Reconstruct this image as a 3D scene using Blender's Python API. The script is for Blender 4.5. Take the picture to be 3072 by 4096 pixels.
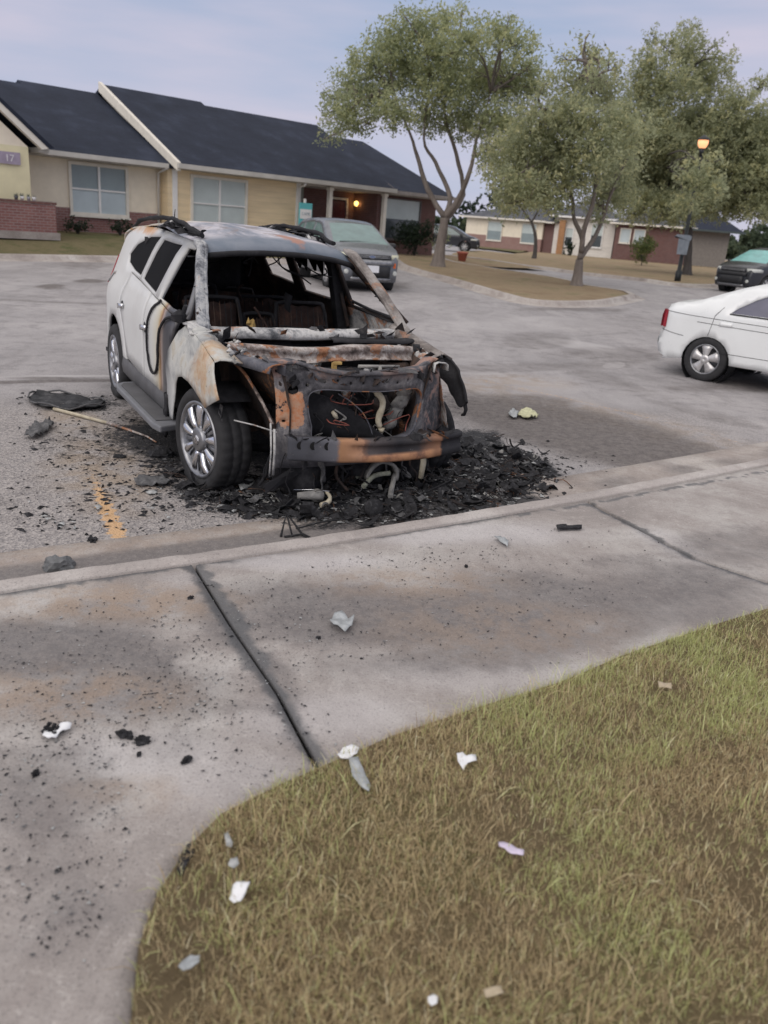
import bpy, bmesh, math, random
import numpy as np
from mathutils import Vector, Matrix, noise
from mathutils.geometry import delaunay_2d_cdt
random.seed(7); rng = np.random.default_rng(7)
sc = bpy.context.scene
for o in list(bpy.data.objects): bpy.data.objects.remove(o)

# ---------------------------------------------------------------- camera
F_PX, PITCH, ROLL, CAM_H = 3271.1, math.radians(19.4), math.radians(4.55), 1.884
cF = Vector((0, math.cos(PITCH), -math.sin(PITCH)))
u0 = Vector((0, math.sin(PITCH), math.cos(PITCH))); r0 = Vector((1, 0, 0))
cR = r0*math.cos(ROLL) + u0*math.sin(ROLL)
cU = -r0*math.sin(ROLL) + u0*math.cos(ROLL)
CAM = Vector((0, 0, CAM_H))
cam = bpy.data.cameras.new('camera'); camo = bpy.data.objects.new('camera', cam)
sc.collection.objects.link(camo); sc.camera = camo
cam.sensor_fit = 'VERTICAL'; cam.sensor_height = 36.0; cam.lens = 36.0*F_PX/4096
cam.clip_start = 0.05; cam.clip_end = 3000
mw = Matrix((cR, cU, -cF)).transposed().to_4x4(); mw.translation = CAM
camo.matrix_world = mw
cam.dof.use_dof = True; cam.dof.focus_distance = 5.6; cam.dof.aperture_fstop = 2.2

# ---------------------------------------------------------------- world: dusk overcast
SUN_EL, SUN_AZ = math.radians(32), math.radians(215)     # azimuth measured clockwise from +Y
w = bpy.data.worlds.new('World'); sc.world = w; w.use_nodes = True
nt = w.node_tree; N = nt.nodes; L = nt.links; N.clear()
out = N.new('ShaderNodeOutputWorld'); bg = N.new('ShaderNodeBackground'); L.new(bg.outputs[0], out.inputs[0])
sky = N.new('ShaderNodeTexSky'); sky.sky_type = 'NISHITA'; sky.sun_disc = False
sky.sun_elevation = SUN_EL; sky.sun_rotation = SUN_AZ
tc = N.new('ShaderNodeTexCoord'); sx = N.new('ShaderNodeSeparateXYZ'); L.new(tc.outputs['Generated'], sx.inputs[0])
cr = N.new('ShaderNodeValToRGB'); e = cr.color_ramp
L.new(sx.outputs['Z'], cr.inputs[0])
stops = [(0.0, (.41, .43, .55)), (.06, (.40, .43, .56)), (.16, (.345, .395, .53)), (.26, (.30, .365, .51)), (.45, (.58, .575, .61)), (1.0, (1.08, 1.02, .99))]
while len(e.elements) < len(stops): e.elements.new(.5)
for el, (p, c) in zip(e.elements, stops): el.position = p; el.color = (*c, 1)
mp = N.new('ShaderNodeMapping'); mp.inputs['Scale'].default_value = (1.2, 1.2, 7); L.new(tc.outputs['Generated'], mp.inputs[0])
nz = N.new('ShaderNodeTexNoise'); nz.inputs['Scale'].default_value = 2.2; nz.inputs['Detail'].default_value = 5; L.new(mp.outputs[0], nz.inputs[0])
mr = N.new('ShaderNodeMapRange'); mr.inputs[1].default_value = .38; mr.inputs[2].default_value = .68; L.new(nz.outputs[0], mr.inputs[0])
mxc = N.new('ShaderNodeMixRGB'); mxc.inputs[2].default_value = (.54, .49, .58, 1)
sc1 = N.new('ShaderNodeMath'); sc1.operation = 'MULTIPLY'; sc1.inputs[1].default_value = .8; L.new(mr.outputs[0], sc1.inputs[0])
cz = N.new('ShaderNodeMapRange'); cz.inputs[1].default_value = .45; cz.inputs[2].default_value = .25; L.new(sx.outputs['Z'], cz.inputs[0])
sc2 = N.new('ShaderNodeMath'); sc2.operation = 'MULTIPLY'; L.new(sc1.outputs[0], sc2.inputs[0]); L.new(cz.outputs[0], sc2.inputs[1])
L.new(sc2.outputs[0], mxc.inputs[0]); L.new(cr.outputs[0], mxc.inputs[1])
mul = N.new('ShaderNodeVectorMath'); mul.operation = 'SCALE'; mul.inputs['Scale'].default_value = 11.5; L.new(mxc.outputs[0], mul.inputs[0])
mx = N.new('ShaderNodeMixRGB'); mx.inputs[0].default_value = .93; L.new(sky.outputs[0], mx.inputs[1]); L.new(mul.outputs[0], mx.inputs[2])
L.new(mx.outputs[0], bg.inputs[0]); bg.inputs[1].default_value = .1

sl = bpy.data.lights.new('sun', 'SUN'); sl.energy = 1.2; sl.angle = math.radians(50); sl.color = (1, .93, .86)
so = bpy.data.objects.new('sun', sl); sc.collection.objects.link(so)
sd = Vector((math.sin(SUN_AZ)*math.cos(SUN_EL), math.cos(SUN_AZ)*math.cos(SUN_EL), math.sin(SUN_EL)))
so.rotation_euler = sd.to_track_quat('Z', 'Y').to_euler()
sc.view_settings.view_transform = 'Standard'; sc.view_settings.look = 'None'
sc.view_settings.exposure = 0.12; sc.view_settings.gamma = 1; sc.view_settings.use_curve_mapping = False
sc.cycles.max_bounces = 6

# ---------------------------------------------------------------- terrain and pixel rays
FM, FB = .988, 38.083                   # front wall line of the long house: y = FM x + FB
FH = math.hypot(1, FM)
def sstep(a, b, x):
    t = np.clip((np.asarray(x, float)-a)/(b-a), 0, 1); return t*t*(3-2*t)
def H(x, y):
    x = np.asarray(x, float); y = np.asarray(y, float)
    base = .02*np.clip(y-12, 0, 20)
    s = (FM*x - y + FB)/FH               # metres in front of the house
    along = (x+FM*(y-FB))/FH
    amp = .5 - .36*sstep(-15, 2, along)
    front = 1-sstep(.8, 5.0, s)
    return base + amp*front*sstep(9, 4, along)
def ray(px, py):
    u, v = px*3072/1659, py*4096/2212
    return cF + cR*((u-1536)/F_PX) - cU*((v-2048)/F_PX)
def hitz(px, py, z=0):
    d = ray(px, py); return CAM + d*((z-CAM.z)/d.z)
def G(px, py, dz=0):
    """point of the terrain (plus dz) seen at a photo position"""
    z = dz
    for _ in range(60):
        p = hitz(px, py, z); zn = float(H(p.x, p.y))+dz
        z += (zn-z)*.5
    return hitz(px, py, z)
def aty(px, py, y):
    d = ray(px, py); return CAM + d*(y/d.y)

# ---------------------------------------------------------------- mesh helpers
COL = sc.collection
class MB:
    def __init__(s): s.v = []; s.f = []; s.sm = []
    def add(s, vs, fs, smooth=False):
        b = len(s.v); s.v += [tuple(v) for v in vs]
        s.f += [tuple(b+i for i in f) for f in fs]; s.sm += [smooth]*len(fs); return s
    def box(s, c, size, rot=0, M=None):
        x, y, z = [d/2 for d in size]
        vs = [Vector((a*x, b*y, d*z)) for a in (-1, 1) for b in (-1, 1) for d in (-1, 1)]
        if M is None: M = Matrix.Rotation(rot, 3, 'Z')
        vs = [M@v + Vector(c) for v in vs]
        return s.add(vs, [(0, 1, 3, 2), (4, 6, 7, 5), (0, 4, 5, 1), (2, 3, 7, 6), (0, 2, 6, 4), (1, 5, 7, 3)])
    def bar(s, a, b, w, h, up=(0, 0, 1), w2=None, h2=None):
        a, b = Vector(a), Vector(b); d = (b-a).normalized(); up = Vector(up)
        x = d.cross(up)
        if x.length < 1e-4: x = d.cross(Vector((1, 0, 0)))
        x.normalize(); y = x.cross(d)
        w2 = w if w2 is None else w2; h2 = h if h2 is None else h2
        vs = [a+x*w*i/2+y*h*j/2 for i, j in ((-1, -1), (1, -1), (1, 1), (-1, 1))] + [b+x*w2*i/2+y*h2*j/2 for i, j in ((-1, -1), (1, -1), (1, 1), (-1, 1))]
        return s.add(vs, [(0, 3, 2, 1), (4, 5, 6, 7), (0, 1, 5, 4), (1, 2, 6, 5), (2, 3, 7, 6), (3, 0, 4, 7)])
    def tube(s, pts, r, n=8, caps=True, smooth=True, squash=1):
        pts = [Vector(p) for p in pts]; rs = r if isinstance(r, (list, tuple)) else [r]*len(pts)
        vs = []; prev = None
        for i, p in enumerate(pts):
            t = (pts[min(i+1, len(pts)-1)]-pts[max(i-1, 0)])
            t = t.normalized() if t.length > 1e-9 else Vector((0, 0, 1))
            if prev is None:
                x = t.cross(Vector((0, 0, 1)));
                if x.length < .1: x = t.cross(Vector((1, 0, 0)))
            else: x = prev - t*prev.dot(t)
            x.normalize(); prev = x; y = t.cross(x)
            for k in range(n):
                a = 2*math.pi*k/n; vs.append(p + x*math.cos(a)*rs[i] + y*math.sin(a)*rs[i]*squash)
        fs = [(i*n+k, i*n+(k+1) % n, (i+1)*n+(k+1) % n, (i+1)*n+k) for i in range(len(pts)-1) for k in range(n)]
        s.add(vs, fs, smooth)
        if caps:
            b = len(s.v)-len(vs); s.f += [tuple(b+k for k in range(n))[::-1], tuple(b+(len(pts)-1)*n+k for k in range(n))]; s.sm += [False]*2
        return s
    def grid(s, P, smooth=True, flip=False, closed=False):
        n, m = len(P), len(P[0]); vs = [p for row in P for p in row]; fs = []
        for i in range(n-1):
            for j in range(m if closed else m-1):
                q = (i*m+j, i*m+(j+1) % m, (i+1)*m+(j+1) % m, (i+1)*m+j); fs.append(q[::-1] if flip else q)
        return s.add(vs, fs, smooth)
    def lathe(s, prof, c, axis='Y', n=32, smooth=True, flat=None):
        """prof: list of (radius, offset along axis)"""
        P = []
        for r, o in prof:
            row = []
            for k in range(n):
                a = 2*math.pi*k/n; x, z = r*math.cos(a), r*math.sin(a)
                if flat is not None and z < flat: z = flat + (z-flat)*.15
                v = {'Y': (x, o, z), 'Z': (x, z, o), 'X': (o, x, z)}[axis]
                row.append(Vector(v)+Vector(c))
            P.append(row)
        return s.grid(P, smooth, closed=True)
    def prism(s, poly, fn0, fn1):
        """poly 2D list, fn0/fn1 map to 3D for both caps (convex or simple polygon)"""
        n = len(poly); vs = [fn0(*p) for p in poly]+[fn1(*p) for p in poly]
        return s.add(vs, [tuple(range(n))[::-1], tuple(range(n, 2*n))]+[(i, (i+1) % n, n+(i+1) % n, n+i) for i in range(n)])
    def build(s, name, m=None, parent=None, solid=None, off=-1, bevel=None, rough=None):
        me = bpy.data.meshes.new(name); me.from_pydata(s.v, [], s.f)
        me.polygons.foreach_set('use_smooth', s.sm); me.update()
        o = bpy.data.objects.new(name, me); COL.objects.link(o)
        if m is not None: me.materials.append(m)
        if parent is not None: o.parent = parent
        if rough:
            amp, scl = rough
            for v in me.vertices:
                n_ = noise.noise_vector(v.co*scl); v.co += n_*amp
        if solid:
            md = o.modifiers.new('solid', 'SOLIDIFY'); md.thickness = solid; md.offset = off
        if bevel:
            md = o.modifiers.new('bevel', 'BEVEL'); md.width = bevel; md.segments = 2; md.limit_method = 'ANGLE'
        return o
def tag(o, label=None, cat=None, group=None, kind=None):
    if label: o['label'] = label
    if cat: o['category'] = cat
    if group: o['group'] = group
    if kind: o['kind'] = kind
    return o
def empty(name, loc, rz=0, label=None, cat=None, group=None):
    o = bpy.data.objects.new(name, None); COL.objects.link(o); o.location = loc; o.rotation_euler = (0, 0, rz)
    o.empty_display_size = .2
    return tag(o, label, cat, group)
def inpoly(P, poly):
    x, y = P[:, 0], P[:, 1]; r = np.zeros(len(P), bool); n = len(poly); j = n-1
    for i in range(n):
        xi, yi = poly[i]; xj, yj = poly[j]
        c = ((yi > y) != (yj > y)) & (x < (xj-xi)*(y-yi)/((yj-yi) if yj != yi else 1e-12)+xi)
        r ^= c; j = i
    return r
def polydist(P, poly):
    d = np.full(len(P), 1e9); n = len(poly)
    for i in range(n):
        a = np.array(poly[i], float); b = np.array(poly[(i+1) % n], float); ab = b-a
        t = np.clip(((P-a)@ab)/max(ab@ab, 1e-12), 0, 1); q = a+t[:, None]*ab
        d = np.minimum(d, np.hypot(*(P-q).T))
    return d
def dens(poly, step):
    out_ = []
    for i in range(len(poly)):
        a = Vector(poly[i]); b = Vector(poly[(i+1) % len(poly)]); n = max(1, int((b-a).length/step))
        out_ += [tuple(a+(b-a)*k/n) for k in range(n)]
    return out_
def spl(pts, n=6, closed=False):
    """Catmull-Rom through points of any dimension"""
    P = [np.array(p, float) for p in pts]; m = len(P); res = []
    for i in range(m if closed else m-1):
        if closed: p0, p1, p2, p3 = P[(i-1) % m], P[i], P[(i+1) % m], P[(i+2) % m]
        else: p0, p1, p2, p3 = P[max(i-1, 0)], P[i], P[i+1], P[min(i+2, m-1)]
        for k in range(n):
            t = k/n; res.append(tuple(.5*((2*p1)+(-p0+p2)*t+(2*p0-5*p1+4*p2-p3)*t*t+(-p0+3*p1-3*p2+p3)*t**3)))
    if not closed: res.append(tuple(P[-1]))
    return res
def cdt(poly, holes=(), step=.08, jit=.15):
    """triangulate polygon with holes and interior points -> verts2d, tris"""
    loops = [dens(poly, step)]+[dens(h, step) for h in holes]
    vs = []; es = []
    for lp in loops:
        b = len(vs); vs += lp; es += [(b+i, b+(i+1) % len(lp)) for i in range(len(lp))]
    arr = np.array(poly); x0, y0 = arr.min(0); x1, y1 = arr.max(0)
    gx, gy = np.meshgrid(np.arange(x0+step/2, x1, step), np.arange(y0+step/2, y1, step))
    I = np.c_[gx.ravel(), gy.ravel()]; I += rng.uniform(-jit, jit, I.shape)*step
    ok = inpoly(I, loops[0]) & (polydist(I, loops[0]) > step*.45)
    for h in loops[1:]: ok &= ~inpoly(I, h) & (polydist(I, h) > step*.45)
    vs += [tuple(p) for p in I[ok]]
    r = delaunay_2d_cdt([Vector(v) for v in vs], es, [], 0, 1e-6)
    V = np.array([tuple(v) for v in r[0]]); T = np.array([f for f in r[2]])
    Cn = V[T].mean(1); k = inpoly(Cn, loops[0])
    for h in loops[1:]: k &= ~inpoly(Cn, h)
    return V, T[k]
def panel(name, poly, fn, m, parent=None, holes=(), step=.08, solid=None, off=-1, rough=None, smooth=True, flip=False):
    V, T = cdt(poly, holes, step)
    b = MB(); b.add([fn(x, y) for x, y in V], [tuple(int(i) for i in (t[::-1] if flip else t)) for t in T], smooth)
    return b.build(name, m, parent, solid=solid, off=off, rough=rough)
def setattr_f(o, nm, vals):
    a = o.data.attributes.new(nm, 'FLOAT', 'POINT'); a.data.foreach_set('value', np.ascontiguousarray(vals, dtype=np.float32))
def copy_tree(o, parent=None):
    c = o.copy(); COL.objects.link(c)
    if parent is not None: c.parent = parent
    for ch in list(o.children): copy_tree(ch, c)
    return c

# ---------------------------------------------------------------- materials
class MT:
    def __init__(s, name, rough=.7, metal=0, spec=.5):
        s.m = bpy.data.materials.new(name); s.m.use_nodes = True; s.t = s.m.node_tree; s.N = s.t.nodes; s.L = s.t.links
        s.b = s.N['Principled BSDF']; s.b.inputs['Roughness'].default_value = rough; s.b.inputs['Metallic'].default_value = metal
        s.b.inputs['Specular IOR Level'].default_value = spec
        s.tc = s.N.new('ShaderNodeTexCoord')
    def put(s, sock, v):
        if hasattr(v, 'is_linked') or hasattr(v, 'links'): s.L.new(v, sock)
        else:
            if isinstance(v, (tuple, list)) and len(v) == 3 and sock.type == 'RGBA': v = (*v, 1)
            sock.default_value = v
    def noise(s, scale=5, detail=6, rough=.6, vec=None, stretch=None, dist=0):
        n = s.N.new('ShaderNodeTexNoise'); n.inputs['Scale'].default_value = scale; n.inputs['Detail'].default_value = detail
        n.inputs['Roughness'].default_value = rough; n.inputs['Distortion'].default_value = dist
        v = vec or s.tc.outputs['Object']
        if stretch:
            mp_ = s.N.new('ShaderNodeMapping'); mp_.inputs['Scale'].default_value = stretch; s.L.new(v, mp_.inputs[0]); v = mp_.outputs[0]
        s.L.new(v, n.inputs['Vector']); return n.outputs[0]
    def vor(s, scale=5, feat='F1', out='Distance', vec=None):
        n = s.N.new('ShaderNodeTexVoronoi'); n.feature = feat; n.inputs['Scale'].default_value = scale
        s.L.new(vec or s.tc.outputs['Object'], n.inputs['Vector']); return n.outputs[out]
    def ss(s, v, a, b):
        n = s.N.new('ShaderNodeMapRange'); n.interpolation_type = 'SMOOTHSTEP'
        s.L.new(v, n.inputs[0]); n.inputs[1].default_value = a; n.inputs[2].default_value = b; return n.outputs[0]
    def math(s, op, a, b=0.0):
        n = s.N.new('ShaderNodeMath'); n.operation = op; s.put(n.inputs[0], a); s.put(n.inputs[1], b); return n.outputs[0]
    def mix(s, f, a, b, mode='MIX'):
        n = s.N.new('ShaderNodeMixRGB'); n.blend_type = mode; s.put(n.inputs[0], f); s.put(n.inputs[1], a); s.put(n.inputs[2], b); return n.outputs[0]
    def ramp(s, v, stops):
        n = s.N.new('ShaderNodeValToRGB'); e_ = n.color_ramp
        while len(e_.elements) < len(stops): e_.elements.new(.5)
        for el, (p, c) in zip(e_.elements, stops): el.position = p; el.color = (*c, 1)
        s.L.new(v, n.inputs[0]); return n.outputs[0]
    def attr(s, nm, out='Fac'):
        n = s.N.new('ShaderNodeAttribute'); n.attribute_name = nm; return n.outputs[out]
    def pos(s, ax, src='Object'):
        n = s.N.new('ShaderNodeSeparateXYZ'); s.L.new(s.tc.outputs[src], n.inputs[0]); return n.outputs[ax]
    def col(s, v): s.put(s.b.inputs['Base Color'], v); return s
    def set(s, k, v): s.put(s.b.inputs[k], v); return s
    def bump(s, v, strength=.5, dist=.01):
        n = s.N.new('ShaderNodeBump'); n.inputs['Strength'].default_value = strength; n.inputs['Distance'].default_value = dist
        s.L.new(v, n.inputs['Height']); s.L.new(n.outputs[0], s.b.inputs['Normal']); return s
def simple(name, c, rough=.7, metal=0, var=.15, scale=6, bump=0, spec=.5):
    t = MT(name, rough, metal, spec); n = t.noise(scale, 5)
    t.col(t.ramp(n, [(.3, tuple(x*(1-var) for x in c)), (.7, tuple(x*(1+var) for x in c))]))
    if bump: t.bump(n, bump, .01)
    return t.m
# ---------------------------------------------------------------- stain and tone masks (world-space shapes)
SZ = [None]
def GS(px, py): return G(px, py) if SZ[0] is None else hitz(px, py, SZ[0])
def EL(px, py, rx, ry, st=1, soft=.5, rot=0):
    """ellipse lying on the terrain, given by where its centre and radii are seen"""
    c = GS(px, py); ca, sa = math.cos(math.radians(rot)), math.sin(math.radians(rot))
    a = GS(px+rx*ca, py+rx*sa)-c; b = GS(px-ry*sa, py+ry*ca)-c
    return (np.array([c.x, c.y]), np.linalg.inv(np.array([[a.x, b.x], [a.y, b.y]])), st, soft)
def mask(els, X, Y, warp=.0, ws=1.0):
    P = np.c_[X, Y]
    if warp:
        W_ = np.array([noise.noise_vector(Vector((x*ws, y*ws, 3.3)))[:2] for x, y in P]); P = P+W_*warp
    m = np.zeros(len(P))
    for c, Mi, st, soft in els:
        q = np.hypot(*((P-c)@Mi.T).T); m = np.maximum(m, st*(1-sstep(1-soft, 1+soft, q)))
    return m
def band(pts, wd, X, Y, st=1):
    P = np.c_[X, Y]; d = np.full(len(P), 1e9)
    q = [np.array(GS(*p)[:2]) for p in pts]
    for a, b in zip(q[:-1], q[1:]):
        ab = b-a; t = np.clip(((P-a)@ab)/(ab@ab), 0, 1); d = np.minimum(d, np.hypot(*(P-(a+t[:, None]*ab)).T))
    return st*(1-sstep(wd*.4, wd, d))

# ---------------------------------------------------------------- ground materials
def asphalt_mat():
    t = MT('weathered_asphalt', .85, spec=.3)
    big = t.noise(.5, 5, .6); mid = t.noise(3.5, 6, .65); fine = t.noise(60, 4, .7)
    spk = t.vor(75)
    c = t.ramp(big, [(.3, (.27, .26, .265)), (.5, (.345, .33, .335)), (.7, (.42, .40, .40))])
    c = t.mix(t.math('MULTIPLY', t.ss(mid, .45, .7), .8), c, (.225, .215, .22)); wd = t.noise(1.3, 6, .65, stretch=(1, .35, 1), dist=.8); c = t.mix(t.math('MULTIPLY', t.ss(wd, .52, .66), .45), c, (.20, .19, .195)); c = t.mix(t.math('MULTIPLY', t.ss(wd, .46, .34), .4), c, (.47, .45, .45))
    agg = t.attr('coarse')
    stone = t.ramp(t.vor(75, out='Color'), [(.2, (.12, .11, .11)), (.5, (.30, .27, .255)), (.8, (.46, .42, .39))])
    c = t.mix(t.math('MULTIPLY', agg, .62), c, stone)
    c = t.mix(t.math('MULTIPLY', t.ss(fine, .5, .7), .5), c, (.10, .10, .105)); c = t.mix(t.math('MULTIPLY', t.ss(fine, .44, .28), .35), c, (.60, .58, .56))
    tan = t.math('MULTIPLY', t.attr('tan'), t.ss(mid, .35, .6)); c = t.mix(t.math('MULTIPLY', tan, .6), c, (.36, .27, .18))
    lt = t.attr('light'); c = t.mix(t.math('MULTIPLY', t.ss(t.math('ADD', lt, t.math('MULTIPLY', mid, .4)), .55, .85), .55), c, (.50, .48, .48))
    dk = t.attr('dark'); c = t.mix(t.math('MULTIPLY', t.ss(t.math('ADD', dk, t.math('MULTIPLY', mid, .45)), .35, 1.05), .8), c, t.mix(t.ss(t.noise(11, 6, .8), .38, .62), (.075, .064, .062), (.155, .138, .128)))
    so_ = t.attr('soot'); n2 = t.noise(7, 8, .75); n3 = t.noise(28, 6, .8)
    v = t.math('ADD', so_, t.math('MULTIPLY', t.math('SUBTRACT', n2, .5), 1.1)); v = t.math('ADD', v, t.math('MULTIPLY', t.math('SUBTRACT', n3, .5), .9))
    sm = t.ss(v, .42, .72); ash = t.ramp(t.noise(45, 5, .8), [(.4, (.012, .013, .016)), (.62, (.035, .037, .042)), (.75, (.14, .14, .15))])
    c = t.mix(t.math('MULTIPLY', sm, .96), c, ash)
    ln = t.attr('paint'); pm = t.ss(t.math('ADD', ln, t.math('MULTIPLY', t.math('SUBTRACT', n3, .5), 1.3)), .45, .65)
    c = t.mix(t.math('MULTIPLY', pm, .8), c, (.64, .40, .20))
    t.col(c); bh = t.math('ADD', t.math('MULTIPLY', spk, t.math('ADD', agg, .3)), t.math('MULTIPLY', n3, sm))
    t.bump(bh, .55, .012); return t.m
def concrete_mat(name='stained_concrete', tint=(1, 1, 1)):
    t = MT(name, .8, spec=.35)
    big = t.noise(1.1, 6, .62, dist=.6); mid = t.noise(7, 7, .7); fine = t.noise(90, 4, .7); sp = t.noise(38, 6, .85)
    T = lambda a: tuple(x*y for x, y in zip(a, tint))
    c = t.ramp(big, [(.32, T((.235, .21, .197))), (.48, T((.35, .318, .30))), (.60, T((.435, .41, .39))), (.72, T((.51, .49, .475)))])
    c = t.mix(t.math('MULTIPLY', t.ss(mid, .48, .68), .45), c, T((.27, .235, .22))); m3 = t.noise(24, 6, .75); c = t.mix(t.math('MULTIPLY', t.ss(m3, .52, .66), .35), c, T((.24, .215, .205))); c = t.mix(t.math('MULTIPLY', t.ss(m3, .45, .32), .35), c, T((.60, .56, .53)))
    lt = t.attr('light'); c = t.mix(t.math('MULTIPLY', lt, .6), c, T((.60, .58, .59)))
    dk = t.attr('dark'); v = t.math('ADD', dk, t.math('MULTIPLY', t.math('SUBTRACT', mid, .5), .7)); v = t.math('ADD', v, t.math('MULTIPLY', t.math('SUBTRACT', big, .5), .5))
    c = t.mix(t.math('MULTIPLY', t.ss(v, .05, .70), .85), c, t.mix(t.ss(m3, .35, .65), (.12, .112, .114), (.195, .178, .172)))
    rs = t.attr('tan'); c = t.mix(t.math('MULTIPLY', t.math('MULTIPLY', rs, t.ss(mid, .36, .58)), .6), c, (.38, .28, .20))
    so_ = t.attr('soot'); v2 = t.math('ADD', so_, t.math('MULTIPLY', t.math('SUBTRACT', sp, .5), 1.6)); v2 = t.math('ADD', v2, t.math('MULTIPLY', t.math('SUBTRACT', mid, .5), .6))
    c = t.mix(t.math('MULTIPLY', t.ss(v2, .5, .8), .9), c, (.028, .028, .032))
    jn = t.attr('joint'); c = t.mix(t.math('MULTIPLY', t.ss(t.math('ADD', jn, t.math('MULTIPLY', t.math('SUBTRACT', m3, .5), .8)), .25, .75), .8), c, (.10, .105, .112))
    g2 = t.noise(150, 3, .6); c = t.mix(t.math('MULTIPLY', t.ss(fine, .54, .68), .55), c, (.11, .10, .10)); c = t.mix(t.math('MULTIPLY', t.ss(g2, .55, .7), .35), c, (.10, .095, .095))
    c = t.mix(t.math('MULTIPLY', t.ss(fine, .42, .25), .3), c, (.7, .68, .67))
    t.col(c); t.bump(t.math('ADD', fine, t.math('ADD', m3, t.math('MULTIPLY', mid, .6))), .55, .008); return t.m
def lawn_mat(name, a, b, c_):
    t = MT(name, .95, spec=.1); n = t.noise(.7, 6, .65); n2 = t.noise(22, 6, .8)
    c = t.ramp(n, [(.35, a), (.52, b), (.66, c_)]); c = t.mix(t.math('MULTIPLY', t.ss(n2, .45, .7), .5), c, tuple(x*.45 for x in b))
    t.col(c); t.bump(n2, .9, .05); return t.m
M_ASPH = asphalt_mat(); M_CONC = concrete_mat(); M_KERB = concrete_mat('kerb_concrete', (1.02, 1.0, .98))
M_DRY = lawn_mat('dry_lawn', (.27, .20, .13), (.34, .265, .175), (.22, .20, .11))
M_GREEN = lawn_mat('green_lawn', (.12, .125, .06), (.20, .17, .10), (.09, .11, .045))
M_SOIL = lawn_mat('lawn_soil', (.17, .13, .08), (.22, .17, .10), (.16, .155, .07))
M_DIRT = simple('joint_dirt', (.045, .04, .035), .95, var=.4, scale=30)

# ---------------------------------------------------------------- ground sheet
def axis(lo, a, b, hi, fine, grow):
    xs = list(np.arange(a, b, fine)); s_ = fine; x = xs[-1]
    while x < hi: s_ *= grow; x += s_; xs.append(x)
    s_ = fine; x = a; l = []
    while x > lo: s_ *= grow; x -= s_; l.append(x)
    return np.array(l[::-1]+xs)
gx = axis(-900, -4.5, 5.5, 900, .055, 1.055); gy = axis(-60, 3.2, 13.5, 1800, .055, 1.05)
GX, GY = np.meshgrid(gx, gy); X, Y = GX.ravel(), GY.ravel()
n_, m_ = len(gy), len(gx)
idx = np.arange(n_*m_).reshape(n_, m_)
Z = H(X, Y)
me = bpy.data.meshes.new('parking_lot')
F = np.stack([idx[:-1, :-1], idx[:-1, 1:], idx[1:, 1:], idx[1:, :-1]], -1).reshape(-1, 4)
me.from_pydata(np.c_[X, Y, Z].tolist(), [], F.tolist()); me.polygons.foreach_set('use_smooth', [True]*len(F))
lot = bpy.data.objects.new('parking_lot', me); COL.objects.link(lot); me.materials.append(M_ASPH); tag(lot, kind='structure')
near = (X > -14) & (X < 14) & (Y > 2) & (Y < 36); Xn, Yn = X[near], Y[near]
def setn(nm, v): a = np.zeros(len(X)); a[near] = v; setattr_f(lot, nm, a)
soot = mask([EL(800, 1070, 330, 62, 1.05, .4), EL(1080, 1015, 120, 62, 1.1, .35), EL(540, 1060, 170, 48, .75, .5), EL(420, 1000, 90, 60, .62, .5),
             EL(250, 960, 190, 60, .46, .5), EL(180, 870, 130, 28, .55, .5), EL(310, 905, 60, 40, .55, .5), EL(560, 940, 320, 90, .8, .4), EL(700, 860, 300, 90, .7, .5), EL(1010, 960, 110, 50, .8, .5), EL(1180, 1020, 70, 45, .45, .7), EL(1100, 960, 120, 40, .4, .7), EL(200, 1090, 190, 50, .25, .6)], Xn, Yn, .14, 1.4)
setn('soot', soot)
Wc = lambda x, y: np.array([x, y])
def wel(cx, cy, ax, ay, bx, by, st=1, soft=.5): return (np.array([cx, cy]), np.linalg.inv(np.array([[ax, bx], [ay, by]])), st, soft)
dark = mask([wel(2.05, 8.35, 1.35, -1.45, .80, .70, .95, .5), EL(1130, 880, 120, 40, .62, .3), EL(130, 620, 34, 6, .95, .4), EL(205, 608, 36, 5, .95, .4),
             EL(180, 600-28, 60, 10, .5), EL(150, 640, 150, 5, .3), EL(110, 815, 125, 5, .6, .6), EL(60, 960, 60, 60, .2), EL(1160, 735, 90, 22, .42, .25), EL(1330, 762, 150, 16, .45, .5), EL(790, 617, 95, 14, .75, .6),  # last ellipse darkens the lot beneath the parked grey suv
             EL(1600, 830, 110, 14, .7, .6), EL(1500, 840, 60, 10, .5, .6), EL(1240, 668, 120, 5, .6, .6), EL(1400, 700, 260, 34, .33, .6), EL(1300, 820, 200, 14, .4, .6, 14), EL(1520, 895, 150, 14, .42, .6, 14), EL(20, 1060, 60, 70, .25)], Xn, Yn, .25, .5)  # first two ellipses darken the lot along the white sedan
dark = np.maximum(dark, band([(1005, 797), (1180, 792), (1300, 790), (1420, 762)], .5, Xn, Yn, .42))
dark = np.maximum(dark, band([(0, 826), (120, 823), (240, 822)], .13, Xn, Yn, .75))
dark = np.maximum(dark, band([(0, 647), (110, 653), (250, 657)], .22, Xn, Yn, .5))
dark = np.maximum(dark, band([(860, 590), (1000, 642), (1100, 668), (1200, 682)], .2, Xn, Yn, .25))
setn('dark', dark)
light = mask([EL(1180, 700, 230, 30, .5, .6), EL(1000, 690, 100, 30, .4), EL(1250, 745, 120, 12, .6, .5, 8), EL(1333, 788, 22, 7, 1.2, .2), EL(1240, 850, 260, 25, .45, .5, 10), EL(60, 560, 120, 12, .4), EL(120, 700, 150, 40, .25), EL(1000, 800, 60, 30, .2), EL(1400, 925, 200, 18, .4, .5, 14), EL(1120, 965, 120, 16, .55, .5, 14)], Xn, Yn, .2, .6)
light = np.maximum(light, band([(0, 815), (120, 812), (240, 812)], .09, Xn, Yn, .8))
light = np.maximum(light, band([(0, 655), (110, 661), (250, 664)], .12, Xn, Yn, .5))
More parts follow.
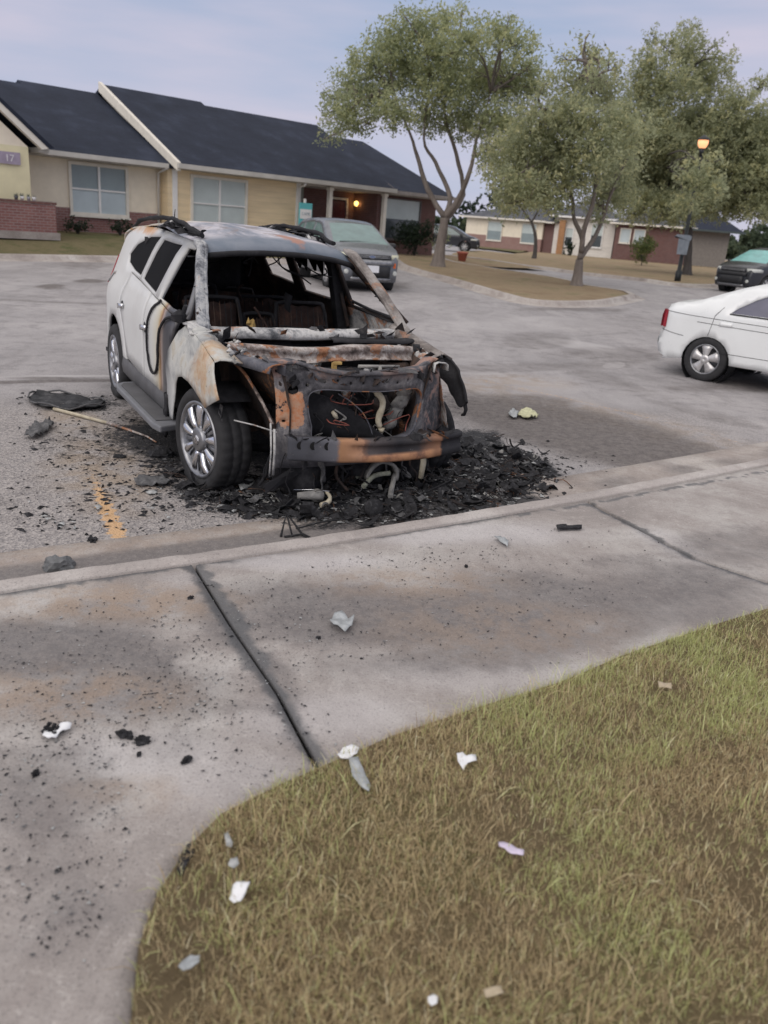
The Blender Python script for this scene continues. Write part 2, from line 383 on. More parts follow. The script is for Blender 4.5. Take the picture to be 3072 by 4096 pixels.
setn('light', light)
setn('tan', mask([EL(230, 1000, 120, 100, .9, .5), EL(150, 900, 60, 40, .7), EL(330, 930, 70, 60, .8), EL(600, 800, 200, 100, .4), EL(1300, 900, 330, 26, .5, .5, 13), EL(1100, 830, 130, 20, .6)], Xn, Yn, .2, .7))
setn('coarse', np.maximum(.25, mask([wel(2.05, 8.35, 1.6, -1.7, 1.0, .9, .8, .4), wel(-2.2, 6.0, 2.6, 1.6, -1.2, 2.0, 1, .4), EL(1330, 930, 350, 60, .7, .6)], Xn, Yn, .2)))
pt = band([(178, 960), (205, 1040), (232, 1105), (256, 1158)], .075, Xn, Yn, 1)
pt *= .35+.65*sstep(6.0, 4.6, Yn)
pt2 = np.maximum(band([(1045, 822), (1200, 855), (1400, 902)], .07, Xn, Yn, .52), band([(1400, 902), (1540, 938), (1620, 965)], .07, Xn, Yn, .46))
setn('paint', np.maximum(pt, pt2))

# ---------------------------------------------------------------- kerb, gutter, sidewalk
KF = [(-7.2, -.1), (-3.6, 2.36), (-1.84, 3.62), (-1.48, 3.86), (-1.02, 4.14), (-.35, 4.57), (.21, 4.96), (1.63, 5.98), (3.51, 7.43), (6.0, 9.4), (12, 14.1)]
KF = spl(KF, 22)
def nrm(path, i):
    a = Vector(path[max(i-1, 0)]); b = Vector(path[min(i+1, len(path)-1)]); d = (b-a).normalized(); return Vector((-d.y, d.x))
def ribbon(name, path, prof, m, kind='structure', attrs=None, zf=None, rough=0):
    """prof: list of (offset to the left of travel, height)"""
    b = MB(); P = []
    for i, p in enumerate(path):
        n = nrm(path, i); row = []
        for o_, z in prof:
            x, y = p[0]+n.x*o_, p[1]+n.y*o_; zz = z+(zf(x, y) if zf else 0)
            if rough: zz += noise.noise(Vector((x*9, y*9, o_)))*rough
            row.append(Vector((x, y, zz)))
        P.append(row)
    b.grid(P, True, flip=True); o = b.build(name, m); tag(o, kind=kind); return o
kerb = ribbon('kerb', dens(KF, .03)[:-1] if False else KF, [(.035, -.02), (.012, .085), (0, .098), (-.015, .104), (-.06, .106), (-.11, .104), (-.128, .098), (-.134, .03)], M_KERB, rough=.006)
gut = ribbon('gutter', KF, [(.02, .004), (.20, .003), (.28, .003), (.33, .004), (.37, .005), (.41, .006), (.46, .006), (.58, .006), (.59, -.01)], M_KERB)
KB = [(p[0]-nrm(KF, i).x*(.163+.008*noise.noise(Vector((p[0]*6, p[1]*6, 0)))), p[1]-nrm(KF, i).y*(.160+.008*noise.noise(Vector((p[0]*6, p[1]*6, 0))))) for i, p in enumerate(KF)]
GE = [(-.36, -4), (-.40, .3), (-.45, 1.05), (-.49, 1.38), (-.535, 1.58), (-.535, 1.75), (-.50, 1.91), (-.43, 2.07), (-.28, 2.23), (-.11, 2.39), (.10, 2.58), (.37, 2.76), (.78, 3.04), (1.15, 3.33), (1.57, 3.63), (2.07, 3.97), (4.5, 5.75), (8.5, 8.7)]
def seg_between(path, xa, xb): return [p for p in path if xa < p[0] < xb]
def kby(x):
    for a, b in zip(KB[:-1], KB[1:]):
        if a[0] <= x <= b[0]: return a[1]+(b[1]-a[1])*(x-a[0])/(b[0]-a[0])
ZW = .10
g_ = .011
A = [(-7.5, -4)]+[(-7.2, kby(-7.1))]+seg_between(KB, -7.1, -.99)+[(-.985-g_, kby(-.985)), (-.66-g_, 3.345), (-.36-g_, 2.80), (-.155-g_, 2.35)]+[p for p in GE if p[0] < -.16][::-1]
Bp = [(-.985+g_, kby(-.985))]+seg_between(KB, -.96, 1.41)+[(1.44, kby(1.44)), (1.70, 5.08), (1.89, 4.66), (2.22, 4.36), (2.62, 4.38)]+[p for p in GE if -.1 < p[0] < 2.3][::-1]+[(-.15+g_, 2.355), (-.36+g_, 2.80), (-.66+g_, 3.345)]
Cp = [(1.47, kby(1.47))]+seg_between(KB, 1.5, 9)+[(9, 9)]+[(4.5, 5.75), (2.66, 4.40), (2.26, 4.385), (1.92, 4.68), (1.73, 5.09)]
kz = lambda x, y: Vector((x, y, ZW+.004*noise.noise(Vector((x*1.3, y*1.3, 0)))))
slabs = [panel('sidewalk', P_, kz, M_CONC, step=.06) for P_ in (A, Bp, Cp)]
for o in slabs:
    tag(o, kind='structure'); md = o.modifiers.new('solid', 'SOLIDIFY'); md.thickness = .05; md.offset = -1
base = panel('sidewalk_bed', [(-8, -5), (-8, -1.3)]+[(p[0], p[1]-.02) for p in KB if p[0] > -7]+[(12, 9), (4, -5)], lambda x, y: Vector((x, y, .055)), M_DIRT, step=.6); tag(base, kind='structure')
SZ[0] = ZW
darkS = [EL(700, 1300, 330, 60, .5, .7), EL(1100, 1400, 330, 50, .55, .7, -8), EL(1450, 1270, 220, 60, .6, .7), EL(160, 1960, 160, 90, .4, .8), EL(60, 1780, 120, 60, .45, .8), EL(420, 1600, 90, 40, .3, .8), EL(120, 1400, 260, 60, .85, .6), EL(250, 1500, 240, 70, .55, .6), EL(60, 1640, 200, 50, .35), EL(330, 1450, 50, 75, .8, .3), EL(230, 1330, 130, 40, .45), EL(900, 1330, 380, 70, .75, .5), EL(1250, 1290, 300, 60, .6, .5, 5), EL(760, 1290, 220, 40, .6), EL(490, 1330, 45, 90, .6, .5, -28), EL(590, 1480, 40, 90, .5, .5, -32), EL(100, 1700, 200, 80, .42), EL(500, 1530, 130, 14, .35), EL(250, 1760, 40, 16, .5), EL(450, 1790, 60, 20, .35), EL(100, 1880, 120, 50, .35), EL(1450, 1330, 200, 45, .5, .5, -10), EL(1580, 1180, 160, 50, .42), EL(900, 1450, 120, 30, .35), EL(1330, 1220, 120, 24, .35), EL(100, 2050, 120, 60, .3), EL(220, 1960, 60, 30, .35), EL(850, 1420, 200, 20, .3)]
lightS = [EL(640, 1210, 180, 22, .8, .5), EL(1000, 1150, 260, 26, .8), EL(400, 1260, 60, 20, .4), EL(700, 1550, 180, 60, .55), EL(1450, 1180, 90, 20, .5, .5, 28), EL(320, 1620, 200, 50, .55), EL(150, 1520, 160, 30, .35), EL(1050, 1450, 250, 40, .4), EL(500, 1680, 150, 60, .5)]
sootS = [EL(620, 1185, 200, 26, .22), EL(850, 1175, 160, 22, .30), EL(450, 1300, 70, 90, .25, .5, -28), EL(1240, 1100, 90, 10, .15), EL(100, 1680, 250, 120, .16), EL(200, 1450, 260, 120, .14), EL(300, 1590, 160, 40, .18), EL(800, 1350, 400, 120, .10)]
tanS = [EL(250, 1300, 250, 40, .9), EL(150, 1500, 260, 60, .8), EL(900, 1260, 200, 40, .6), EL(1100, 1350, 250, 60, .5), EL(300, 1700, 150, 40, .5)]
SZ[0] = None
def attrs(o, sx=0):
    co = np.zeros(len(o.data.vertices)*3); o.data.vertices.foreach_get('co', co); co = co.reshape(-1, 3)
    x_, y_ = co[:, 0], co[:, 1]
    SZ[0] = ZW; jb = band([(418, 1222), (455, 1275), (500, 1345), (560, 1440)], .085, x_, y_, 1.0); jb = np.maximum(jb, band([(500, 1345), (560, 1440), (640, 1560), (690, 1640)], .055, x_, y_, .95))
    jb2 = band([(1275, 1092), (1400, 1150), (1500, 1210), (1659, 1262)], .05, x_, y_, .8); kb2 = band([(0, 1285), (200, 1255), (400, 1224), (650, 1180), (900, 1146), (1260, 1090), (1659, 1018)], .035, x_, y_, .8); SZ[0] = None
    wn_ = np.array([noise.noise(Vector((a*9, b_*9, 4))) for a, b_ in zip(x_, y_)])
    setattr_f(o, 'joint', np.clip(np.maximum(np.maximum(jb, jb2), kb2)+wn_*.6*(np.maximum(jb, jb2) > .02), 0, 1))
    setattr_f(o, 'dark', mask(darkS, x_, y_, .10, 2.5)); setattr_f(o, 'light', mask(lightS, x_, y_, .08, 2)); setattr_f(o, 'soot', mask(sootS, x_, y_, .05, 3)+sx); setattr_f(o, 'tan', mask(tanS, x_, y_, .06, 2))
for o in slabs: attrs(o)
co = np.array([v.co for v in gut.data.vertices])
setattr_f(gut, 'soot', mask([EL(1000, 1095, 220, 40, 1.0, .3), EL(800, 1120, 240, 30, .75, .4), EL(470, 1150, 200, 30, .2), EL(150, 1220, 180, 20, .18)], co[:, 0], co[:, 1], .05, 4))
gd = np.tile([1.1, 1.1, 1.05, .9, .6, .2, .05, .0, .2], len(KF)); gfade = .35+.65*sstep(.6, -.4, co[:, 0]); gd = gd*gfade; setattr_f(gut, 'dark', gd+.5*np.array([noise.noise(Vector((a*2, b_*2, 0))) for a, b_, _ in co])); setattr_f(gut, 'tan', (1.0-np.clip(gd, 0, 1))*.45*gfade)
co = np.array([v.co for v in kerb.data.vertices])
setattr_f(kerb, 'soot', mask([EL(850, 1140, 240, 24, .34), EL(1100, 1100, 160, 20, .25)], co[:, 0], co[:, 1], .05, 4)+.06); setattr_f(kerb, 'light', np.full(len(co), .35))

# ---------------------------------------------------------------- far lawns and kerbs
def gpoly(pts): return [tuple(G(*p)[:2]) for p in pts]
def HFP(s, front, z=None):
    """point by distance along the long house's front wall and metres in front of it"""
    x = s/FH - front*(-FM/FH); y = FB + s*FM/FH - front/FH
    return Vector((x, y, float(H(x, y)) if z is None else z))
def lawn(name, poly, m, dz=.10, step=.9):
    o = panel(name, poly, lambda x, y: Vector((x, y, float(H(x, y))+dz+.03*noise.noise(Vector((x*.5, y*.5, 1))))), m, step=step); return tag(o, kind='structure')
isl_near = [(840, 553), (868, 575), (918, 593), (975, 608), (1032, 625), (1100, 645), (1146, 656), (1203, 660), (1260, 659), (1296, 657), (1330, 651), (1364, 644)]
isl_back = [(1352, 638), (1337, 634), (1254, 621), (1226, 612), (1123, 594), (1032, 580), (968, 568), (940, 556)]
IN_ = spl(gpoly(isl_near), 4); IB = spl(gpoly(isl_back), 4)
lawn('island_lawn', IN_+IB, M_DRY, .11)
kp = [(.42, .0), (.40, .012), (.16, .015), (.13, .10), (.09, .125), (0, .13), (-.08, .115)]
fa = lambda x, y: float(H(x, y))
ribbon('island_kerb', (IN_+IB)[::-1], kp, M_KERB, zf=fa)
far_near = [(972, 556), (1016, 561), (1114, 575), (1191, 584), (1230, 590), (1296, 598), (1393, 608), (1458, 618), (1538, 620), (1568, 612)]
FN = spl(gpoly(far_near), 3)
lawn('far_lawn', FN+gpoly([(1659, 590), (1659, 566), (1500, 562), (1330, 553), (1180, 543), (1110, 551), (1040, 544), (995, 546), (978, 551)]), M_DRY, .10, 1.5)
ribbon('far_kerb', FN[::-1], kp, M_KERB, zf=fa)
lawn('side_lawn', gpoly([(975, 531), (1020, 523), (1090, 528), (1160, 541), (1120, 549), (1060, 541), (1010, 537)]), M_GREEN, .12, 1.5)
LF = 3.9
lawn('house_lawn', [tuple(HFP(s, f_)[:2]) for s, f_ in [(-30, -.5), (-30, LF), (-22, LF), (-14, LF-.1), (-9.5, LF-.3), (-6.8, LF-.6), (-6.4, 2.0), (-6.4, -.5)]], M_GREEN, .07, .5)
ribbon('house_kerb', [tuple(HFP(s, LF-.02-(0.1 if s > -12 else 0)-(.2 if s > -8 else 0))[:2]) for s in np.arange(-30, -6.5, .8)][::-1], [(.5, 0), (.45, .012), (.16, .014), (.13, .06), (.09, .08), (0, .085), (-.05, .08)], M_KERB, zf=fa)
lawn('porch_bed', [tuple(HFP(s, f_)[:2]) for s, f_ in [(-2.0, -.2), (-2.0, 2.4), (1.0, 4.2), (4.5, 4.5), (4.5, -6), (1.9, -6), (1.9, -.2)]], M_DRY, .09, .6)
# ---------------------------------------------------------------- building materials
def wallvec(t):
    sx_ = t.N.new('ShaderNodeSeparateXYZ'); t.L.new(t.tc.outputs['Object'], sx_.inputs[0])
    cb = t.N.new('ShaderNodeCombineXYZ'); t.L.new(t.math('ADD', sx_.outputs[0], sx_.outputs[1]), cb.inputs[0]); t.L.new(sx_.outputs[2], cb.inputs[1]); return cb.outputs[0]
def brick_mat(name, c1, c2, mortar):
    t = MT(name, .85, spec=.2); b = t.N.new('ShaderNodeTexBrick'); t.L.new(wallvec(t), b.inputs['Vector'])
    b.inputs['Color1'].default_value = (*c1, 1); b.inputs['Color2'].default_value = (*c2, 1); b.inputs['Mortar'].default_value = (*mortar, 1)
    b.inputs['Scale'].default_value = 1; b.inputs['Brick Width'].default_value = .21; b.inputs['Row Height'].default_value = .075; b.inputs['Mortar Size'].default_value = .009
    c = t.mix(t.math('MULTIPLY', t.ss(t.noise(1.2, 5), .4, .7), .4), b.outputs[0], tuple(x*.75 for x in c1)); t.col(c)
    t.bump(b.outputs['Fac'], -.5, .01); return t.m
def siding_mat(name, c, pitch=.19):
    t = MT(name, .65, spec=.3); z = t.math('DIVIDE', t.pos('Z'), pitch); fr = t.math('FRACT', z)
    ln = t.ss(fr, .06, .0); n = t.noise(2, 5, stretch=(.4, .4, 3))
    base_ = t.ramp(n, [(.35, tuple(x*.9 for x in c)), (.65, tuple(min(1, x*1.06) for x in c))])
    t.col(t.mix(t.math('MULTIPLY', ln, .5), base_, tuple(x*.45 for x in c))); t.bump(fr, .6, .015); return t.m
def shingle_mat(name, c):
    t = MT(name, .85, spec=.15); n = t.noise(1.0, 6, .6); n2 = t.noise(14, 5, .8); n3 = t.noise(2.5, 4, .6, stretch=(1, 6, 6))
    cc = t.ramp(n, [(.3, tuple(x*.75 for x in c)), (.55, c), (.75, tuple(x*1.5 for x in c))])
    cc = t.mix(t.math('MULTIPLY', t.ss(n2, .5, .72), .35), cc, tuple(x*1.9 for x in c)); cc = t.mix(t.math('MULTIPLY', t.ss(n3, .5, .7), .3), cc, tuple(x*.5 for x in c))
    t.col(cc); t.bump(t.math('FRACT', t.math('DIVIDE', t.pos('Z'), .075)), .35, .008); return t.m
M_STUC = simple('beige_stucco', (.82, .74, .60), .9, var=.07, scale=3, bump=.1)
M_STUC2 = simple('yellow_stucco', (.74, .68, .45), .9, var=.08, scale=2)
M_TANS = siding_mat('tan_siding', (.82, .66, .43)); M_WHS = siding_mat('white_siding', (.74, .71, .66), .2)
M_BRICK = brick_mat('red_brick', (.27, .13, .12), (.21, .10, .095), (.30, .25, .235))
M_BRICKD = brick_mat('dark_brick', (.175, .085, .075), (.13, .065, .06), (.21, .17, .16))
M_BRICKF = brick_mat('far_brick', (.33, .19, .165), (.28, .155, .14), (.34, .28, .25))
M_ROOF = shingle_mat('dark_shingles', (.028, .034, .052)); M_ROOF2 = shingle_mat('grey_shingles', (.10, .105, .12))
M_TRIM = simple('cream_trim', (.72, .68, .60), .6, var=.08, scale=4); M_TRIMW = simple('white_trim', (.80, .79, .77), .55, var=.05)
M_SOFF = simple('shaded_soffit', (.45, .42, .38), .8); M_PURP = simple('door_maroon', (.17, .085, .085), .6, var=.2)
M_FASC = simple('pale_gutter', (.52, .50, .46), .55, var=.12, scale=1.5)
def glass_mat(name, c, rough=.12, spec=.8, sc_=3):
    t = MT(name, rough, spec=spec); n = t.noise(sc_, 4, stretch=(1, 1, 2)); t.col(t.ramp(n, [(.3, tuple(x*.8 for x in c)), (.7, tuple(x*1.15 for x in c))])); return t.m
def blind_mat(name, c):
    t = MT(name, .3, spec=.6); fr = t.math('FRACT', t.math('DIVIDE', t.pos('Z'), .05)); n = t.noise(1.5, 4)
    cc = t.ramp(n, [(.3, tuple(x*.85 for x in c)), (.7, c)]); t.col(t.mix(t.math('MULTIPLY', t.ss(fr, .25, .0), .25), cc, tuple(x*.5 for x in c))); return t.m
M_BLUP = blind_mat('grey_blind_window', (.27, .33, .345)); M_BLLO = blind_mat('pale_blind_window', (.52, .60, .63)); M_BL2 = blind_mat('pale_green_blind_window', (.56, .63, .62))
M_GLD = glass_mat('dark_window', (.07, .085, .095))
def emis(name, c, st):
    t = MT(name, .4); t.col(c); t.set('Emission Color', (*c, 1)); t.set('Emission Strength', st); return t.m

def window(root, x0, x1, z0, z1, d, up, lo, frame=M_TRIM, cross=True, fw=.09, sill=True):
    """window in a wall facing -y in the frame of its building: frame > pane, mullion"""
    b = MB(); cz_ = (z0+z1)/2
    b.box(((x0+x1)/2, d-.02, z1-fw/2), (x1-x0, .09, fw)); b.box(((x0+x1)/2, d-.02, z0+fw/2), (x1-x0, .09, fw))
    b.box((x0+fw/2, d-.022, cz_), (fw, .085, z1-z0-2*fw)); b.box((x1-fw/2, d-.022, cz_), (fw, .085, z1-z0-2*fw))
    f = b.build('window', frame, root)
    MB().box(((x0+x1)/2, d+.01, (cz_+z1-fw)/2), (x1-x0-2*fw, .02, z1-fw-cz_)).build('upper_pane', up, f)
    MB().box(((x0+x1)/2, d+.012, (cz_+z0+fw)/2), (x1-x0-2*fw, .02, cz_-z0-fw)).build('lower_pane', lo, f)
    if cross:
        b = MB(); b.box(((x0+x1)/2, d-.03, cz_), (.07, .05, z1-z0-2*fw)); b.box((((x0+x1)/2+x0+fw)/2-.0175, d-.025, cz_), ((x1-x0)/2-fw-.035, .04, .05)); b.box((((x0+x1)/2+x1-fw)/2+.0175, d-.025, cz_), ((x1-x0)/2-fw-.035, .04, .05))
        b.build('mullion', M_TRIMW, f)
    if sill: MB().box(((x0+x1)/2, d-.05, z0-.03), (x1-x0+.08, .1, .055)).build('sill', frame, f)
    return f
def roof(root, s0, s1, e0, ridge, r=4.6, back=10.2, ez=3.2, m=M_ROOF, name='roof', th=.14):
    b = MB(); pr = [(e0, ez), (r, ridge), (back, ez+.1), (back, ez+.1-th), (r, ridge-th), (e0, ez-th)]
    n = len(pr); vs = [(s0, d, z) for d, z in pr]+[(s1, d, z) for d, z in pr]
    b.add(vs, [(i, (i+1) % n, n+(i+1) % n, n+i) for i in range(n)]); b.add([vs[0], vs[1], vs[4], vs[5]], [(0, 1, 2, 3)]); b.add([vs[1], vs[2], vs[3], vs[4]], [(0, 1, 2, 3)])
    b.add([vs[6], vs[7], vs[10], vs[11]], [(3, 2, 1, 0)]); b.add([vs[7], vs[8], vs[9], vs[10]], [(3, 2, 1, 0)])
    return b.build(name, m, root)
HA = math.atan(FM)
house = empty('terraced_house', (0, FB, 0), HA, 'long low terraced house with beige stucco, tan siding, brick base and a dark shingle roof', 'house')
def hbox(name, s0, s1, d0, d1, z0, z1, m, parent=None):
    return MB().box(((s0+s1)/2, (d0+d1)/2, (z0+z1)/2), (s1-s0, d1-d0, z1-z0)).build(name, m, parent or house)
def hole_wall(name, s0, s1, z0, z1, d, m, holes, th=.2):
    hs = [[(a, c), (b_, c), (b_, d_), (a, d_)] for a, b_, c, d_ in holes]
    return panel(name, [(s0, z0), (s1, z0), (s1, z1), (s0, z1)], lambda x, z: Vector((x, d, z)), m, house, hs, step=2.5, solid=th, off=-1, smooth=False)
# unit one
hole_wall('stucco_wall', -17.0, -11.9, 1.60, 3.22, 0, M_STUC, [(-15.05, -13.15, 1.601, 2.96)])
hbox('brick_base', -16.2, -15.03, -.03, .16, .2, 1.60, M_BRICK); hbox('brick_base', -13.12, -11.95, -.03, .16, .2, 1.60, M_BRICK); hbox('brick_base', -15.03, -13.12, -.03, .16, .2, 1.36, M_BRICK)
window(house, -15.1, -13.1, 1.40, 2.98, -.02, M_BLUP, M_BLLO)
roof(house, -24, -14.6, -.62, 5.47); roof(house, -14.6, -11.75, -.62, 5.60, r=4.90)
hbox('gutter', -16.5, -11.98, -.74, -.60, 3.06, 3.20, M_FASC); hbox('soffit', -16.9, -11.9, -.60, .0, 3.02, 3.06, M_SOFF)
# left wing with gable
hole_wall('wing_wall', -24, -16.86, .2, 3.16, -1.5, M_STUC2, [])
hbox('wing_side_wall', -17.05, -16.87, -1.28, .0, .2, 3.2, M_STUC)
b = MB(); b.prism([(-16.86, 3.16), (-18.9, 4.85), (-21, 3.16)], lambda s, z: (s, -1.5, z), lambda s, z: (s, -1.3, z)); b.build('gable_wall', M_STUC, house)
b = MB(); b.prism([(-16.55, 3.13), (-18.9, 5.05), (-21.2, 3.15), (-21.4, 3.2), (-18.9, 5.25), (-16.35, 3.17)], lambda s, z: (s, -1.72, z), lambda s, z: (s, -1.55, z)); b.build('gable_board', M_TRIM, house)
b = MB(); b.prism([(-16.35, 3.17), (-18.9, 5.25), (-21.4, 3.2), (-21.5, 3.25), (-18.9, 5.34), (-16.2, 3.2)], lambda s, z: (s, -1.74, z), lambda s, z: (s, 1.0, z)); b.build('wing_roof', M_ROOF, house)
hbox('gutter_end', -16.5, -16.22, -1.4, -.62, 3.06, 3.2, M_FASC)
pl = hbox('house_number_plaque', -17.9, -17.12, -1.56, -1.505, 2.66, 2.98, simple('purple_grey_plaque', (.33, .28, .36), .7))
def text(s_, size, M, m, parent, name='lettering', ext=.006, align='CENTER', sx_=1):
    cu = bpy.data.curves.new(name, 'FONT'); cu.body = s_; cu.size = size; cu.extrude = ext; cu.align_x = align; cu.align_y = 'CENTER'
    t = bpy.data.objects.new(name, cu); COL.objects.link(t); me_ = bpy.data.meshes.new_from_object(t); bpy.data.objects.remove(t)
    o = bpy.data.objects.new(name, me_); COL.objects.link(o); me_.materials.append(m); o.parent = parent; o.matrix_local = M; o.scale.x *= sx_; return o
RX = Matrix.Rotation(math.pi/2, 4, 'X')
text('17', .26, Matrix.Translation((-17.42, -1.565, 2.81)) @ RX, simple('pale_numerals', (.72, .69, .72)), pl)
# unit two
hbox('side_wall', -11.9, -11.72, -.5, .05, .2, 3.2, M_TANS)
hole_wall('siding_wall', -11.72, -6.35, .2, 3.2, -.5, M_TANS, [(-11.0, -8.8, 1.2, 2.9)])
hbox('corner_board', -11.74, -11.55, -.53, -.505, .2, 3.16, M_TRIMW); hbox('corner_board', -6.52, -6.33, -.56, -.505, .2, 3.16, M_TRIMW)
window(house, -11.06, -8.74, 1.15, 2.96, -.52, M_BL2, M_BL2, frame=M_TRIM)
roof(house, -11.72, -7.6, -1.05, 5.88, r=4.5, ez=3.24); roof(house, -7.6, -1.9, -1.05, 5.74, r=4.205, ez=3.24)
b = MB(); b.prism([(-1.06, 3.0), (4.5, 5.62), (4.5, 5.95), (-1.06, 3.27)], lambda d, z: (-11.86, d, z), lambda d, z: (-11.73, d, z)); b.build('bargeboard', M_TRIM, house)
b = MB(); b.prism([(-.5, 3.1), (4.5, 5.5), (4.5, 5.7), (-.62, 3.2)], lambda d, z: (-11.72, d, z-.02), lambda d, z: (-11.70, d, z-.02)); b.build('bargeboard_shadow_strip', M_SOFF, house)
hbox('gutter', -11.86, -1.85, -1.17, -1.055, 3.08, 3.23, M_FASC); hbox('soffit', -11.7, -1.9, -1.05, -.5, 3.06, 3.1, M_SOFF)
b = MB(); b.tube([(-6.5, -1.05, 3.06), (-6.5, -.98, 2.98), (-6.44, -.6, 2.93), (-6.43, -.57, .9)], .045, 6); b.build('downspout', M_TRIMW, house)
MB().tube([(-12.02, -.64, 3.05), (-12.02, -.10, 2.9), (-12.02, -.06, .8)], .045, 6).build('downspout', M_TRIMW, house)
# porch recess and unit three
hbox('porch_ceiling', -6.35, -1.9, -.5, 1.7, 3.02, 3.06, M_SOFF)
hbox('porch_side_panel', -6.3, -4.6, 1.5, 1.6, .3, 3.05, simple('grey_green_panel', (.30, .33, .30), .7, var=.12, scale=2))
hole_wall('porch_brick_wall', -4.6, -1.7, .3, 3.05, 1.5, M_BRICKD, [(-3.25, -2.05-.2, .3, 2.75)])
hbox('porch_floor', -6.35, -1.75, -.7, 1.6, .2, .52, M_CONC)
for s_ in (-4.95, -2.02): 
    b = MB(); b.box((s_, -.62, 1.78), (.16, .16, 2.52)); b.box((s_, -.62, .58), (.22, .22, .12)); b.box((s_, -.62, 2.98), (.22, .22, .1)); b.build('porch_post', M_TRIM, house)
dr = hbox('door', -3.2, -2.3, 1.52, 1.58, .52, 2.62, M_PURP)
b = MB(); b.box((-3.235, 1.46, 1.6), (.09, .07, 2.2)); b.box((-2.265, 1.46, 1.6), (.09, .07, 2.2)); b.box((-2.75, 1.46, 2.72), (1.06, .07, .09)); b.build('door_frame', M_TRIM, dr)
b = MB()
for i in range(900):
    a_ = random.random()*6.283; r_ = abs(random.gauss(.30, .16)); p = Vector((-2.75+math.cos(a_)*r_, 1.44-random.random()*.12, 1.95+math.sin(a_)*r_*1.2)); l_ = random.uniform(.05, .13); q = Vector((random.gauss(0, 1), random.gauss(0, .5), random.gauss(0, 1))).normalized()*l_; s2 = q.cross(Vector((0, 1, .1))).normalized()*.012
    b.add([p-s2, p+s2, p+q], [(0, 1, 2)])
wr = b.build('door_wreath', MT('wreath_twigs', .9).col((.20, .05, .05)).m, None); wr.matrix_world = Matrix.Translation((0, FB, 0)) @ Matrix.Rotation(HA, 4, 'Z')
tag(wr, 'loose reddish twig wreath hanging on the maroon front door', 'wreath')
lampr = empty('porch_lamp', Matrix.Translation((0, FB, 0)) @ Matrix.Rotation(HA, 4, 'Z') @ Vector((-1.83, 1.42, 2.58)), HA, 'small lit yellow wall lamp beside the maroon door', 'lamp')
b = MB(); b.tube([(0, .08, 0), (0, .0, .02), (0, -.06, .0)], .03, 8); b.box((0, .07, 0), (.14, .03, .2)); b.build('bracket', simple('lamp_metal', (.3, .28, .25), .5, .3), lampr)
b = MB(); b.lathe([(.001, -.11), (.06, -.09), (.10, -.04), (.115, .02), (.10, .08), (.05, .11), (.001, .12)], (0, -.1, .0), 'Z', 16); b.build('globe', emis('lit_globe', (1.0, .62, .16), 3.2), lampr)
pl_ = bpy.data.lights.new('porch_light', 'POINT'); pl_.energy = 9; pl_.color = (1, .55, .2); pl_.shadow_soft_size = .1
plo = bpy.data.objects.new('porch_light', pl_); COL.objects.link(plo); plo.parent = lampr; plo.location = (0, -.28, 0)
hole_wall('brick_wall', -1.85, 1.75, .2, 3.1, 0, M_BRICKD, [(-1.6, .72, 2.06, 2.9)])
hbox('side_brick_wall', 1.55, 1.74, .2, 8.5, .2, 3.08, M_BRICKD)
hbox('side_brick_wall', -1.85, -1.68, .2, 1.5, .2, 3.05, M_BRICKD)
window(house, -1.62, .74, 1.25, 2.92, -.02, M_BL2, M_GLD, frame=simple('dark_window_frame', (.14, .12, .12)), cross=False, fw=.05)
b = MB(); ro = [(-1.9, -.62, 3.2), (2.25, -.62, 3.2), (2.25, 9.6, 3.2), (-1.9, 9.6, 3.2), (-1.9, 4.5, 5.33), (.3, 4.5, 5.33), (1.4, 4.5, 5.3)]
b.add([(-2.0, -.62, 3.2), (2.25, -.62, 3.2), (2.25, 9.6, 3.2), (-2.0, 9.6, 3.2), (-2.0, 4.5, 5.42), (1.1, 4.5, 5.42)], [(0, 1, 5, 4), (1, 2, 5), (2, 3, 4, 5), (3, 0, 4), (0, 3, 2, 1)]); b.build('hip_roof', M_ROOF, house)
b = MB(); b.prism([(-1.05, 3.25), (4.5, 5.75), (4.5, 5.45), (-.7, 3.1)], lambda d, z: (-1.95, d, z), lambda d, z: (-1.88, d, z)); b.build('roof_edge_trim', simple('brown_edge', (.10, .09, .09), .8), house)
hbox('gutter', -1.84, 2.3, -.74, -.625, 3.06, 3.2, simple('weathered_gutter', (.30, .27, .25), .7, var=.2)); hbox('soffit', -1.8, 1.8, -.62, 0, 3.02, 3.06, M_SOFF)
hbox('rear_wall', -24, 1.74, 9.0, 9.2, .2, 3.2, M_STUC)
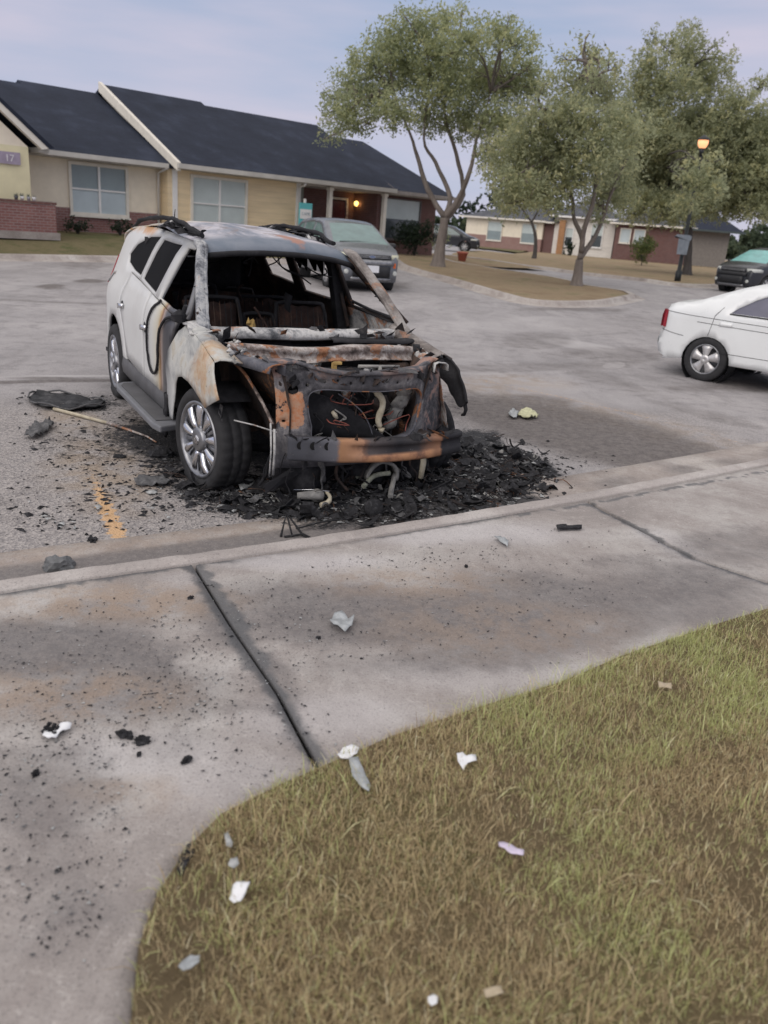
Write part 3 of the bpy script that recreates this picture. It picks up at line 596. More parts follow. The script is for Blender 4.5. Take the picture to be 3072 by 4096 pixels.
# patio wall with things on it
pw = empty('patio_wall', HFP(-17.5, 2.2, 0), HA, 'low red brick patio wall with a pale concrete footing in front of the gabled wing', 'wall')
MB().box((-2.42, 0, 1.18), (6.84, .22, .96)).build('brickwork', M_BRICK, pw); MB().box((-2.42, 0, 1.70), (6.9, .26, .07)).build('coping', M_BRICKD, pw); MB().box((-2.4, 0, .80), (6.96, .30, .2)).build('footing', M_KERB, pw)
MB().box((.89, 1.1, 1.18), (.2, 2.0, .96)).build('side_brickwork', M_BRICK, pw)
PL_ = ['small grey pot with a stubby plant, second from the right end of the patio wall', 'small white pot with a stubby plant, third from the right end of the patio wall', 'small dark pot with a stubby plant, fourth from the right end of the patio wall', 'small white pot with a stubby plant at the right end of the patio wall', 'small dark pot, second from the left on the patio wall', 'small grey pot with a stubby plant, leftmost on the patio wall']
for i, (sx_, c_) in enumerate([(.3, 0), (.12, 1), (-.05, 2), (.45, 1), (-.7, 2), (-.9, 0)]):
    o = empty('patio_pot', pw.location+Matrix.Rotation(HA, 3, 'Z')@Vector((sx_, random.uniform(-.03, .03), 1.735)), random.random()*3, PL_[i], 'plant pot', 'pots lined up on the brick patio wall')
    o.scale = (.8, .8, .8)
    MB().lathe([(.001, 0), (.05, 0), (.075, .12), (.068, .125), (.06, .10), (.001, .10)], (0, 0, 0), 'Z', 12).build('pot', simple('pot_paint', [(.3, .3, .33), (.7, .7, .7), (.08, .08, .09)][c_]), o)
    b = MB()
    for k in range(26):
        p = Vector((random.uniform(-.04, .04), random.uniform(-.04, .04), .09)); q = p+Vector((random.gauss(0, .05), random.gauss(0, .05), random.uniform(.06, .16))); b.add([p+Vector((.012, 0, 0)), p-Vector((.012, 0, 0)), q], [(0, 1, 2)])
    b.build('leaves', MT('pot_leaf', .8).col((.10, .12, .10)).m, o)

# sign on a post in front of the porch
sg = empty('estate_sign', HFP(-6.62, 1.2), HA, 'teal and white notice board on a post by the porch corner', 'sign')
MB().box((0, 0, .9), (.07, .07, 1.8)).build('post', M_TRIMW, sg)
zb = 2.32-HFP(-6.6, 1.2).z
bd = MB().box((.0, -.06, zb-.38), (.60, .04, .86)).build('board', simple('teal_paint', (.12, .48, .50), .5, var=.06), sg)
MB().box((.0, -.085, zb-.34), (.54, .006, .34)).build('white_panel', M_TRIMW, bd)
text('CAME', .15, Matrix.Translation((0, -.092, zb-.33)) @ RX, simple('grey_letters', (.35, .42, .45)), bd)

# ---------------------------------------------------------------- far houses across the road
def far_house(name, label, pl0, pl1, wall, base_m, h=2.65, base_h=.95, roofm=M_ROOF2, wins=(), depth=9, ridge=1.7, panes=(M_BL2, M_GLD), trim=M_TRIM, hip=True, over=.5):
    a = aty(*pl0); c = aty(*pl1); d = (c-a); d.z = 0; Ln = d.length; r = math.atan2(d.y, d.x)
    root = empty(name, (a.x, a.y, min(a.z, c.z)), r, label, 'house')
    hs = [[(x0, z0), (x1, z0), (x1, z1), (x0, z1)] for x0, x1, z0, z1 in wins]
    f_ = lambda x, z: Vector((x, 0, z))
    up = [[(x0, max(z0, base_h+.002)), (x1, max(z0, base_h+.002)), (x1, z1), (x0, z1)] for x0, x1, z0, z1 in wins]
    panel('wall', [(0, base_h if base_m else -1), (Ln, base_h if base_m else -1), (Ln, h), (0, h)], f_, wall, root, up, step=4, solid=.2, off=-1, smooth=False)
    if base_m:
        lo_ = [[(x0, z0), (x1, z0), (x1, base_h-.002), (x0, base_h-.002)] for x0, x1, z0, z1 in wins if z0 < base_h-.05]
        panel('brick_base', [(0, -1), (Ln, -1), (Ln, base_h), (0, base_h)], lambda x, z: Vector((x, -.04, z)), base_m, root, lo_, step=4, solid=.2, off=-1, smooth=False)
    MB().box((.1, depth/2+.2, h/2-.1), (.2, depth-.4, h+.2)).build('side_wall', wall, root); MB().box((Ln-.1, depth/2+.2, h/2-.1), (.2, depth-.4, h+.2)).build('side_wall', wall, root)
    MB().box((Ln/2, depth, h/2), (Ln, .2, h)).build('rear_wall', wall, root)
    o_ = over; k = depth/2 if hip else 0
    MB().add([(-o_, -o_, h), (Ln+o_, -o_, h), (Ln+o_, depth+o_, h), (-o_, depth+o_, h), (min(k, Ln/2-.1), depth/2, h+ridge), (max(Ln-k, Ln/2+.1), depth/2, h+ridge)], [(0, 1, 5, 4), (1, 2, 5), (2, 3, 4, 5), (3, 0, 4), (3, 2, 1, 0)]).build('roof', roofm, root)
    MB().box((Ln/2, -o_-.06, h-.02), (Ln+2*o_, .12, .14)).build('gutter', trim, root)
    for x0, x1, z0, z1 in wins: window(root, x0-.04, x1+.04, z0-.03, z1+.04, -.03, *panes, frame=trim, cross=False, fw=.07)
    return root
def wpx(pl0, pl1, px, x):  # metres along a facade for a pixel column
    a = aty(*pl0); c = aty(*pl1); n = Vector((-(c-a).y, (c-a).x, 0)).normalized(); d_ = ray(px, x); p = CAM+d_*((a-CAM).dot(n)/d_.dot(n)); return (p-a).dot((c-a).normalized())
P0, P1 = (1003, 527.5, 81), (1166, 547, 76)
w_ = [(wpx(P0, P1, 1054, 500), wpx(P0, P1, 1085, 500), .75, 2.35), (wpx(P0, P1, 1127, 510), wpx(P0, P1, 1158, 510), .75, 2.35)]
far_house('brick_and_cream_house', 'far cream house with a brick base and two windows behind the thin tree', P0, P1, M_STUC, M_BRICKF, base_h=1.15, wins=w_, panes=(M_BL2, M_BLUP))
far_house('brown_recess_house', 'narrow dark brown brick end wall beside the white sided house', (1167, 548, 76.3), (1189, 550.5, 75.2), M_BRICKD, None, depth=7, roofm=M_ROOF2)
P0, P1 = (1190, 551, 75), (1318, 564, 73.5)
wx = lambda a, b: (wpx(P0, P1, a, 510), wpx(P0, P1, b, 510))
wh = far_house('white_sided_house', 'far white sided house with an orange wooden post behind the forked tree', P0, P1, M_WHS, None, h=3.3, wins=[(*wx(1222, 1238), .9, 2.4), (*wx(1277, 1302), 1.0, 2.9)], trim=M_TRIMW)
xs_ = wx(1207, 1220); MB().box(((xs_[0]+xs_[1])/2, -.25, 1.5), (xs_[1]-xs_[0], .3, 3.0)).build('wooden_post', simple('orange_wood', (.36, .19, .09), .8), wh)
P0, P1 = (1320, 563, 72.5), (1478, 576, 70.5)
wx = lambda a, b: (wpx(P0, P1, a, 500), wpx(P0, P1, b, 500))
far_house('brick_house', 'far dark red brick house with a pair of pale windows', P0, P1, M_BRICKD, None, h=3.0, wins=[(*wx(1341, 1363), 1.5, 2.6), (*wx(1371, 1394), 1.5, 2.6)], panes=(M_BLLO, M_BLLO))
P0, P1 = (1480, 576, 70.5), (1562, 583, 70.3)
gh = far_house('grey_house', 'grey brown house end with a dark sloping roof edge, behind the street lamp', P0, P1, simple('taupe_siding', (.22, .20, .18), .8), None, h=2.9, ridge=2.2, depth=10, over=.9, roofm=M_ROOF, trim=simple('dark_trim', (.06, .08, .08)))
for p_ in ((1518, 562), (1533, 566)):
    q_ = G(*p_); o = empty('bin', (q_.x, q_.y-1.0, q_.z), .6, 'dark wheeled bin beside the grey house, '+('left' if p_[0] < 1525 else 'right')+' of two', 'bin', 'wheeled bins by the grey house')
    MB().lathe([(.001, 0), (.26, 0), (.33, 1.1), (.36, 1.12), (.30, 1.18), (.001, 1.2)], (0, 0, 0), 'Z', 4, smooth=False).build('body', simple('bin_plastic', (.02, .035, .035), .6), o)
    MB().box((0, -.02, 1.22), (.52, .56, .06)).build('lid', simple('bin_plastic2', (.025, .03, .03), .5), o)
# ---------------------------------------------------------------- trees and plants
def leaf_mat(name, c, var=.35):
    t = MT(name, .7, spec=.25); a = t.attr('tint')
    base_ = t.ramp(a, [(0, tuple(x*(1-var) for x in c)), (.5, c), (1, (min(1, c[0]*(1+var)*1.12), c[1]*(1+var), c[2]*(1+var*.6)))])
    t.col(base_)
    tr = t.N.new('ShaderNodeBsdfTranslucent'); t.L.new(base_, tr.inputs[0]); mx_ = t.N.new('ShaderNodeMixShader'); mx_.inputs[0].default_value = .55
    t.L.new(t.b.outputs[0], mx_.inputs[1]); t.L.new(tr.outputs[0], mx_.inputs[2]); t.L.new(mx_.outputs[0], t.N['Material Output'].inputs[0]); return t.m
def bark_mat(name, c):
    t = MT(name, .9, spec=.1); n = t.noise(6, 7, .75, stretch=(1, 1, .25)); t.col(t.ramp(n, [(.3, tuple(x*.55 for x in c)), (.6, c), (.75, tuple(x*1.4 for x in c))])); t.bump(n, .8, .04); return t.m
M_BARK = bark_mat('grey_bark', (.22, .19, .17)); M_BARKD = bark_mat('dark_bark', (.11, .10, .095))
M_LF1 = leaf_mat('olive_leaves', (.37, .41, .24)); M_LF2 = leaf_mat('grey_green_leaves', (.39, .42, .26)); M_LF3 = leaf_mat('dark_leaves', (.035, .055, .035)); M_LF4 = leaf_mat('yellow_green_leaves', (.12, .15, .055))
def leaves(name, m, parent, blobs, per_m3, leaf=(.11, .045), tw=.2, droop=.5, seed=1, shell=.55):
    """blobs: (centre, (rx,ry,rz)); leaf sprays of a dozen leaves each"""
    r = np.random.default_rng(seed); C_, T_ = [], []
    for c, rad in blobs:
        vol = 4.19*rad[0]*rad[1]*rad[2]; n = max(3, int(vol*per_m3*(3.9 if tw > .15 and per_m3 > 5 else 1)))
        d = r.normal(size=(n, 3)); d /= np.linalg.norm(d, axis=1)[:, None]; q = r.random(n)**shell
        q *= 1+.14*np.sin(d[:, 0]*5+seed)*np.cos(d[:, 2]*4+d[:, 1]*3)
        C_.append(np.array(c)+d*q[:, None]*np.array(rad))
    P = np.concatenate(C_); n = len(P); k = 12
    tint = np.clip(.5+r.normal(0, .22, n), 0, 1)
    ax = r.normal(size=(n, 3)); ax[:, 2] -= droop; ax /= np.linalg.norm(ax, axis=1)[:, None]
    t = r.random((n, k)); pos = P[:, None]+ax[:, None]*(t[..., None]-.5)*tw*2.4+r.normal(0, tw*.32, (n, k, 3))
    pos = pos.reshape(-1, 3); N_ = len(pos)
    u = np.repeat(ax, k, 0)*.6+r.normal(0, .6, (N_, 3)); u /= np.linalg.norm(u, axis=1)[:, None]
    v = np.cross(u, r.normal(size=(N_, 3))); v /= np.linalg.norm(v, axis=1)[:, None]
    s_ = r.uniform(.6, 1.4, N_)[:, None]; a = u*leaf[0]*.5*s_; b = v*leaf[1]*.5*s_
    V = np.stack([pos-a, pos-b, pos+a, pos+b], 1).reshape(-1, 3)
    me_ = bpy.data.meshes.new(name); me_.vertices.add(len(V)); me_.vertices.foreach_set('co', V.ravel().astype(np.float32))
    me_.loops.add(len(V)); me_.loops.foreach_set('vertex_index', np.arange(len(V), dtype=np.int32)); me_.polygons.add(N_)
    me_.polygons.foreach_set('loop_start', np.arange(0, len(V), 4, dtype=np.int32)); me_.update()
    o = bpy.data.objects.new(name, me_); COL.objects.link(o); me_.materials.append(m); o.parent = parent
    setattr_f(o, 'tint', np.repeat(np.clip(np.repeat(tint, k)+r.normal(0, .12, N_), 0, 1), 4)); return o
def px2m(y): return y*1.06/1766.4
def tree(name, label, base, depth, trunk, limbs, blobs, ml, mb_, r0=.22, dens_=9, leaf=(.125, .05), seed=1, group=None, cat='tree', twigs=True):
    """trunk/limbs/crown blobs are given by where they are seen, at the tree's own distance"""
    root = empty(name, base, 0, label, cat, group); b0 = Vector(base)
    q = lambda x, y, dy=0: aty(x, y, depth+dy)-b0
    b = MB(); tp = [Vector((0, 0, -.1))]+[q(*p) for p in trunk]
    tp = [Vector(p) for p in spl(tp, 4)]; n = len(tp)
    rs = [r0*(1.0-.35*i/n)*(1+1.1*math.exp(-i*.9)) for i in range(n)]
    b.tube(tp, rs, 12); tr = b.build('trunk', mb_, root, rough=(.03, 3)); rr = rs[-1]
    ends = []
    for li in limbs:
        st, pts = li[0], li[1:]; P = [tp[-1] if st is None else q(*st)]+[q(*p) for p in pts]; P = [Vector(p) for p in spl(P, 4)]
        m_ = len(P); b = MB(); b.tube(P, [rr*(.75*(1-i/m_)**.8+.05) for i in range(m_)], 8); b.build('limb', mb_, root, rough=(.03, 2.5)); ends += P[m_//2:]
    bl = []; rd = random.Random(seed)
    for x, y, r_, *dy in blobs:
        dy = dy[0] if dy else rd.uniform(-1.6, 1.6); c = q(x, y, dy); R_ = r_*px2m(depth+dy); bl.append((c, (R_*1.1, R_*1.25, R_*.85)))
        if twigs and ends:
            e_ = min(ends, key=lambda p: (p-c).length); mid = (e_+c)/2+Vector((rd.uniform(-.3, .3), rd.uniform(-.3, .3), rd.uniform(0, .4)))
            bb = MB(); P = [Vector(p) for p in spl([e_, mid, c], 4)]; bb.tube(P, [.055*(1-.75*i/len(P)) for i in range(len(P))], 5)
            for _ in range(5):
                s_ = P[rd.randrange(2, len(P))]; d_ = Vector((rd.gauss(0, 1), rd.gauss(0, 1), rd.gauss(.2, .7))).normalized()*R_*.8; bb.tube([s_, s_+d_*.5+Vector((0, 0, .1)), s_+d_], [.022, .014, .006], 4)
            bb.build('branch', mb_, root)
    leaves('crown', ml, root, bl, dens_, leaf, tw=.22, seed=seed); return root
g1 = G(945, 576, .1); D1 = g1.y
tree('shade_tree', 'large olive green tree with a pale forked trunk by the porch corner', g1, D1, [(950, 540), (957, 500), (960, 470)],
     [(None, (925, 410), (905, 350), (886, 290), (850, 200)), (None, (972, 425, .3), (940, 350, .6), (915, 300, .5), (930, 180, .5)), (None, (990, 430), (1015, 370, -.5), (1030, 300), (1060, 200)), ((958, 480), (1000, 420, 1.2), (985, 330, 1), (960, 240, 1), (985, 130, 1))],
     [(745, 245, 46), (728, 285, 26), (715, 215, 24), (752, 180, 36), (800, 205, 50), (800, 130, 44), (850, 85, 46), (905, 55, 40), (960, 45, 34), (880, 150, 60), (850, 240, 46), (945, 110, 50), (1010, 85, 48), (1075, 70, 40), (1120, 95, 38), (1145, 140, 30), (960, 190, 60), (1035, 165, 55), (1100, 180, 55), (925, 255, 40), (1010, 260, 50), (1085, 265, 55), (780, 275, 26), (1060, 330, 34), (700, 300, 12), (1160, 190, 34), (1000, 20, 16), (870, 30, 14), (1100, 40, 14), (700, 250, 14), (760, 130, 18)], M_LF1, M_BARK, .21, 13, seed=3)
g3 = G(1245, 617, .1); D3 = g3.y
tree('forked_tree', 'grey green tree with a V shaped trunk on the tip of the dry island', g3, D3, [(1248, 590), (1252, 560)],
     [(None, (1258, 520), (1240, 470), (1235, 420), (1210, 330), (1180, 250)), (None, (1280, 520, .3), (1300, 480, .4), (1320, 420, .2), (1360, 330)), ((1256, 545), (1263, 490, -.3), (1285, 420, -.4), (1290, 300), (1280, 200))],
     [(1120, 335, 62), (1085, 395, 42), (1150, 410, 48), (1190, 330, 62), (1200, 260, 50), (1240, 190, 50), (1215, 130, 26), (1280, 130, 34), (1300, 200, 46), (1265, 270, 60), (1240, 400, 52), (1300, 340, 60), (1320, 420, 52), (1345, 280, 55), (1150, 250, 44), (1060, 350, 30), (1200, 440, 34), (1290, 455, 30), (1330, 150, 22), (1265, 85, 16), (1180, 180, 24), (1140, 300, 50), (1110, 380, 50), (1175, 385, 50), (1100, 440, 34), (1240, 330, 60), (1330, 360, 50), (1285, 165, 34), (1270, 115, 22), (1235, 235, 40), (1310, 180, 26)], M_LF2, M_BARK, .17, 11, seed=5)
g4 = aty(1487, 575, 46); g4.z = float(H(g4.x, g4.y))
tree('wide_tree', 'tall dense grey green tree crown behind the street lamp at the right', g4, 46, [(1488, 540), (1490, 490)],
     [(None, (1470, 430), (1430, 340), (1420, 230)), (None, (1510, 430), (1560, 340), (1590, 260)), (None, (1495, 420), (1480, 300), (1480, 170))],
     [(1385, 190, 40), (1400, 130, 32), (1412, 80, 20), (1440, 190, 55), (1480, 110, 40), (1488, 65, 22), (1520, 170, 50), (1400, 290, 60), (1470, 290, 62), (1540, 270, 60), (1590, 220, 34), (1600, 320, 60), (1550, 370, 62), (1480, 390, 62), (1410, 390, 60), (1380, 450, 40), (1460, 455, 42), (1560, 445, 40), (1640, 250, 30), (1650, 380, 60), (1640, 450, 34), (1700, 300, 70), (1720, 400, 80), (1570, 130, 18), (1545, 100, 14), (1650, 180, 22), (1515, 440, 40), (1690, 470, 30), (1360, 340, 50), (1350, 420, 45), (1440, 330, 60), (1500, 340, 60), (1430, 440, 40), (1600, 430, 50), (1340, 250, 40), (1620, 300, 50), (1490, 380, 34, -12), (1530, 400, 36, -12), (1545, 350, 22, -12), (1480, 440, 30, -12), (1500, 345, 14, -12)], M_LF2, M_BARKD, .2, 8, leaf=(.16, .065), seed=8)
g2 = aty(1153, 560, 54); g2.z = float(H(g2.x, g2.y))
tree('thin_tree', 'slender tree with one curved dark trunk in front of the cream house', g2, 54, [(1157, 530), (1155, 500), (1148, 480)], [(None, (1130, 455), (1110, 430)), (None, (1165, 450), (1170, 420))],
     [(1100, 440, 26), (1130, 420, 30), (1170, 430, 26), (1150, 395, 30), (1075, 425, 18)], M_LF2, M_BARKD, .12, 7, leaf=(.16, .07), seed=10)
g5 = aty(1075, 540, 95); g5.z = .4
tree('evergreen_tree', 'dark evergreen crown rising behind the roof of the cream house', g5, 95, [(1075, 500)], [(None, (1075, 470))],
     [(990, 455, 24), (1020, 448, 26), (1060, 440, 28), (1100, 442, 26), (1140, 446, 24), (1180, 445, 26), (1215, 450, 24)], M_LF3, M_BARKD, .25, 1.6, leaf=(.35, .2), seed=12, twigs=False)
g6 = aty(1385, 583, 58); g6.z = float(H(g6.x, g6.y))
tree('sapling', 'young pale green sapling on the lawn in front of the brick house', g6, 58, [(1386, 565)], [(None, (1388, 545))], [(1390, 537, 18), (1382, 554, 13), (1405, 527, 13), (1373, 530, 12), (1395, 517, 11), (1390, 562, 8)], M_LF4, M_BARKD, .04, 14, leaf=(.15, .07), seed=13)
def shrub(name, label, p, rad, m, n=1, seed=1, group=None, dens_=60, leaf=(.09, .04), cat='shrub'):
    root = empty(name, p, 0, label, cat, group); r = random.Random(seed); b = MB()
    for i in range(9):
        a_ = r.random()*6.28; q_ = Vector((math.cos(a_)*rad[0]*.6*r.random(), math.sin(a_)*rad[1]*.6*r.random(), rad[2]*(1+.6*r.random()))); b.tube([(0, 0, -.05), q_*.5+Vector((0, 0, .1)), q_], [.02, .012, .006], 5)
    b.build('stem', M_BARKD, root)
    bl = [(Vector((r.uniform(-.5, .5)*rad[0], r.uniform(-.5, .5)*rad[1], rad[2]*r.uniform(.6, 1.4))), tuple(x*r.uniform(.45, .65) for x in rad)) for _ in range(10)]
    leaves('foliage', m, root, bl, dens_, leaf, tw=.10, droop=-.4, seed=seed); return root
def hfp(s, f_): p = HFP(s, f_); p.z += .07; return p
shrub('shrub', 'big dark green rounded bush under the porch side window', hfp(-.5, 1.1), (1.05, .8, .8), M_LF3, seed=21, dens_=70)
shrub('shrub', 'loose lighter green shrub between the dark bush and the tree trunk', hfp(.95, 1.2), (.55, .5, .75), M_LF1, seed=22, dens_=28)
shrub('shrub', 'small dark shrub by the brick base, left of the two', hfp(-15.3, 1.0), (.55, .4, .28), M_LF3, seed=23, group='small shrubs by the brick base')
shrub('shrub', 'small dark shrub by the brick base, right of the two', hfp(-13.9, 1.0), (.5, .4, .27), M_LF3, seed=24, group='small shrubs by the brick base')
shrub('shrub', 'low dark shrub against the white sided house', aty(1228, 560, 72), (.6, .5, .9), M_LF3, seed=25, dens_=20, leaf=(.2, .1))
pp = hfp(1.15, 2.4); po = empty('plant_pot', pp, 0, 'terracotta red pot on the dry bed beside the tree trunk', 'plant pot')
MB().lathe([(.001, 0), (.15, 0), (.22, .34), (.25, .34), (.25, .41), (.21, .41), (.19, .34), (.001, .33)], (0, 0, 0), 'Z', 20).build('pot', simple('terracotta', (.42, .13, .09), .7), po)
MB().lathe([(.001, .345), (.188, .345)], (0, 0, 0), 'Z', 12).build('soil', M_DIRT, po)
# far wood on the horizon
fw = empty('tmp', (0, 0, 0)); bl = []
for i in range(70): bl.append((Vector((40+i*3.2+random.uniform(-2, 2), 190+random.uniform(-8, 8)-i*.6, 2+random.uniform(0, 2.2))), (4.2, 3, 3.6)))
for i in range(40): bl.append((Vector((-5+i*1.6, 150, 1.5)), (2.5, 2.5, 2.2)))
o = leaves('distant_wood', leaf_mat('far_leaves', (.09, .12, .075)), None, bl, .9, (.8, .5), tw=.6, seed=31); tag(o, 'distant band of green woodland beyond the houses', 'woodland', kind='stuff'); bpy.data.objects.remove(fw)

# ---------------------------------------------------------------- street lamp
M_BLACK = simple('black_metal', (.02, .024, .026), .45, .4); M_GREYM = simple('grey_metal', (.30, .33, .36), .5, .5)
lb = G(1462, 612); top = aty(1521, 318, lb.y); hh = top.z-lb.z
lp = empty('street_lamp', lb, 0, 'tall black street lamp with a lit orange head among the right hand tree', 'street lamp')
b = MB(); b.tube([(0, 0, -.1), (0, 0, .5), (0, 0, .52), (0, 0, hh-.3)], [.14, .13, .09, .06], 12); b.build('pole', M_BLACK, lp)
b = MB(); b.tube([(0, 0, hh-.32), (0, 0, hh-.05)], [.07, .10], 10); b.build('collar', M_BLACK, lp); b = MB(); b.tube([(0, 0, hh+.26), (0, 0, hh+.3), (0, 0, hh+.45)], [.26, .24, .03], 12); b.build('lamp_cap', M_BLACK, lp)
MB().lathe([(.001, hh-.04), (.13, hh-.03), (.2, hh+.1), (.21, hh+.25), (.001, hh+.26)], (0, 0, 0), 'Z', 14).build('lamp_globe', emis('lit_street_globe', (1.0, .42, .20), 1.15), lp)
sgn = MB(); p0 = aty(1462, 549, lb.y-.2)-lb; p1 = aty(1464, 506, lb.y-.2)-lb
sgp = empty('pole_sign', lb+Vector((0, -.17, 0)), 0, 'pale grey notice plate fixed to the lamp pole', 'sign')
b = MB(); b.prism([(-.30, p0.z), (.12, p0.z), (.14, p0.z+.55), (.20, p0.z+.62), (.20, p1.z-.05), (.1, p1.z), (-.42, p1.z), (-.52, p1.z-.12), (-.5, p0.z+.72), (-.32, p0.z+.62)], lambda x, z: (x, -.03, z), lambda x, z: (x, .0, z)); b.build('plate', M_GREYM, sgp)
b = MB(); b.bar((0, .03, p0.z+.2), (0, .03, p1.z-.1), .05, .05); b.build('bracket', M_BLACK, sgp)
# ---------------------------------------------------------------- cars
def paint_mat(name, c, rough=.28, metal=.0, spec=.5):
    t = MT(name, rough, metal, spec); n = t.noise(1.3, 4); t.col(t.ramp(n, [(.35, tuple(x*.93 for x in c)), (.65, c)])); t.set('Coat Weight', .5); t.set('Coat Roughness', .12)
    t.set('Roughness', t.ss(t.noise(9, 5), -.3, 1.6)); return t.m
M_TYRE = simple('tyre_rubber', (.022, .022, .024), .8, var=.3, scale=12); M_CHROME = simple('bright_alloy', (.72, .73, .76), .18, 1.0, var=.1, scale=8)
M_ALLOYD = simple('dull_alloy', (.28, .285, .30), .4, .8, var=.3, scale=14); M_DARKP = simple('black_plastic', (.02, .021, .024), .55, var=.2); M_HUBC = simple('silver_hubcap', (.55, .54, .54), .35, .5, var=.2, scale=12)
M_REDL = simple('red_lens', (.30, .015, .03), .15, var=.1); M_AMB = simple('amber_lens', (.75, .16, .04), .2, var=.1); M_HEAD = glass_mat('clear_lens', (.55, .57, .54), .1); M_PLATE = simple('white_plate', (.72, .73, .76), .5, var=.04)
def wheel(parent, x, y, r, rr, width, style='hubcap', steer=0, flat=None, rim_m=None, dz=0, burnt=None):
    """thing > wheel (an Empty-free tyre mesh) with rim, spokes as sub-parts; outer face looks to sign(y)"""
    sg_ = 1 if y > 0 else -1; w2 = width/2
    b = MB(); prof = [(rr*.96, -w2*.7), (rr, -w2*.9), (rr*1.1, -w2), (r*.93, -w2*.98), (r*.985, -w2*.8), (r*.992, -w2*.6), (r, -w2*.34), (r, -w2*.28), (r, -w2*.22), (r*1.003, 0), (r, w2*.22), (r, w2*.28), (r, w2*.34), (r*.992, w2*.6), (r*.985, w2*.8), (r*.93, w2*.98), (rr*1.1, w2), (rr, w2*.9), (rr*.96, w2*.7)]
    nn = 132; P = []
    for r_, o_ in prof:
        row = []
        for k in range(nn):
            a = 2*math.pi*k/nn; q = r_
            if abs(o_) < w2*.93 and r_ > r*.9: q -= .007*((k+(2 if o_ > 0 else 0)) % 4 == 0)+.008*(abs(abs(o_)-w2*.28) < w2*.04)
            x__, z__ = q*math.cos(a), q*math.sin(a)
            if flat is not None and z__ < flat: z__ = flat+(z__-flat)*.12; x__ *= 1.02
            row.append(Vector((x__, o_*(1.10 if flat is not None and z__ < flat+.06 else 1), z__)))
        P.append(row)
    b.grid(P, True, closed=True); t_ = b.build('wheel', burnt or M_TYRE, parent); t_.location = (x, y-sg_*w2, r+dz); t_.rotation_euler = (0, 0, steer)
    f = sg_*w2; b = MB(); b.lathe([(rr*1.02, f*.86), (rr*1.01, f*.98), (rr*.95, f*.99), (rr*.90, f*.80), (rr*.86, -f*.2), (.001, -f*.22)], (0, 0, 0), 'Y', 40); b.build('rim', rim_m or M_ALLOYD, t_)
    if style == 'chrome':
        b = MB()
        for k in range(9):
            a = 2*math.pi*k/9+.17; ca, sa = math.cos(a), math.sin(a); tx, tz = -sa, ca
            P = []
            for rad, wd, dep in ((.24, .05, .80), (.45, .085, .93), (.68, .13, .97), (.86, .17, .93), (.94, .185, .86)):
                P.append([Vector((ca*rad*rr+tx*j*wd*rr, f*(dep-abs(j)**2*.20), sa*rad*rr+tz*j*wd*rr)) for j in (-1, -.6, 0, .6, 1)])
            b.grid(P, True)
        b.build('spokes', M_CHROME, t_, solid=.01, off=0)
        b = MB()
        for k in range(9):
            a = 2*math.pi*(k+.5)/9+.17; ca, sa = math.cos(a), math.sin(a); tx, tz = -sa, ca
            b.grid([[Vector((ca*rad*rr+tx*j*wd*rr, f*dep, sa*rad*rr+tz*j*wd*rr)) for j in (-1, 0, 1)] for rad, wd, dep in ((.25, .05, .62), (.6, .045, .66), (.93, .08, .62))], True)
        b.build('inner_spokes', M_ALLOYD, t_, solid=.02, off=0)
        b = MB(); b.lathe([(.33*rr, f*.75), (.32*rr, f*.95), (.26*rr, f*1.0), (.001, f*1.01)], (0, 0, 0), 'Y', 24); b.build('hub_cap', M_ALLOYD, t_)
        b = MB(); b.lathe([(.12*rr, f*1.01), (.13*rr, f*1.03), (.10*rr, f*1.03), (.09*rr, f*1.01)], (0, 0, 0), 'Y', 20)
        for a in (-.5, 0, .5): b.bar((-.08*rr+a*.06*rr, f*1.02, .05*rr+a*.1*rr), (.07*rr+a*.06*rr, f*1.02, -.06*rr+a*.1*rr), .012, .01, up=(0, 1, 0))
        b.build('hub_emblem', M_CHROME, t_)
    else:
        b = MB(); n_s = 5 if style == 'hubcap' else 7
        for k in range(n_s):
            a = 2*math.pi*k/n_s+.3; ca, sa = math.cos(a), math.sin(a); tx, tz = -sa, ca; P = []
            for rad, wd, dep in ((.1, .12, 1.0), (.35, .2 if n_s == 5 else .12, .98), (.7, .30 if n_s == 5 else .13, .93), (.97, .46 if n_s == 5 else .17, .86)):
                P.append([Vector((ca*rad*rr+tx*j*wd*rr, f*(dep-abs(j)*.05), sa*rad*rr+tz*j*wd*rr)) for j in (-1, 0, 1)])
            b.grid(P, True)
        b.lathe([(.30*rr, f*.9), (.28*rr, f*1.02), (.001, f*1.05)], (0, 0, 0), 'Y', 20); b.build('hub_cap', M_HUBC, t_, solid=.008, off=0)
    return t_
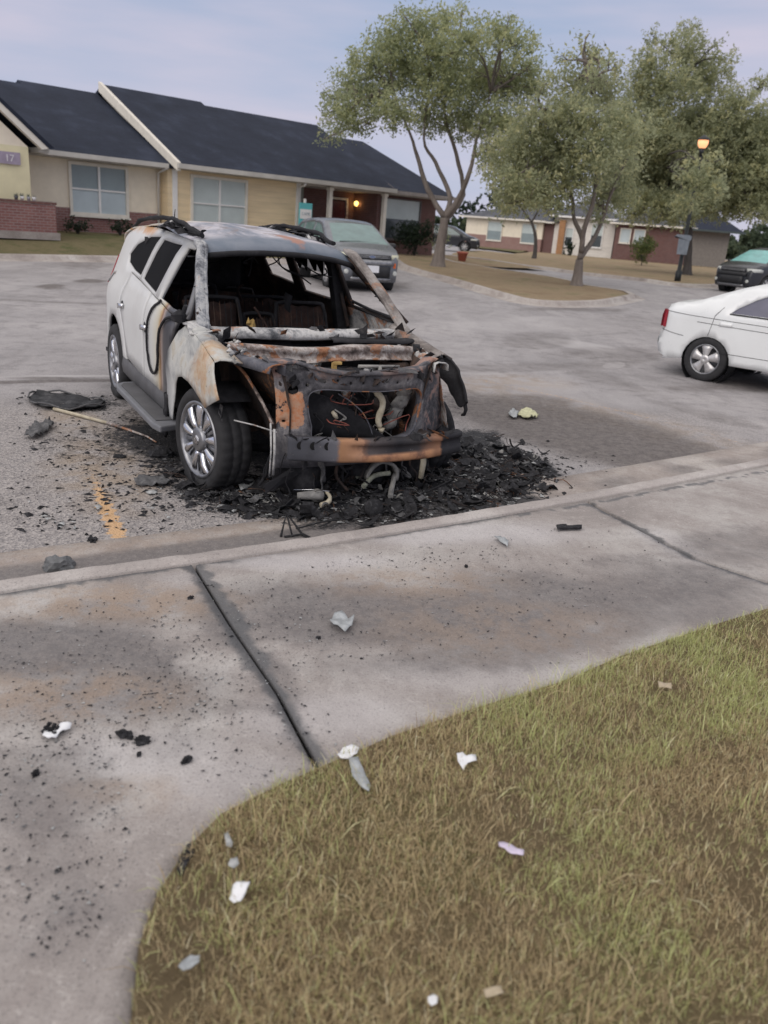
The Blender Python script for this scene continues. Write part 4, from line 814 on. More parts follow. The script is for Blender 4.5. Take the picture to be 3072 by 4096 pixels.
def car_shell(root, top, zb, arches, W, taper, belt, tum, wins, glass_segs, pm, gm, crown=.03, seams=(), arch_r=.36):
    """top: outline rear-bottom -> front-bottom; wins: side window polygons; glass_segs: (i,j) runs of the outline that are glass"""
    T = spl(top, 5) if False else top
    xs = [p[0] for p in T]; x0, x1 = min(xs), max(xs)
    def ztop(x):
        best = None
        for a, b in zip(T[:-1], T[1:]):
            if min(a[0], b[0])-1e-6 <= x <= max(a[0], b[0])+1e-6:
                z = a[1]+(b[1]-a[1])*((x-a[0])/(b[0]-a[0]) if abs(b[0]-a[0]) > 1e-9 else 1); best = z if best is None else max(best, z)
        return best or zb
    def hw(x, z):
        w_ = W
        for (xa, xb, k) in taper:      # beyond xa towards xb loses k
            t = (x-xa)/(xb-xa)
            if t > 0: w_ -= k*min(t, 1.1)**2
        if z > belt: w_ -= (z-belt)*tum
        w_ -= .03*max(0, (belt-.25-z)/.5)**2
        dzt = ztop(min(max(x, x0), x1))-z
        if dzt < .07: w_ -= .05*((.07-max(dzt, 0))/.07)**2
        return max(w_, .2)
    poly = list(T)
    # bottom edge with wheel arches (front to rear)
    bot = [(x1-.12, zb)]
    for ax in sorted(arches, reverse=True):
        cz_ = arch_r*.86
        for k in range(0, 13):
            a = math.pi*k/12; px_, pz_ = ax+math.cos(a)*arch_r*1.08, cz_+math.sin(a)*arch_r*1.08
            bot.append((px_, max(pz_, zb)))
    bot.append((x0+.15, zb))
    poly += bot
    poly = [p for i, p in enumerate(poly) if i == 0 or math.hypot(p[0]-poly[i-1][0], p[1]-poly[i-1][1]) > 1e-3]
    for sg_ in (-1, 1):
        V, F_ = cdt(poly, wins, .09); b = MB(); b.add([(x, sg_*hw(x, z), z) for x, z in V], [tuple(int(i) for i in (t if sg_ < 0 else t[::-1])) for t in F_], True)
        b.build('side_body', pm, root, solid=.03, off=-1)
        for wn in wins:
            V, F_ = cdt(dens(wn, .1), (), .1); gb = MB(); gb.add([(x, sg_*(hw(x, z)-.018), z) for x, z in V], [tuple(int(i) for i in (t if sg_ < 0 else t[::-1])) for t in F_], True)
            gb.build('side_window', gm, root)
        for pts in seams:
            b = MB(); P = dens(pts, .06)[:-1]; cnt = len(dens(pts, .06)); q = []
            for a, c in zip(pts[:-1], pts[1:]):
                for k in range(8): q.append((a[0]+(c[0]-a[0])*k/8, a[1]+(c[1]-a[1])*k/8))
            q.append(pts[-1]); b.tube([(x, sg_*(hw(x, z)+.0), z) for x, z in q], .004, 4); b.build('panel_gap', M_DARKP, root)
    fr = [-1, -.92, -.7, -.35, 0, .35, .7, .92, 1]; bp = MB(); bg_ = MB(); Td = []; seg = []
    for i, (a, c) in enumerate(zip(T[:-1], T[1:])):
        for k in range(3): Td.append((a[0]+(c[0]-a[0])*k/3, a[1]+(c[1]-a[1])*k/3)); seg.append(i)
    Td.append(T[-1]); rows = []
    for i, (x, z) in enumerate(Td):
        a, c = Td[max(i-1, 0)], Td[min(i+1, len(Td)-1)]; d_ = Vector((c[0]-a[0], c[1]-a[1])).normalized(); n_2 = Vector((-d_.y, d_.x)); w_ = hw(x, z)
        rows.append([Vector((x+n_2.x*crown*(1-f_*f_)*1.6, f_*w_, z+n_2.y*crown*(1-f_*f_))) for f_ in fr])
    isg = lambda s_: any(a <= s_ < b_ for a, b_ in glass_segs)
    for i in range(len(Td)-1):
        for j in range(8):
            if isg(seg[i]) and 1 <= j <= 6: continue
            bp.add([rows[i][j], rows[i][j+1], rows[i+1][j+1], rows[i+1][j]], [(0, 3, 2, 1)], True)
    o = bp.build('body_top', pm, root); bmw = bmesh.new(); bmw.from_mesh(o.data); bmesh.ops.remove_doubles(bmw, verts=bmw.verts, dist=.001); bmw.to_mesh(o.data); bmw.free()
    for gi, (ga, gb_) in enumerate(glass_segs):
        bg_ = MB()
        for i in range(len(Td)-1):
            if ga <= seg[i] < gb_:
                for j in range(1, 7): bg_.add([rows[i][j], rows[i][j+1], rows[i+1][j+1], rows[i+1][j]], [(0, 3, 2, 1)], True)
        o = bg_.build(['rear_window', 'windscreen'][gi], gm, root); bmw = bmesh.new(); bmw.from_mesh(o.data); bmesh.ops.remove_doubles(bmw, verts=bmw.verts, dist=.001); bmw.to_mesh(o.data); bmw.free()
    b = MB(); b.box(((x0+x1)/2, 0, zb+.12), (x1-x0-.5, W*1.7, .1)); b.box(((x0+x1)/2-.1, 0, belt*.72), (x1-x0-2.2, W*1.72, .3)); b.build('underbody', M_DARKP, root)
    for ax in arches:
        for s_ in (-1, 1):
            b = MB(); b.lathe([(arch_r*1.07, 0), (arch_r*1.05, .3)] if True else [], (ax, s_*(W-.04) if s_ < 0 else W-.34, arch_r*.86), 'Y', 24); b.build('wheel_well', M_DARKP, root)
    return hw, ztop
def ell(cx_, cz_, rx, rz, n=20): return [(cx_+math.cos(2*math.pi*k/n)*rx, cz_+math.sin(2*math.pi*k/n)*rz) for k in range(n)]
# --- white sedan, tail to the left; its own frame: x forward from the rear axle
M_WHITE = paint_mat('white_paint', (.80, .82, .82)); M_GLSED = glass_mat('lavender_reflection_glass', (.10, .10, .145), .15)  # lavender reflection is put into the glass base colour
g0 = G(2838*1659/3072, 1524*2212/4096); sed_a = math.radians(-42)
sedan = empty('parked_sedan', (g0.x-.02, g0.y+.10, 0), sed_a, 'white four door sedan parked at the right edge, tail light towards the burnt car', 'car')
ys = .86
sedan.location = Vector((g0.x, g0.y, 0))+Matrix.Rotation(sed_a, 3, 'Z')@Vector((0, ys-.03, 0))
RS = lambda L_: [((x if x > -.2 else -.2+(x+.2)*.72), z) for x, z in L_]
topS = RS([(-.78, .26), (-.93, .30), (-1.0, .40), (-1.02, .52), (-.99, .60), (-.94, .64), (-.93, .78), (-.92, .90), (-.86, .975), (-.72, 1.01), (-.45, 1.035), (-.25, 1.08), (.0, 1.18), (.25, 1.28), (.5, 1.355), (.75, 1.40), (1.1, 1.42), (1.4, 1.415), (1.7, 1.375), (2.1, 1.21), (2.55, 1.0), (3.0, .93), (3.25, .80), (3.38, .62), (3.4, .4), (3.25, .24)])
winS = [(.22, .955), (.30, 1.03), (.50, 1.16), (.74, 1.27), (1.02, 1.315), (1.20, 1.32), (1.21, .955)]
winF = [(1.27, .955), (1.26, 1.32), (1.45, 1.325), (1.68, 1.29), (1.98, 1.17), (2.32, .99), (2.33, .955)]
hwS, _ = car_shell(sedan, topS, .22, (0, 2.53), ys, ((-.40, -.79, .13), (2.7, 3.4, .22)), .92, .42, [winS, winF], ((11, 13), (18, 20)), M_WHITE, M_GLSED, seams=[[(.12, 1.02), (.03, .90), (.0, .72), (-.02, .62)], [(1.235, 1.32), (1.24, .9), (1.24, .25)], [(-.66, .885), (-.3, .865), (.3, .85), (1.2, .835), (2.4, .86)], [(-.2, .79), (.5, .77), (1.3, .755), (2.4, .77)], [(-.74, .63), (-.55, .60), (-.36, .58)], [(.1, .42), (.8, .42), (1.8, .42)]], arch_r=.315)
for s_ in (-1, 1):
    for ax in (0, 2.53): wheel(sedan, ax, s_*(ys-.01), .305, .205, .19, 'hubcap')
    b = MB(); P = [[Vector((x, s_*(hwS(x, z)+.006), z)) for x in (-.72, -.70, -.68, -.66)] for z in (.66, .74, .82, .90)]
    P = [[v for i, v in enumerate(r_)] for r_, z in zip(P, (.66, .74, .82, .90))]
    b.grid(P, True, flip=s_ > 0); b.grid([[Vector((-.755, s_*(hwS(-.72, z)-j*.09), z)) for j in range(4)] for z in (.66, .74, .82, .90)], True); b.build('tail_light', M_REDL, sedan)
    b = MB()
    for x_ in (.20, 1.36):
        P = [[Vector((x_+.09*u, s_*(hwS(x_, .80+.03*v)+.012*(1-u*u)*(1-v*v)+.002), .80+.028*v)) for u in (-1, -.6, 0, .6, 1)] for v in (-1, 0, 1)]; b = MB(); b.grid(P, True); b.build('door_handle', M_WHITE, sedan, solid=.012, off=0)
        MB().box((x_, s_*(hwS(x_, .8)+.003), .80), (.15, .006, .012)).build('handle_recess', M_DARKP, sedan)
b = MB(); b.tube([(x, -hwS(x, z)-.004, z) for x, z in [(.22, .945), (.8, .943), (1.5, .943), (2.33, .945)]], .009, 5); b.build('window_trim', M_DARKP, sedan)
sedan.scale = (1.08, 1.08, 1.08); sedan.location += Vector((-.10, .02, 0))

# --- compact SUVs: frame x forward from the front axle
topV = [(-3.45, .30), (-3.62, .38), (-3.66, .55), (-3.62, .75), (-3.60, .95), (-3.52, 1.12), (-3.36, 1.36), (-3.20, 1.53), (-3.0, 1.60), (-2.5, 1.655), (-1.9, 1.68), (-1.4, 1.675), (-1.0, 1.63), (-.78, 1.575), (-.35, 1.36), (.10, 1.13), (.30, 1.07), (.55, 1.01), (.75, .93), (.83, .85), (.87, .72), (.90, .55), (.88, .38), (.76, .24)]
def suv_body(root, pm, gm):
    w1 = [(-3.12, 1.22), (-3.02, 1.42), (-2.86, 1.50), (-2.55, 1.55), (-2.50, 1.17)]
    w2 = [(-2.42, 1.16), (-2.46, 1.555), (-2.1, 1.58), (-1.62, 1.585), (-1.58, 1.10)]
    w3 = [(-1.50, 1.09), (-1.54, 1.585), (-1.25, 1.56), (-.98, 1.49), (-.45, 1.20), (-.35, 1.08)]
    hw, zt = car_shell(root, topV, .26, (0, -2.69), .92, ((-2.9, -3.66, .18), (.15, .90, .20)), 1.02, .36, [w1, w2, w3], ((5, 7), (13, 15)), pm, gm, seams=[[(-.42, 1.06), (-.50, .8), (-.48, .3)], [(-1.56, 1.08), (-1.58, .3)], [(-2.45, 1.1), (-2.35, .75)], [(-3.2, .98), (-2.4, .93), (-.5, .84)]], arch_r=.385)
    for s_ in (-1, 1):
        for ax in (0, -2.69): wheel(root, ax, s_*.905, .35, .23, .22, 'alloy')
    return hw, zt
def front_face(root, hw, lens=M_HEAD, chrome=M_ALLOYD, plate=True, emblem=True, amber=None):
    yy = [-1, -.6, 0, .6, 1]
    def strip(nm, z0, z1, x0_, x1_, w0, m, dx=.0, th=.02):
        P = [[Vector((x0_+(x1_-x0_)*t+.05*(1-(w0*j/.9)**2)+dx, j*w0, z0+(z1-z0)*t)) for j in np.linspace(-1, 1, 9)] for t in (0, .5, 1)]
        b = MB(); b.grid(P, True); return b.build(nm, m, root, solid=th, off=0)
    strip('upper_grille', .80, .90, .885, .835, .52, M_DARKP)
    for z in (.83, .865): strip('grille_bar', z, z+.012, .885-(z-.8)*.5, .885-(z-.788)*.5, .50, M_ALLOYD, .012, .008)
    strip('bumper_band', .66, .78, .925, .895, .60, chrome, .0)
    lg = strip('lower_grille', .36, .63, .905, .935, .50, M_DARKP, .0)
    strip('skid_plate', .26, .34, .86, .895, .55, M_ALLOYD, .0)
    if emblem:
        b = MB(); b.prism([(math.cos(a)*.09, .852+math.sin(a)*.036) for a in np.linspace(0, 6.1, 20)], lambda y, z: (.925, y, z), lambda y, z: (.945, y, z)); e_ = b.build('oval_emblem', M_CHROME, root)
        b = MB(); b.prism([(math.cos(a)*.078, .852+math.sin(a)*.027) for a in np.linspace(0, 6.1, 20)], lambda y, z: (.945, y, z), lambda y, z: (.948, y, z)); b.build('emblem_field', simple('emblem_blue', (.10, .14, .25), .4), e_)
    if plate: MB().box((.985, .02, .56), (.02, .32, .17)).build('number_plate', M_PLATE, root)
    for s_ in (-1, 1):
        P = [[Vector((x, s_*(hw(x, z)+.004), z)) for x in (.38, .52, .66, .78)]+[Vector((.845+.02, s_*.56, z))] for z in (.80, .86, .92)]
        P[2][0].z = .90; b = MB(); b.grid(P, True, flip=s_ > 0); b.build('headlight', lens, root, solid=.012, off=0)
        b = MB(); b.box((.87, s_*.62, .66), (.06, .12, .12), rot=-s_*.5); b.build('marker_light', amber or M_AMB, root)
        b = MB(); b.lathe([(.001, .0), (.05, .01), (.06, .0), (.055, -.04)], (.905, s_*.66, .47), 'X', 14); b.build('fog_light', M_HEAD, root)
        b = MB(); P = [[Vector((-.30+.09*u, s_*(1.0+.10*v), 1.10+.085*w_)) for u, w_ in ((-1, -.5), (-.4, -1), (1, -.6), (1.1, .6), (0, 1), (-1, .8))] for v in (-1, 0, 1)]
        b.grid(P, True, closed=True); b.add(P[0], [tuple(range(6))]); b.add(P[2], [tuple(range(6))]); b.build('mirror', M_DARKP, root)
    return lg
fwd = Vector((.56, -.83, 0)).normalized(); ang = math.atan2(fwd.y, fwd.x)
M_GREYP = paint_mat('grey_metal_paint', (.15, .16, .18), metal=.3); M_GLTEAL = glass_mat('teal_reflecting_glass', (.12, .20, .19), .1)
fwd = Vector((.40, -.917, 0)); ang = math.atan2(fwd.y, fwd.x)
suv = empty('parked_suv', (0, 0, .2), ang, 'grey compact suv with a teal tinted windscreen, parked in front of the porch', 'car')
fc = aty(800, 604, 21.6); suv.location = Vector((fc.x, fc.y, .2))-fwd*.9; suv.location.z = float(H(suv.location.x, suv.location.y))
hwV, _ = suv_body(suv, M_GREYP, M_GLTEAL); front_face(suv, hwV, lens=simple('yellowed_lens', (.55, .55, .42), .25))
b = MB(); b.tube([(.10, -.6, 1.155), (.07, -.1, 1.18), (.06, .5, 1.165)], .012, 5); b.build('wiper', M_DARKP, suv)
MB().box((-.02, -.55, 1.20), (.12, .10, .004), M=Matrix.Rotation(.45, 3, 'Y')).build('windscreen_sticker', M_PLATE, suv)
# dark cars
M_NAVY = paint_mat('black_blue_paint', (.018, .020, .028)); M_TURQ = glass_mat('turquoise_reflecting_glass', (.16, .42, .40), .2); M_GLD2 = glass_mat('dark_car_glass', (.05, .09, .09), .1)
p = aty(1575, 628, 31.5); dk = empty('parked_suv', (p.x+1.0, p.y+1.2, float(H(p.x, p.y))), math.radians(214), 'black car with a turquoise shining windscreen beyond the white sedan', 'car')
hv, _ = suv_body(dk, M_NAVY, M_TURQ); front_face(dk, hv, emblem=False, plate=False, chrome=M_DARKP, amber=M_DARKP)
p = aty(1010, 547, 60); d2 = empty('parked_suv', (p.x-.2, p.y, float(H(p.x, p.y))), math.radians(-8), 'black car parked behind the trunk of the big shade tree', 'car')
hv, _ = suv_body(d2, M_NAVY, M_GLD2); front_face(d2, hv, emblem=False, plate=False, chrome=M_DARKP, amber=M_DARKP)
b = MB(); b.tube([(-.6, -.95, .36), (-2.1, -.95, .36)], .05, 6); b.build('side_step', M_CHROME, d2)
# ---------------------------------------------------------------- burnt car: materials
def burnt_mat(name, stops, scale=3.2, rough=.85, grit=.35, metal=0, spots=(.02, .02, .022), stretch=None, rust=None, seed=0):
    t = MT(name, rough, metal, .3); v = t.N.new('ShaderNodeVectorMath'); v.operation = 'ADD'; v.inputs[1].default_value = (seed*1.7, seed*.9, seed*2.3); t.L.new(t.tc.outputs['Object'], v.inputs[0])
    n = t.noise(scale, 8, .7, vec=v.outputs[0], stretch=stretch, dist=.4); n2 = t.noise(scale*6, 6, .75, vec=v.outputs[0]); n3 = t.noise(scale*.8, 5, .6, vec=v.outputs[0], dist=1)
    m = t.math('ADD', t.math('MULTIPLY', n, .75), t.math('MULTIPLY', n2, .25)); c = t.ramp(m, stops)
    if rust: c = t.mix(t.math('MULTIPLY', t.ss(t.math('ADD', n3, t.math('MULTIPLY', t.math('SUBTRACT', n2, .5), .25)), rust[0], rust[0]+.03), rust[1]), c, t.ramp(n2, [(.35, (.16, .06, .03)), (.55, (.36, .15, .06)), (.7, (.42, .24, .14))]))
    c = t.mix(t.math('MULTIPLY', t.ss(n2, .58, .70), grit), c, spots); t.col(c); t.bump(t.math('ADD', n2, t.math('MULTIPLY', n, 1.5)), .6, .006)
    t.set('Roughness', t.ss(n2, -.4, 1.1)) if rough is None else None; return t
M_ASH = burnt_mat('ash_coated_steel', [(.32, (.03, .032, .038)), (.41, (.12, .125, .135)), (.47, (.33, .33, .335)), (.53, (.55, .545, .535)), (.58, (.40, .39, .38)), (.66, (.13, .125, .13))], 4.2, rust=(.57, .75)).m
M_CHARD = burnt_mat('charred_dark', [(.3, (.006, .006, .008)), (.5, (.018, .018, .021)), (.66, (.045, .044, .048)), (.75, (.10, .10, .105))], 4, grit=.2, seed=2).m
M_CHARB = burnt_mat('charred_brown_steel', [(.3, (.010, .010, .012)), (.48, (.035, .028, .027)), (.6, (.085, .055, .042)), (.7, (.16, .13, .12))], 3, rust=(.60, .5), seed=3).m
M_RUSTY = burnt_mat('rust_and_ash_steel', [(.32, (.03, .028, .03)), (.42, (.10, .08, .072)), (.48, (.28, .23, .21)), (.54, (.50, .47, .45)), (.60, (.30, .23, .19)), (.68, (.10, .075, .065))], 4.6, rust=(.53, .8), seed=4).m
M_PILR = burnt_mat('blue_ash_pillar_steel', [(.3, (.03, .032, .038)), (.42, (.10, .105, .12)), (.49, (.25, .26, .28)), (.56, (.42, .425, .43)), (.66, (.16, .165, .18))], 6, rust=(.66, .4), seed=21).m
M_PIL = burnt_mat('scorched_pillar_steel', [(.3, (.05, .045, .045)), (.44, (.16, .14, .13)), (.55, (.30, .275, .26)), (.66, (.40, .38, .36)), (.75, (.12, .11, .11))], 5, rust=(.63, .5), seed=9).m
M_BLUEG = burnt_mat('blue_grey_scale_steel', [(.3, (.035, .037, .046)), (.45, (.09, .092, .11)), (.58, (.17, .17, .19)), (.7, (.25, .23, .23))], 3.2, rust=(.545, .85), seed=5).m
M_GREYR = burnt_mat('grey_residue', [(.3, (.03, .03, .034)), (.5, (.09, .09, .095)), (.7, (.20, .195, .19))], 12, seed=16).m
M_CREAM = burnt_mat('cream_scorched_hose', [(.3, (.20, .16, .11)), (.5, (.50, .45, .34)), (.7, (.62, .58, .48))], 9, grit=.25, seed=6).m
M_ALU = burnt_mat('melted_aluminium', [(.3, (.10, .10, .105)), (.5, (.25, .245, .235)), (.7, (.42, .41, .38))], 8, seed=7).m
M_OCH = simple('ochre_remnant', (.42, .28, .10), .9, var=.4, scale=20); M_REDW = simple('red_copper_wire', (.20, .055, .04), .7, var=.5, scale=20)
def body_paint():
    t = MT('scorched_white_paint', .42, spec=.45); sx_ = t.N.new('ShaderNodeSeparateXYZ'); t.L.new(t.tc.outputs['Object'], sx_.inputs[0]); X_, Z_ = sx_.outputs[0], sx_.outputs[2]
    n = t.noise(2.2, 6, .6, dist=.5); n2 = t.noise(9, 7, .75); n3 = t.noise(1.6, 5, .6, stretch=(1, 1, .35))
    x = t.math('ADD', X_, t.math('MULTIPLY', t.math('SUBTRACT', n3, .5), .22)); x = t.math('ADD', x, t.math('MULTIPLY', t.math('SUBTRACT', n2, .5), .06))
    mr_ = t.N.new('ShaderNodeMapRange'); mr_.inputs[1].default_value = -1.5; mr_.inputs[2].default_value = -.6; t.L.new(x, mr_.inputs[0])
    c = t.ramp(mr_.outputs[0], [(0, (.60, .605, .60)), (.16, (.60, .60, .575)), (.30, (.58, .56, .49)), (.40, (.52, .47, .36)), (.455, (.44, .30, .15)), (.50, (.20, .10, .05)), (.55, (.32, .25, .22)), (.62, (.07, .065, .07)), (.75, (.035, .035, .042)), (1, (.05, .05, .06))])
    dirt = t.ss(n, .45, .75); c = t.mix(t.math('MULTIPLY', dirt, .22), c, (.38, .36, .34))
    # soot above the belt line and along the roof edge
    z = t.math('ADD', Z_, t.math('MULTIPLY', t.math('SUBTRACT', n2, .5), .10)); up = t.ss(z, 1.50, 1.66); fx = t.ss(X_, -2.5, -1.5)
    c = t.mix(t.math('MULTIPLY', t.math('MULTIPLY', up, .85), fx), c, (.06, .065, .08)); blt = t.ss(z, 1.10, 1.30); c = t.mix(t.math('MULTIPLY', t.math('MULTIPLY', blt, .40), t.ss(X_, -3.0, -1.6)), c, (.30, .31, .33))
    rear = t.math('MULTIPLY', t.ss(z, 1.60, 1.66), t.ss(X_, -2.3, -2.6)); c = t.mix(t.math('MULTIPLY', rear, t.ss(n3, .42, .55)), c, (.52, .28, .12))
    low = t.ss(t.math('ADD', Z_, t.math('MULTIPLY', n2, .1)), .62, .48); c = t.mix(t.math('MULTIPLY', low, .45), c, (.20, .19, .19))
    t.col(c); t.bump(n2, .12, .004); return t.m
def fender_paint():
    t = MT('burnt_fender_paint', .75, spec=.3); sx_ = t.N.new('ShaderNodeSeparateXYZ'); t.L.new(t.tc.outputs['Object'], sx_.inputs[0]); X_, Z_ = sx_.outputs[0], sx_.outputs[2]
    n = t.noise(4.5, 7, .65, dist=.6); n2 = t.noise(16, 7, .8); n3 = t.noise(3, 5, .6)
    c = t.ramp(n, [(.34, (.16, .165, .175)), (.44, (.36, .365, .36)), (.56, (.50, .50, .475)), (.68, (.42, .385, .32))])
    tan = t.math('MULTIPLY', t.ss(X_, -.25, .15), t.ss(n3, .42, .56)); c = t.mix(t.math('MULTIPLY', tan, .8), c, t.ramp(n2, [(.4, (.42, .24, .12)), (.6, (.50, .40, .28))]))
    blk = t.math('MULTIPLY', t.ss(t.math('ADD', X_, t.math('MULTIPLY', n2, .1)), -.50, -.68), t.ss(Z_, 1.0, .8)); c = t.mix(blk, c, (.04, .042, .05))
    wh = t.math('MULTIPLY', t.ss(X_, -.2, -.45), t.ss(Z_, .85, .6)); c = t.mix(t.math('MULTIPLY', wh, .6), c, (.58, .585, .58))
    c = t.mix(t.math('MULTIPLY', t.ss(n2, .60, .68), .8), c, (.05, .05, .055)); t.col(c); t.bump(t.math('ADD', n2, n), .5, .006); return t.m
def roof_mat():
    t = MT('burnt_roof_steel', .62, .05, .4); sx_ = t.N.new('ShaderNodeSeparateXYZ'); t.L.new(t.tc.outputs['Object'], sx_.inputs[0]); X_, Y_ = sx_.outputs[0], sx_.outputs[1]
    n = t.noise(2.4, 7, .6, stretch=(.7, 1.5, 1), dist=.6); n2 = t.noise(20, 6, .8)
    c = t.ramp(t.math('ADD', t.math('MULTIPLY', n, .75), t.math('MULTIPLY', t.noise(9, 7, .75), .25)), [(.36, (.13, .155, .20)), (.46, (.25, .265, .31)), (.53, (.42, .41, .45)), (.62, (.56, .54, .57)), (.72, (.30, .27, .28))])
    fr = t.ss(t.math('ADD', X_, t.math('MULTIPLY', n, .3)), -1.22, -.98); c = t.mix(t.math('MULTIPLY', fr, .85), c, (.12, .15, .19))
    d = t.N.new('ShaderNodeVectorMath'); d.operation = 'DISTANCE'; mp_ = t.N.new('ShaderNodeMapping'); mp_.inputs['Scale'].default_value = (1.0, 1.5, 0); t.L.new(t.tc.outputs['Object'], mp_.inputs[0]); t.L.new(mp_.outputs[0], d.inputs[0]); d.inputs[1].default_value = (-1.40, .30, 0)
    r_ = t.ss(t.math('ADD', d.outputs['Value'], t.math('MULTIPLY', n, .9)), .74, .58); c = t.mix(t.math('MULTIPLY', r_, .85), c, (.40, .18, .11))
    br_ = t.math('MULTIPLY', t.ss(t.noise(3.5, 7, .7, dist=1), .50, .60), t.ss(X_, -1.15, -1.5)); c = t.mix(t.math('MULTIPLY', br_, .7), c, (.22, .175, .16))
    sc_ = t.math('MULTIPLY', t.ss(X_, -2.3, -2.7), t.ss(Y_, .1, -.3)); c = t.mix(sc_, c, t.ramp(n, [(.4, (.62, .50, .32)), (.5, (.58, .56, .52)), (.6, (.50, .28, .12))]))
    c = t.mix(t.math('MULTIPLY', t.ss(n2, .6, .7), .4), c, (.10, .10, .12)); t.col(c); t.bump(n2, .2, .004); return t.m
M_BODY = body_paint(); M_FEND = fender_paint(); M_ROOFB = roof_mat(); M_ROCK = simple('grey_cladding', (.085, .085, .09), .6, var=.25, scale=5, bump=.1); M_BOARD = simple('running_board_plastic', (.16, .165, .18), .5, var=.12)
M_SGLASS = glass_mat('sooty_glass', (.006, .006, .007), .7, .1)

CAR = empty('burnt_suv', (-.510, 6.072, 0), math.radians(-60.79), 'burnt out white suv, nose to the kerb, its charred engine bay open', 'car')
def YW(X, Z):
    w_ = .975
    if X < -3.1: w_ -= .17*((-3.1-X)/1.0)**2
    if X > .05: w_ -= .06*((X-.05)/.6)**2
    if Z < .5: w_ -= .10*((.5-Z)/.3)**2
    if Z > .92: w_ -= .05*min(1, (Z-.92)/.22)**2
    if Z > 1.12:
        k = min(1, max(0, (X+1.7)/.7)); w_ -= (Z-1.12)*(.40+.20*k*k*(3-2*k))+.03*max(0, (Z-1.5)/.15)**2
    return w_
def sidefn(s_, out_=0): return lambda x, z: Vector((x, s_*(YW(x, z)+out_), z))
fw = [(-.54, 1.15), (-.9, 1.148), (-1.37, 1.178), (-1.31, 1.58), (-1.12, 1.575), (-.92, 1.49), (-.72, 1.33)]
rw = [(-1.54, 1.195), (-2.13, 1.262), (-1.99, 1.61), (-1.43, 1.595)]
qw = [(-2.24, 1.275), (-2.57, 1.30), (-2.90, 1.35), (-3.0, 1.42), (-2.85, 1.52), (-2.5, 1.61), (-2.11, 1.63)]
fwL = [(-.60, 1.125), (-.92, 1.125), (-1.46, 1.15), (-1.50, 1.58), (-1.22, 1.575), (-1.02, 1.47), (-.80, 1.31)]
rwL = [(-1.72, 1.155), (-2.60, 1.17), (-2.66, 1.58), (-2.2, 1.61), (-1.72, 1.60)]
qwL = [(-2.84, 1.215), (-3.45, 1.26), (-3.50, 1.42), (-3.2, 1.55), (-2.86, 1.60)]
body = [(-1.0, 1.585), (-1.35, 1.64), (-1.8, 1.67), (-2.5, 1.69), (-3.2, 1.675), (-3.7, 1.60), (-3.95, 1.48), (-4.08, 1.25), (-4.13, 1.0), (-4.12, .75), (-4.05, .5), (-3.95, .38), (-3.46, .38)]
body += [(-3.02+math.cos(a)*.44, .40+math.sin(a)*.44) for a in np.linspace(-.03, math.pi+.03, 16)][::1]
body += [(-3.50, .38)][:0]
arc = [(-3.02-math.cos(a)*.44, .40+math.sin(a)*.44) for a in np.linspace(.03, math.pi-.03, 16)]
body = body[:13]+arc+[(-2.40, .42), (-2.52, .75), (-2.70, 1.0), (-2.64, 1.275), (-2.2, 1.240), (-1.5, 1.168), (-.92, 1.118), (-.55, 1.112), (-.44, 1.13), (-.62, 1.29), (-.82, 1.45)]
bodyL = [((p[0], p[1]) if not (p[1] > 1.16 and p[1] < 1.3 and -2.7 < p[0] < -1.4) else (p[0], 1.135)) for p in body]
rdoor = [(-1.665, 1.182), (-2.2, 1.233), (-2.63, 1.268), (-2.685, 1.0), (-2.505, .75), (-2.385, .52), (-1.665, .46)]
fdoor = [(-1.65, 1.18), (-1.5, 1.162), (-.92, 1.112), (-.62, 1.10), (-.74, .85), (-.82, .49), (-.95, .43), (-1.65, .455)]
for s_, mats in ((-1, (M_BODY, M_BODY, M_BODY)), (1, (M_CHARB, M_CHARB, M_ASH))):
    rg = (.004, 3) if s_ < 0 else (.012, 4)
    panel('body_side', body if s_ < 0 else bodyL, sidefn(s_), mats[0], CAR, [fw, rw, qw] if s_ < 0 else [fwL, rwL, qwL], .07, solid=.028, off=-1, flip=s_ > 0)
    r_ = panel('rear_door', rdoor if s_ < 0 else [(x, min(z, 1.13)) for x, z in rdoor], sidefn(s_, .003), mats[1], CAR, (), .09, solid=.03, off=-1, flip=s_ > 0)
    f_ = panel('front_door', fdoor if s_ < 0 else [(x, min(z, 1.13)) for x, z in fdoor], sidefn(s_, .003), mats[2], CAR, (), .07, solid=.03, off=-1, flip=s_ > 0)
    for dd, xh, zh in ((r_, -2.56, .97), (f_, -1.59, .905)):
        b = MB(); P = [[Vector((xh+.10*u, s_*(YW(xh, zh)+.016+.022*(1-u*u)), zh+.02*v+.008*u)) for v in (-1, 0, 1)] for u in (-1, -.6, 0, .6, 1)]; b.grid(P, True)
        b.build('door_handle', M_CHROME if s_ < 0 else M_CHARD, dd, solid=.014, off=0, rough=(.004, 30))
        b = MB(); b.lathe([(.001, -.001), (.045, 0), (.05, .006)], (xh, s_*(YW(xh, zh)+.004), zh), 'Y', 12); b.build('handle_cup', M_DARKP, dd)
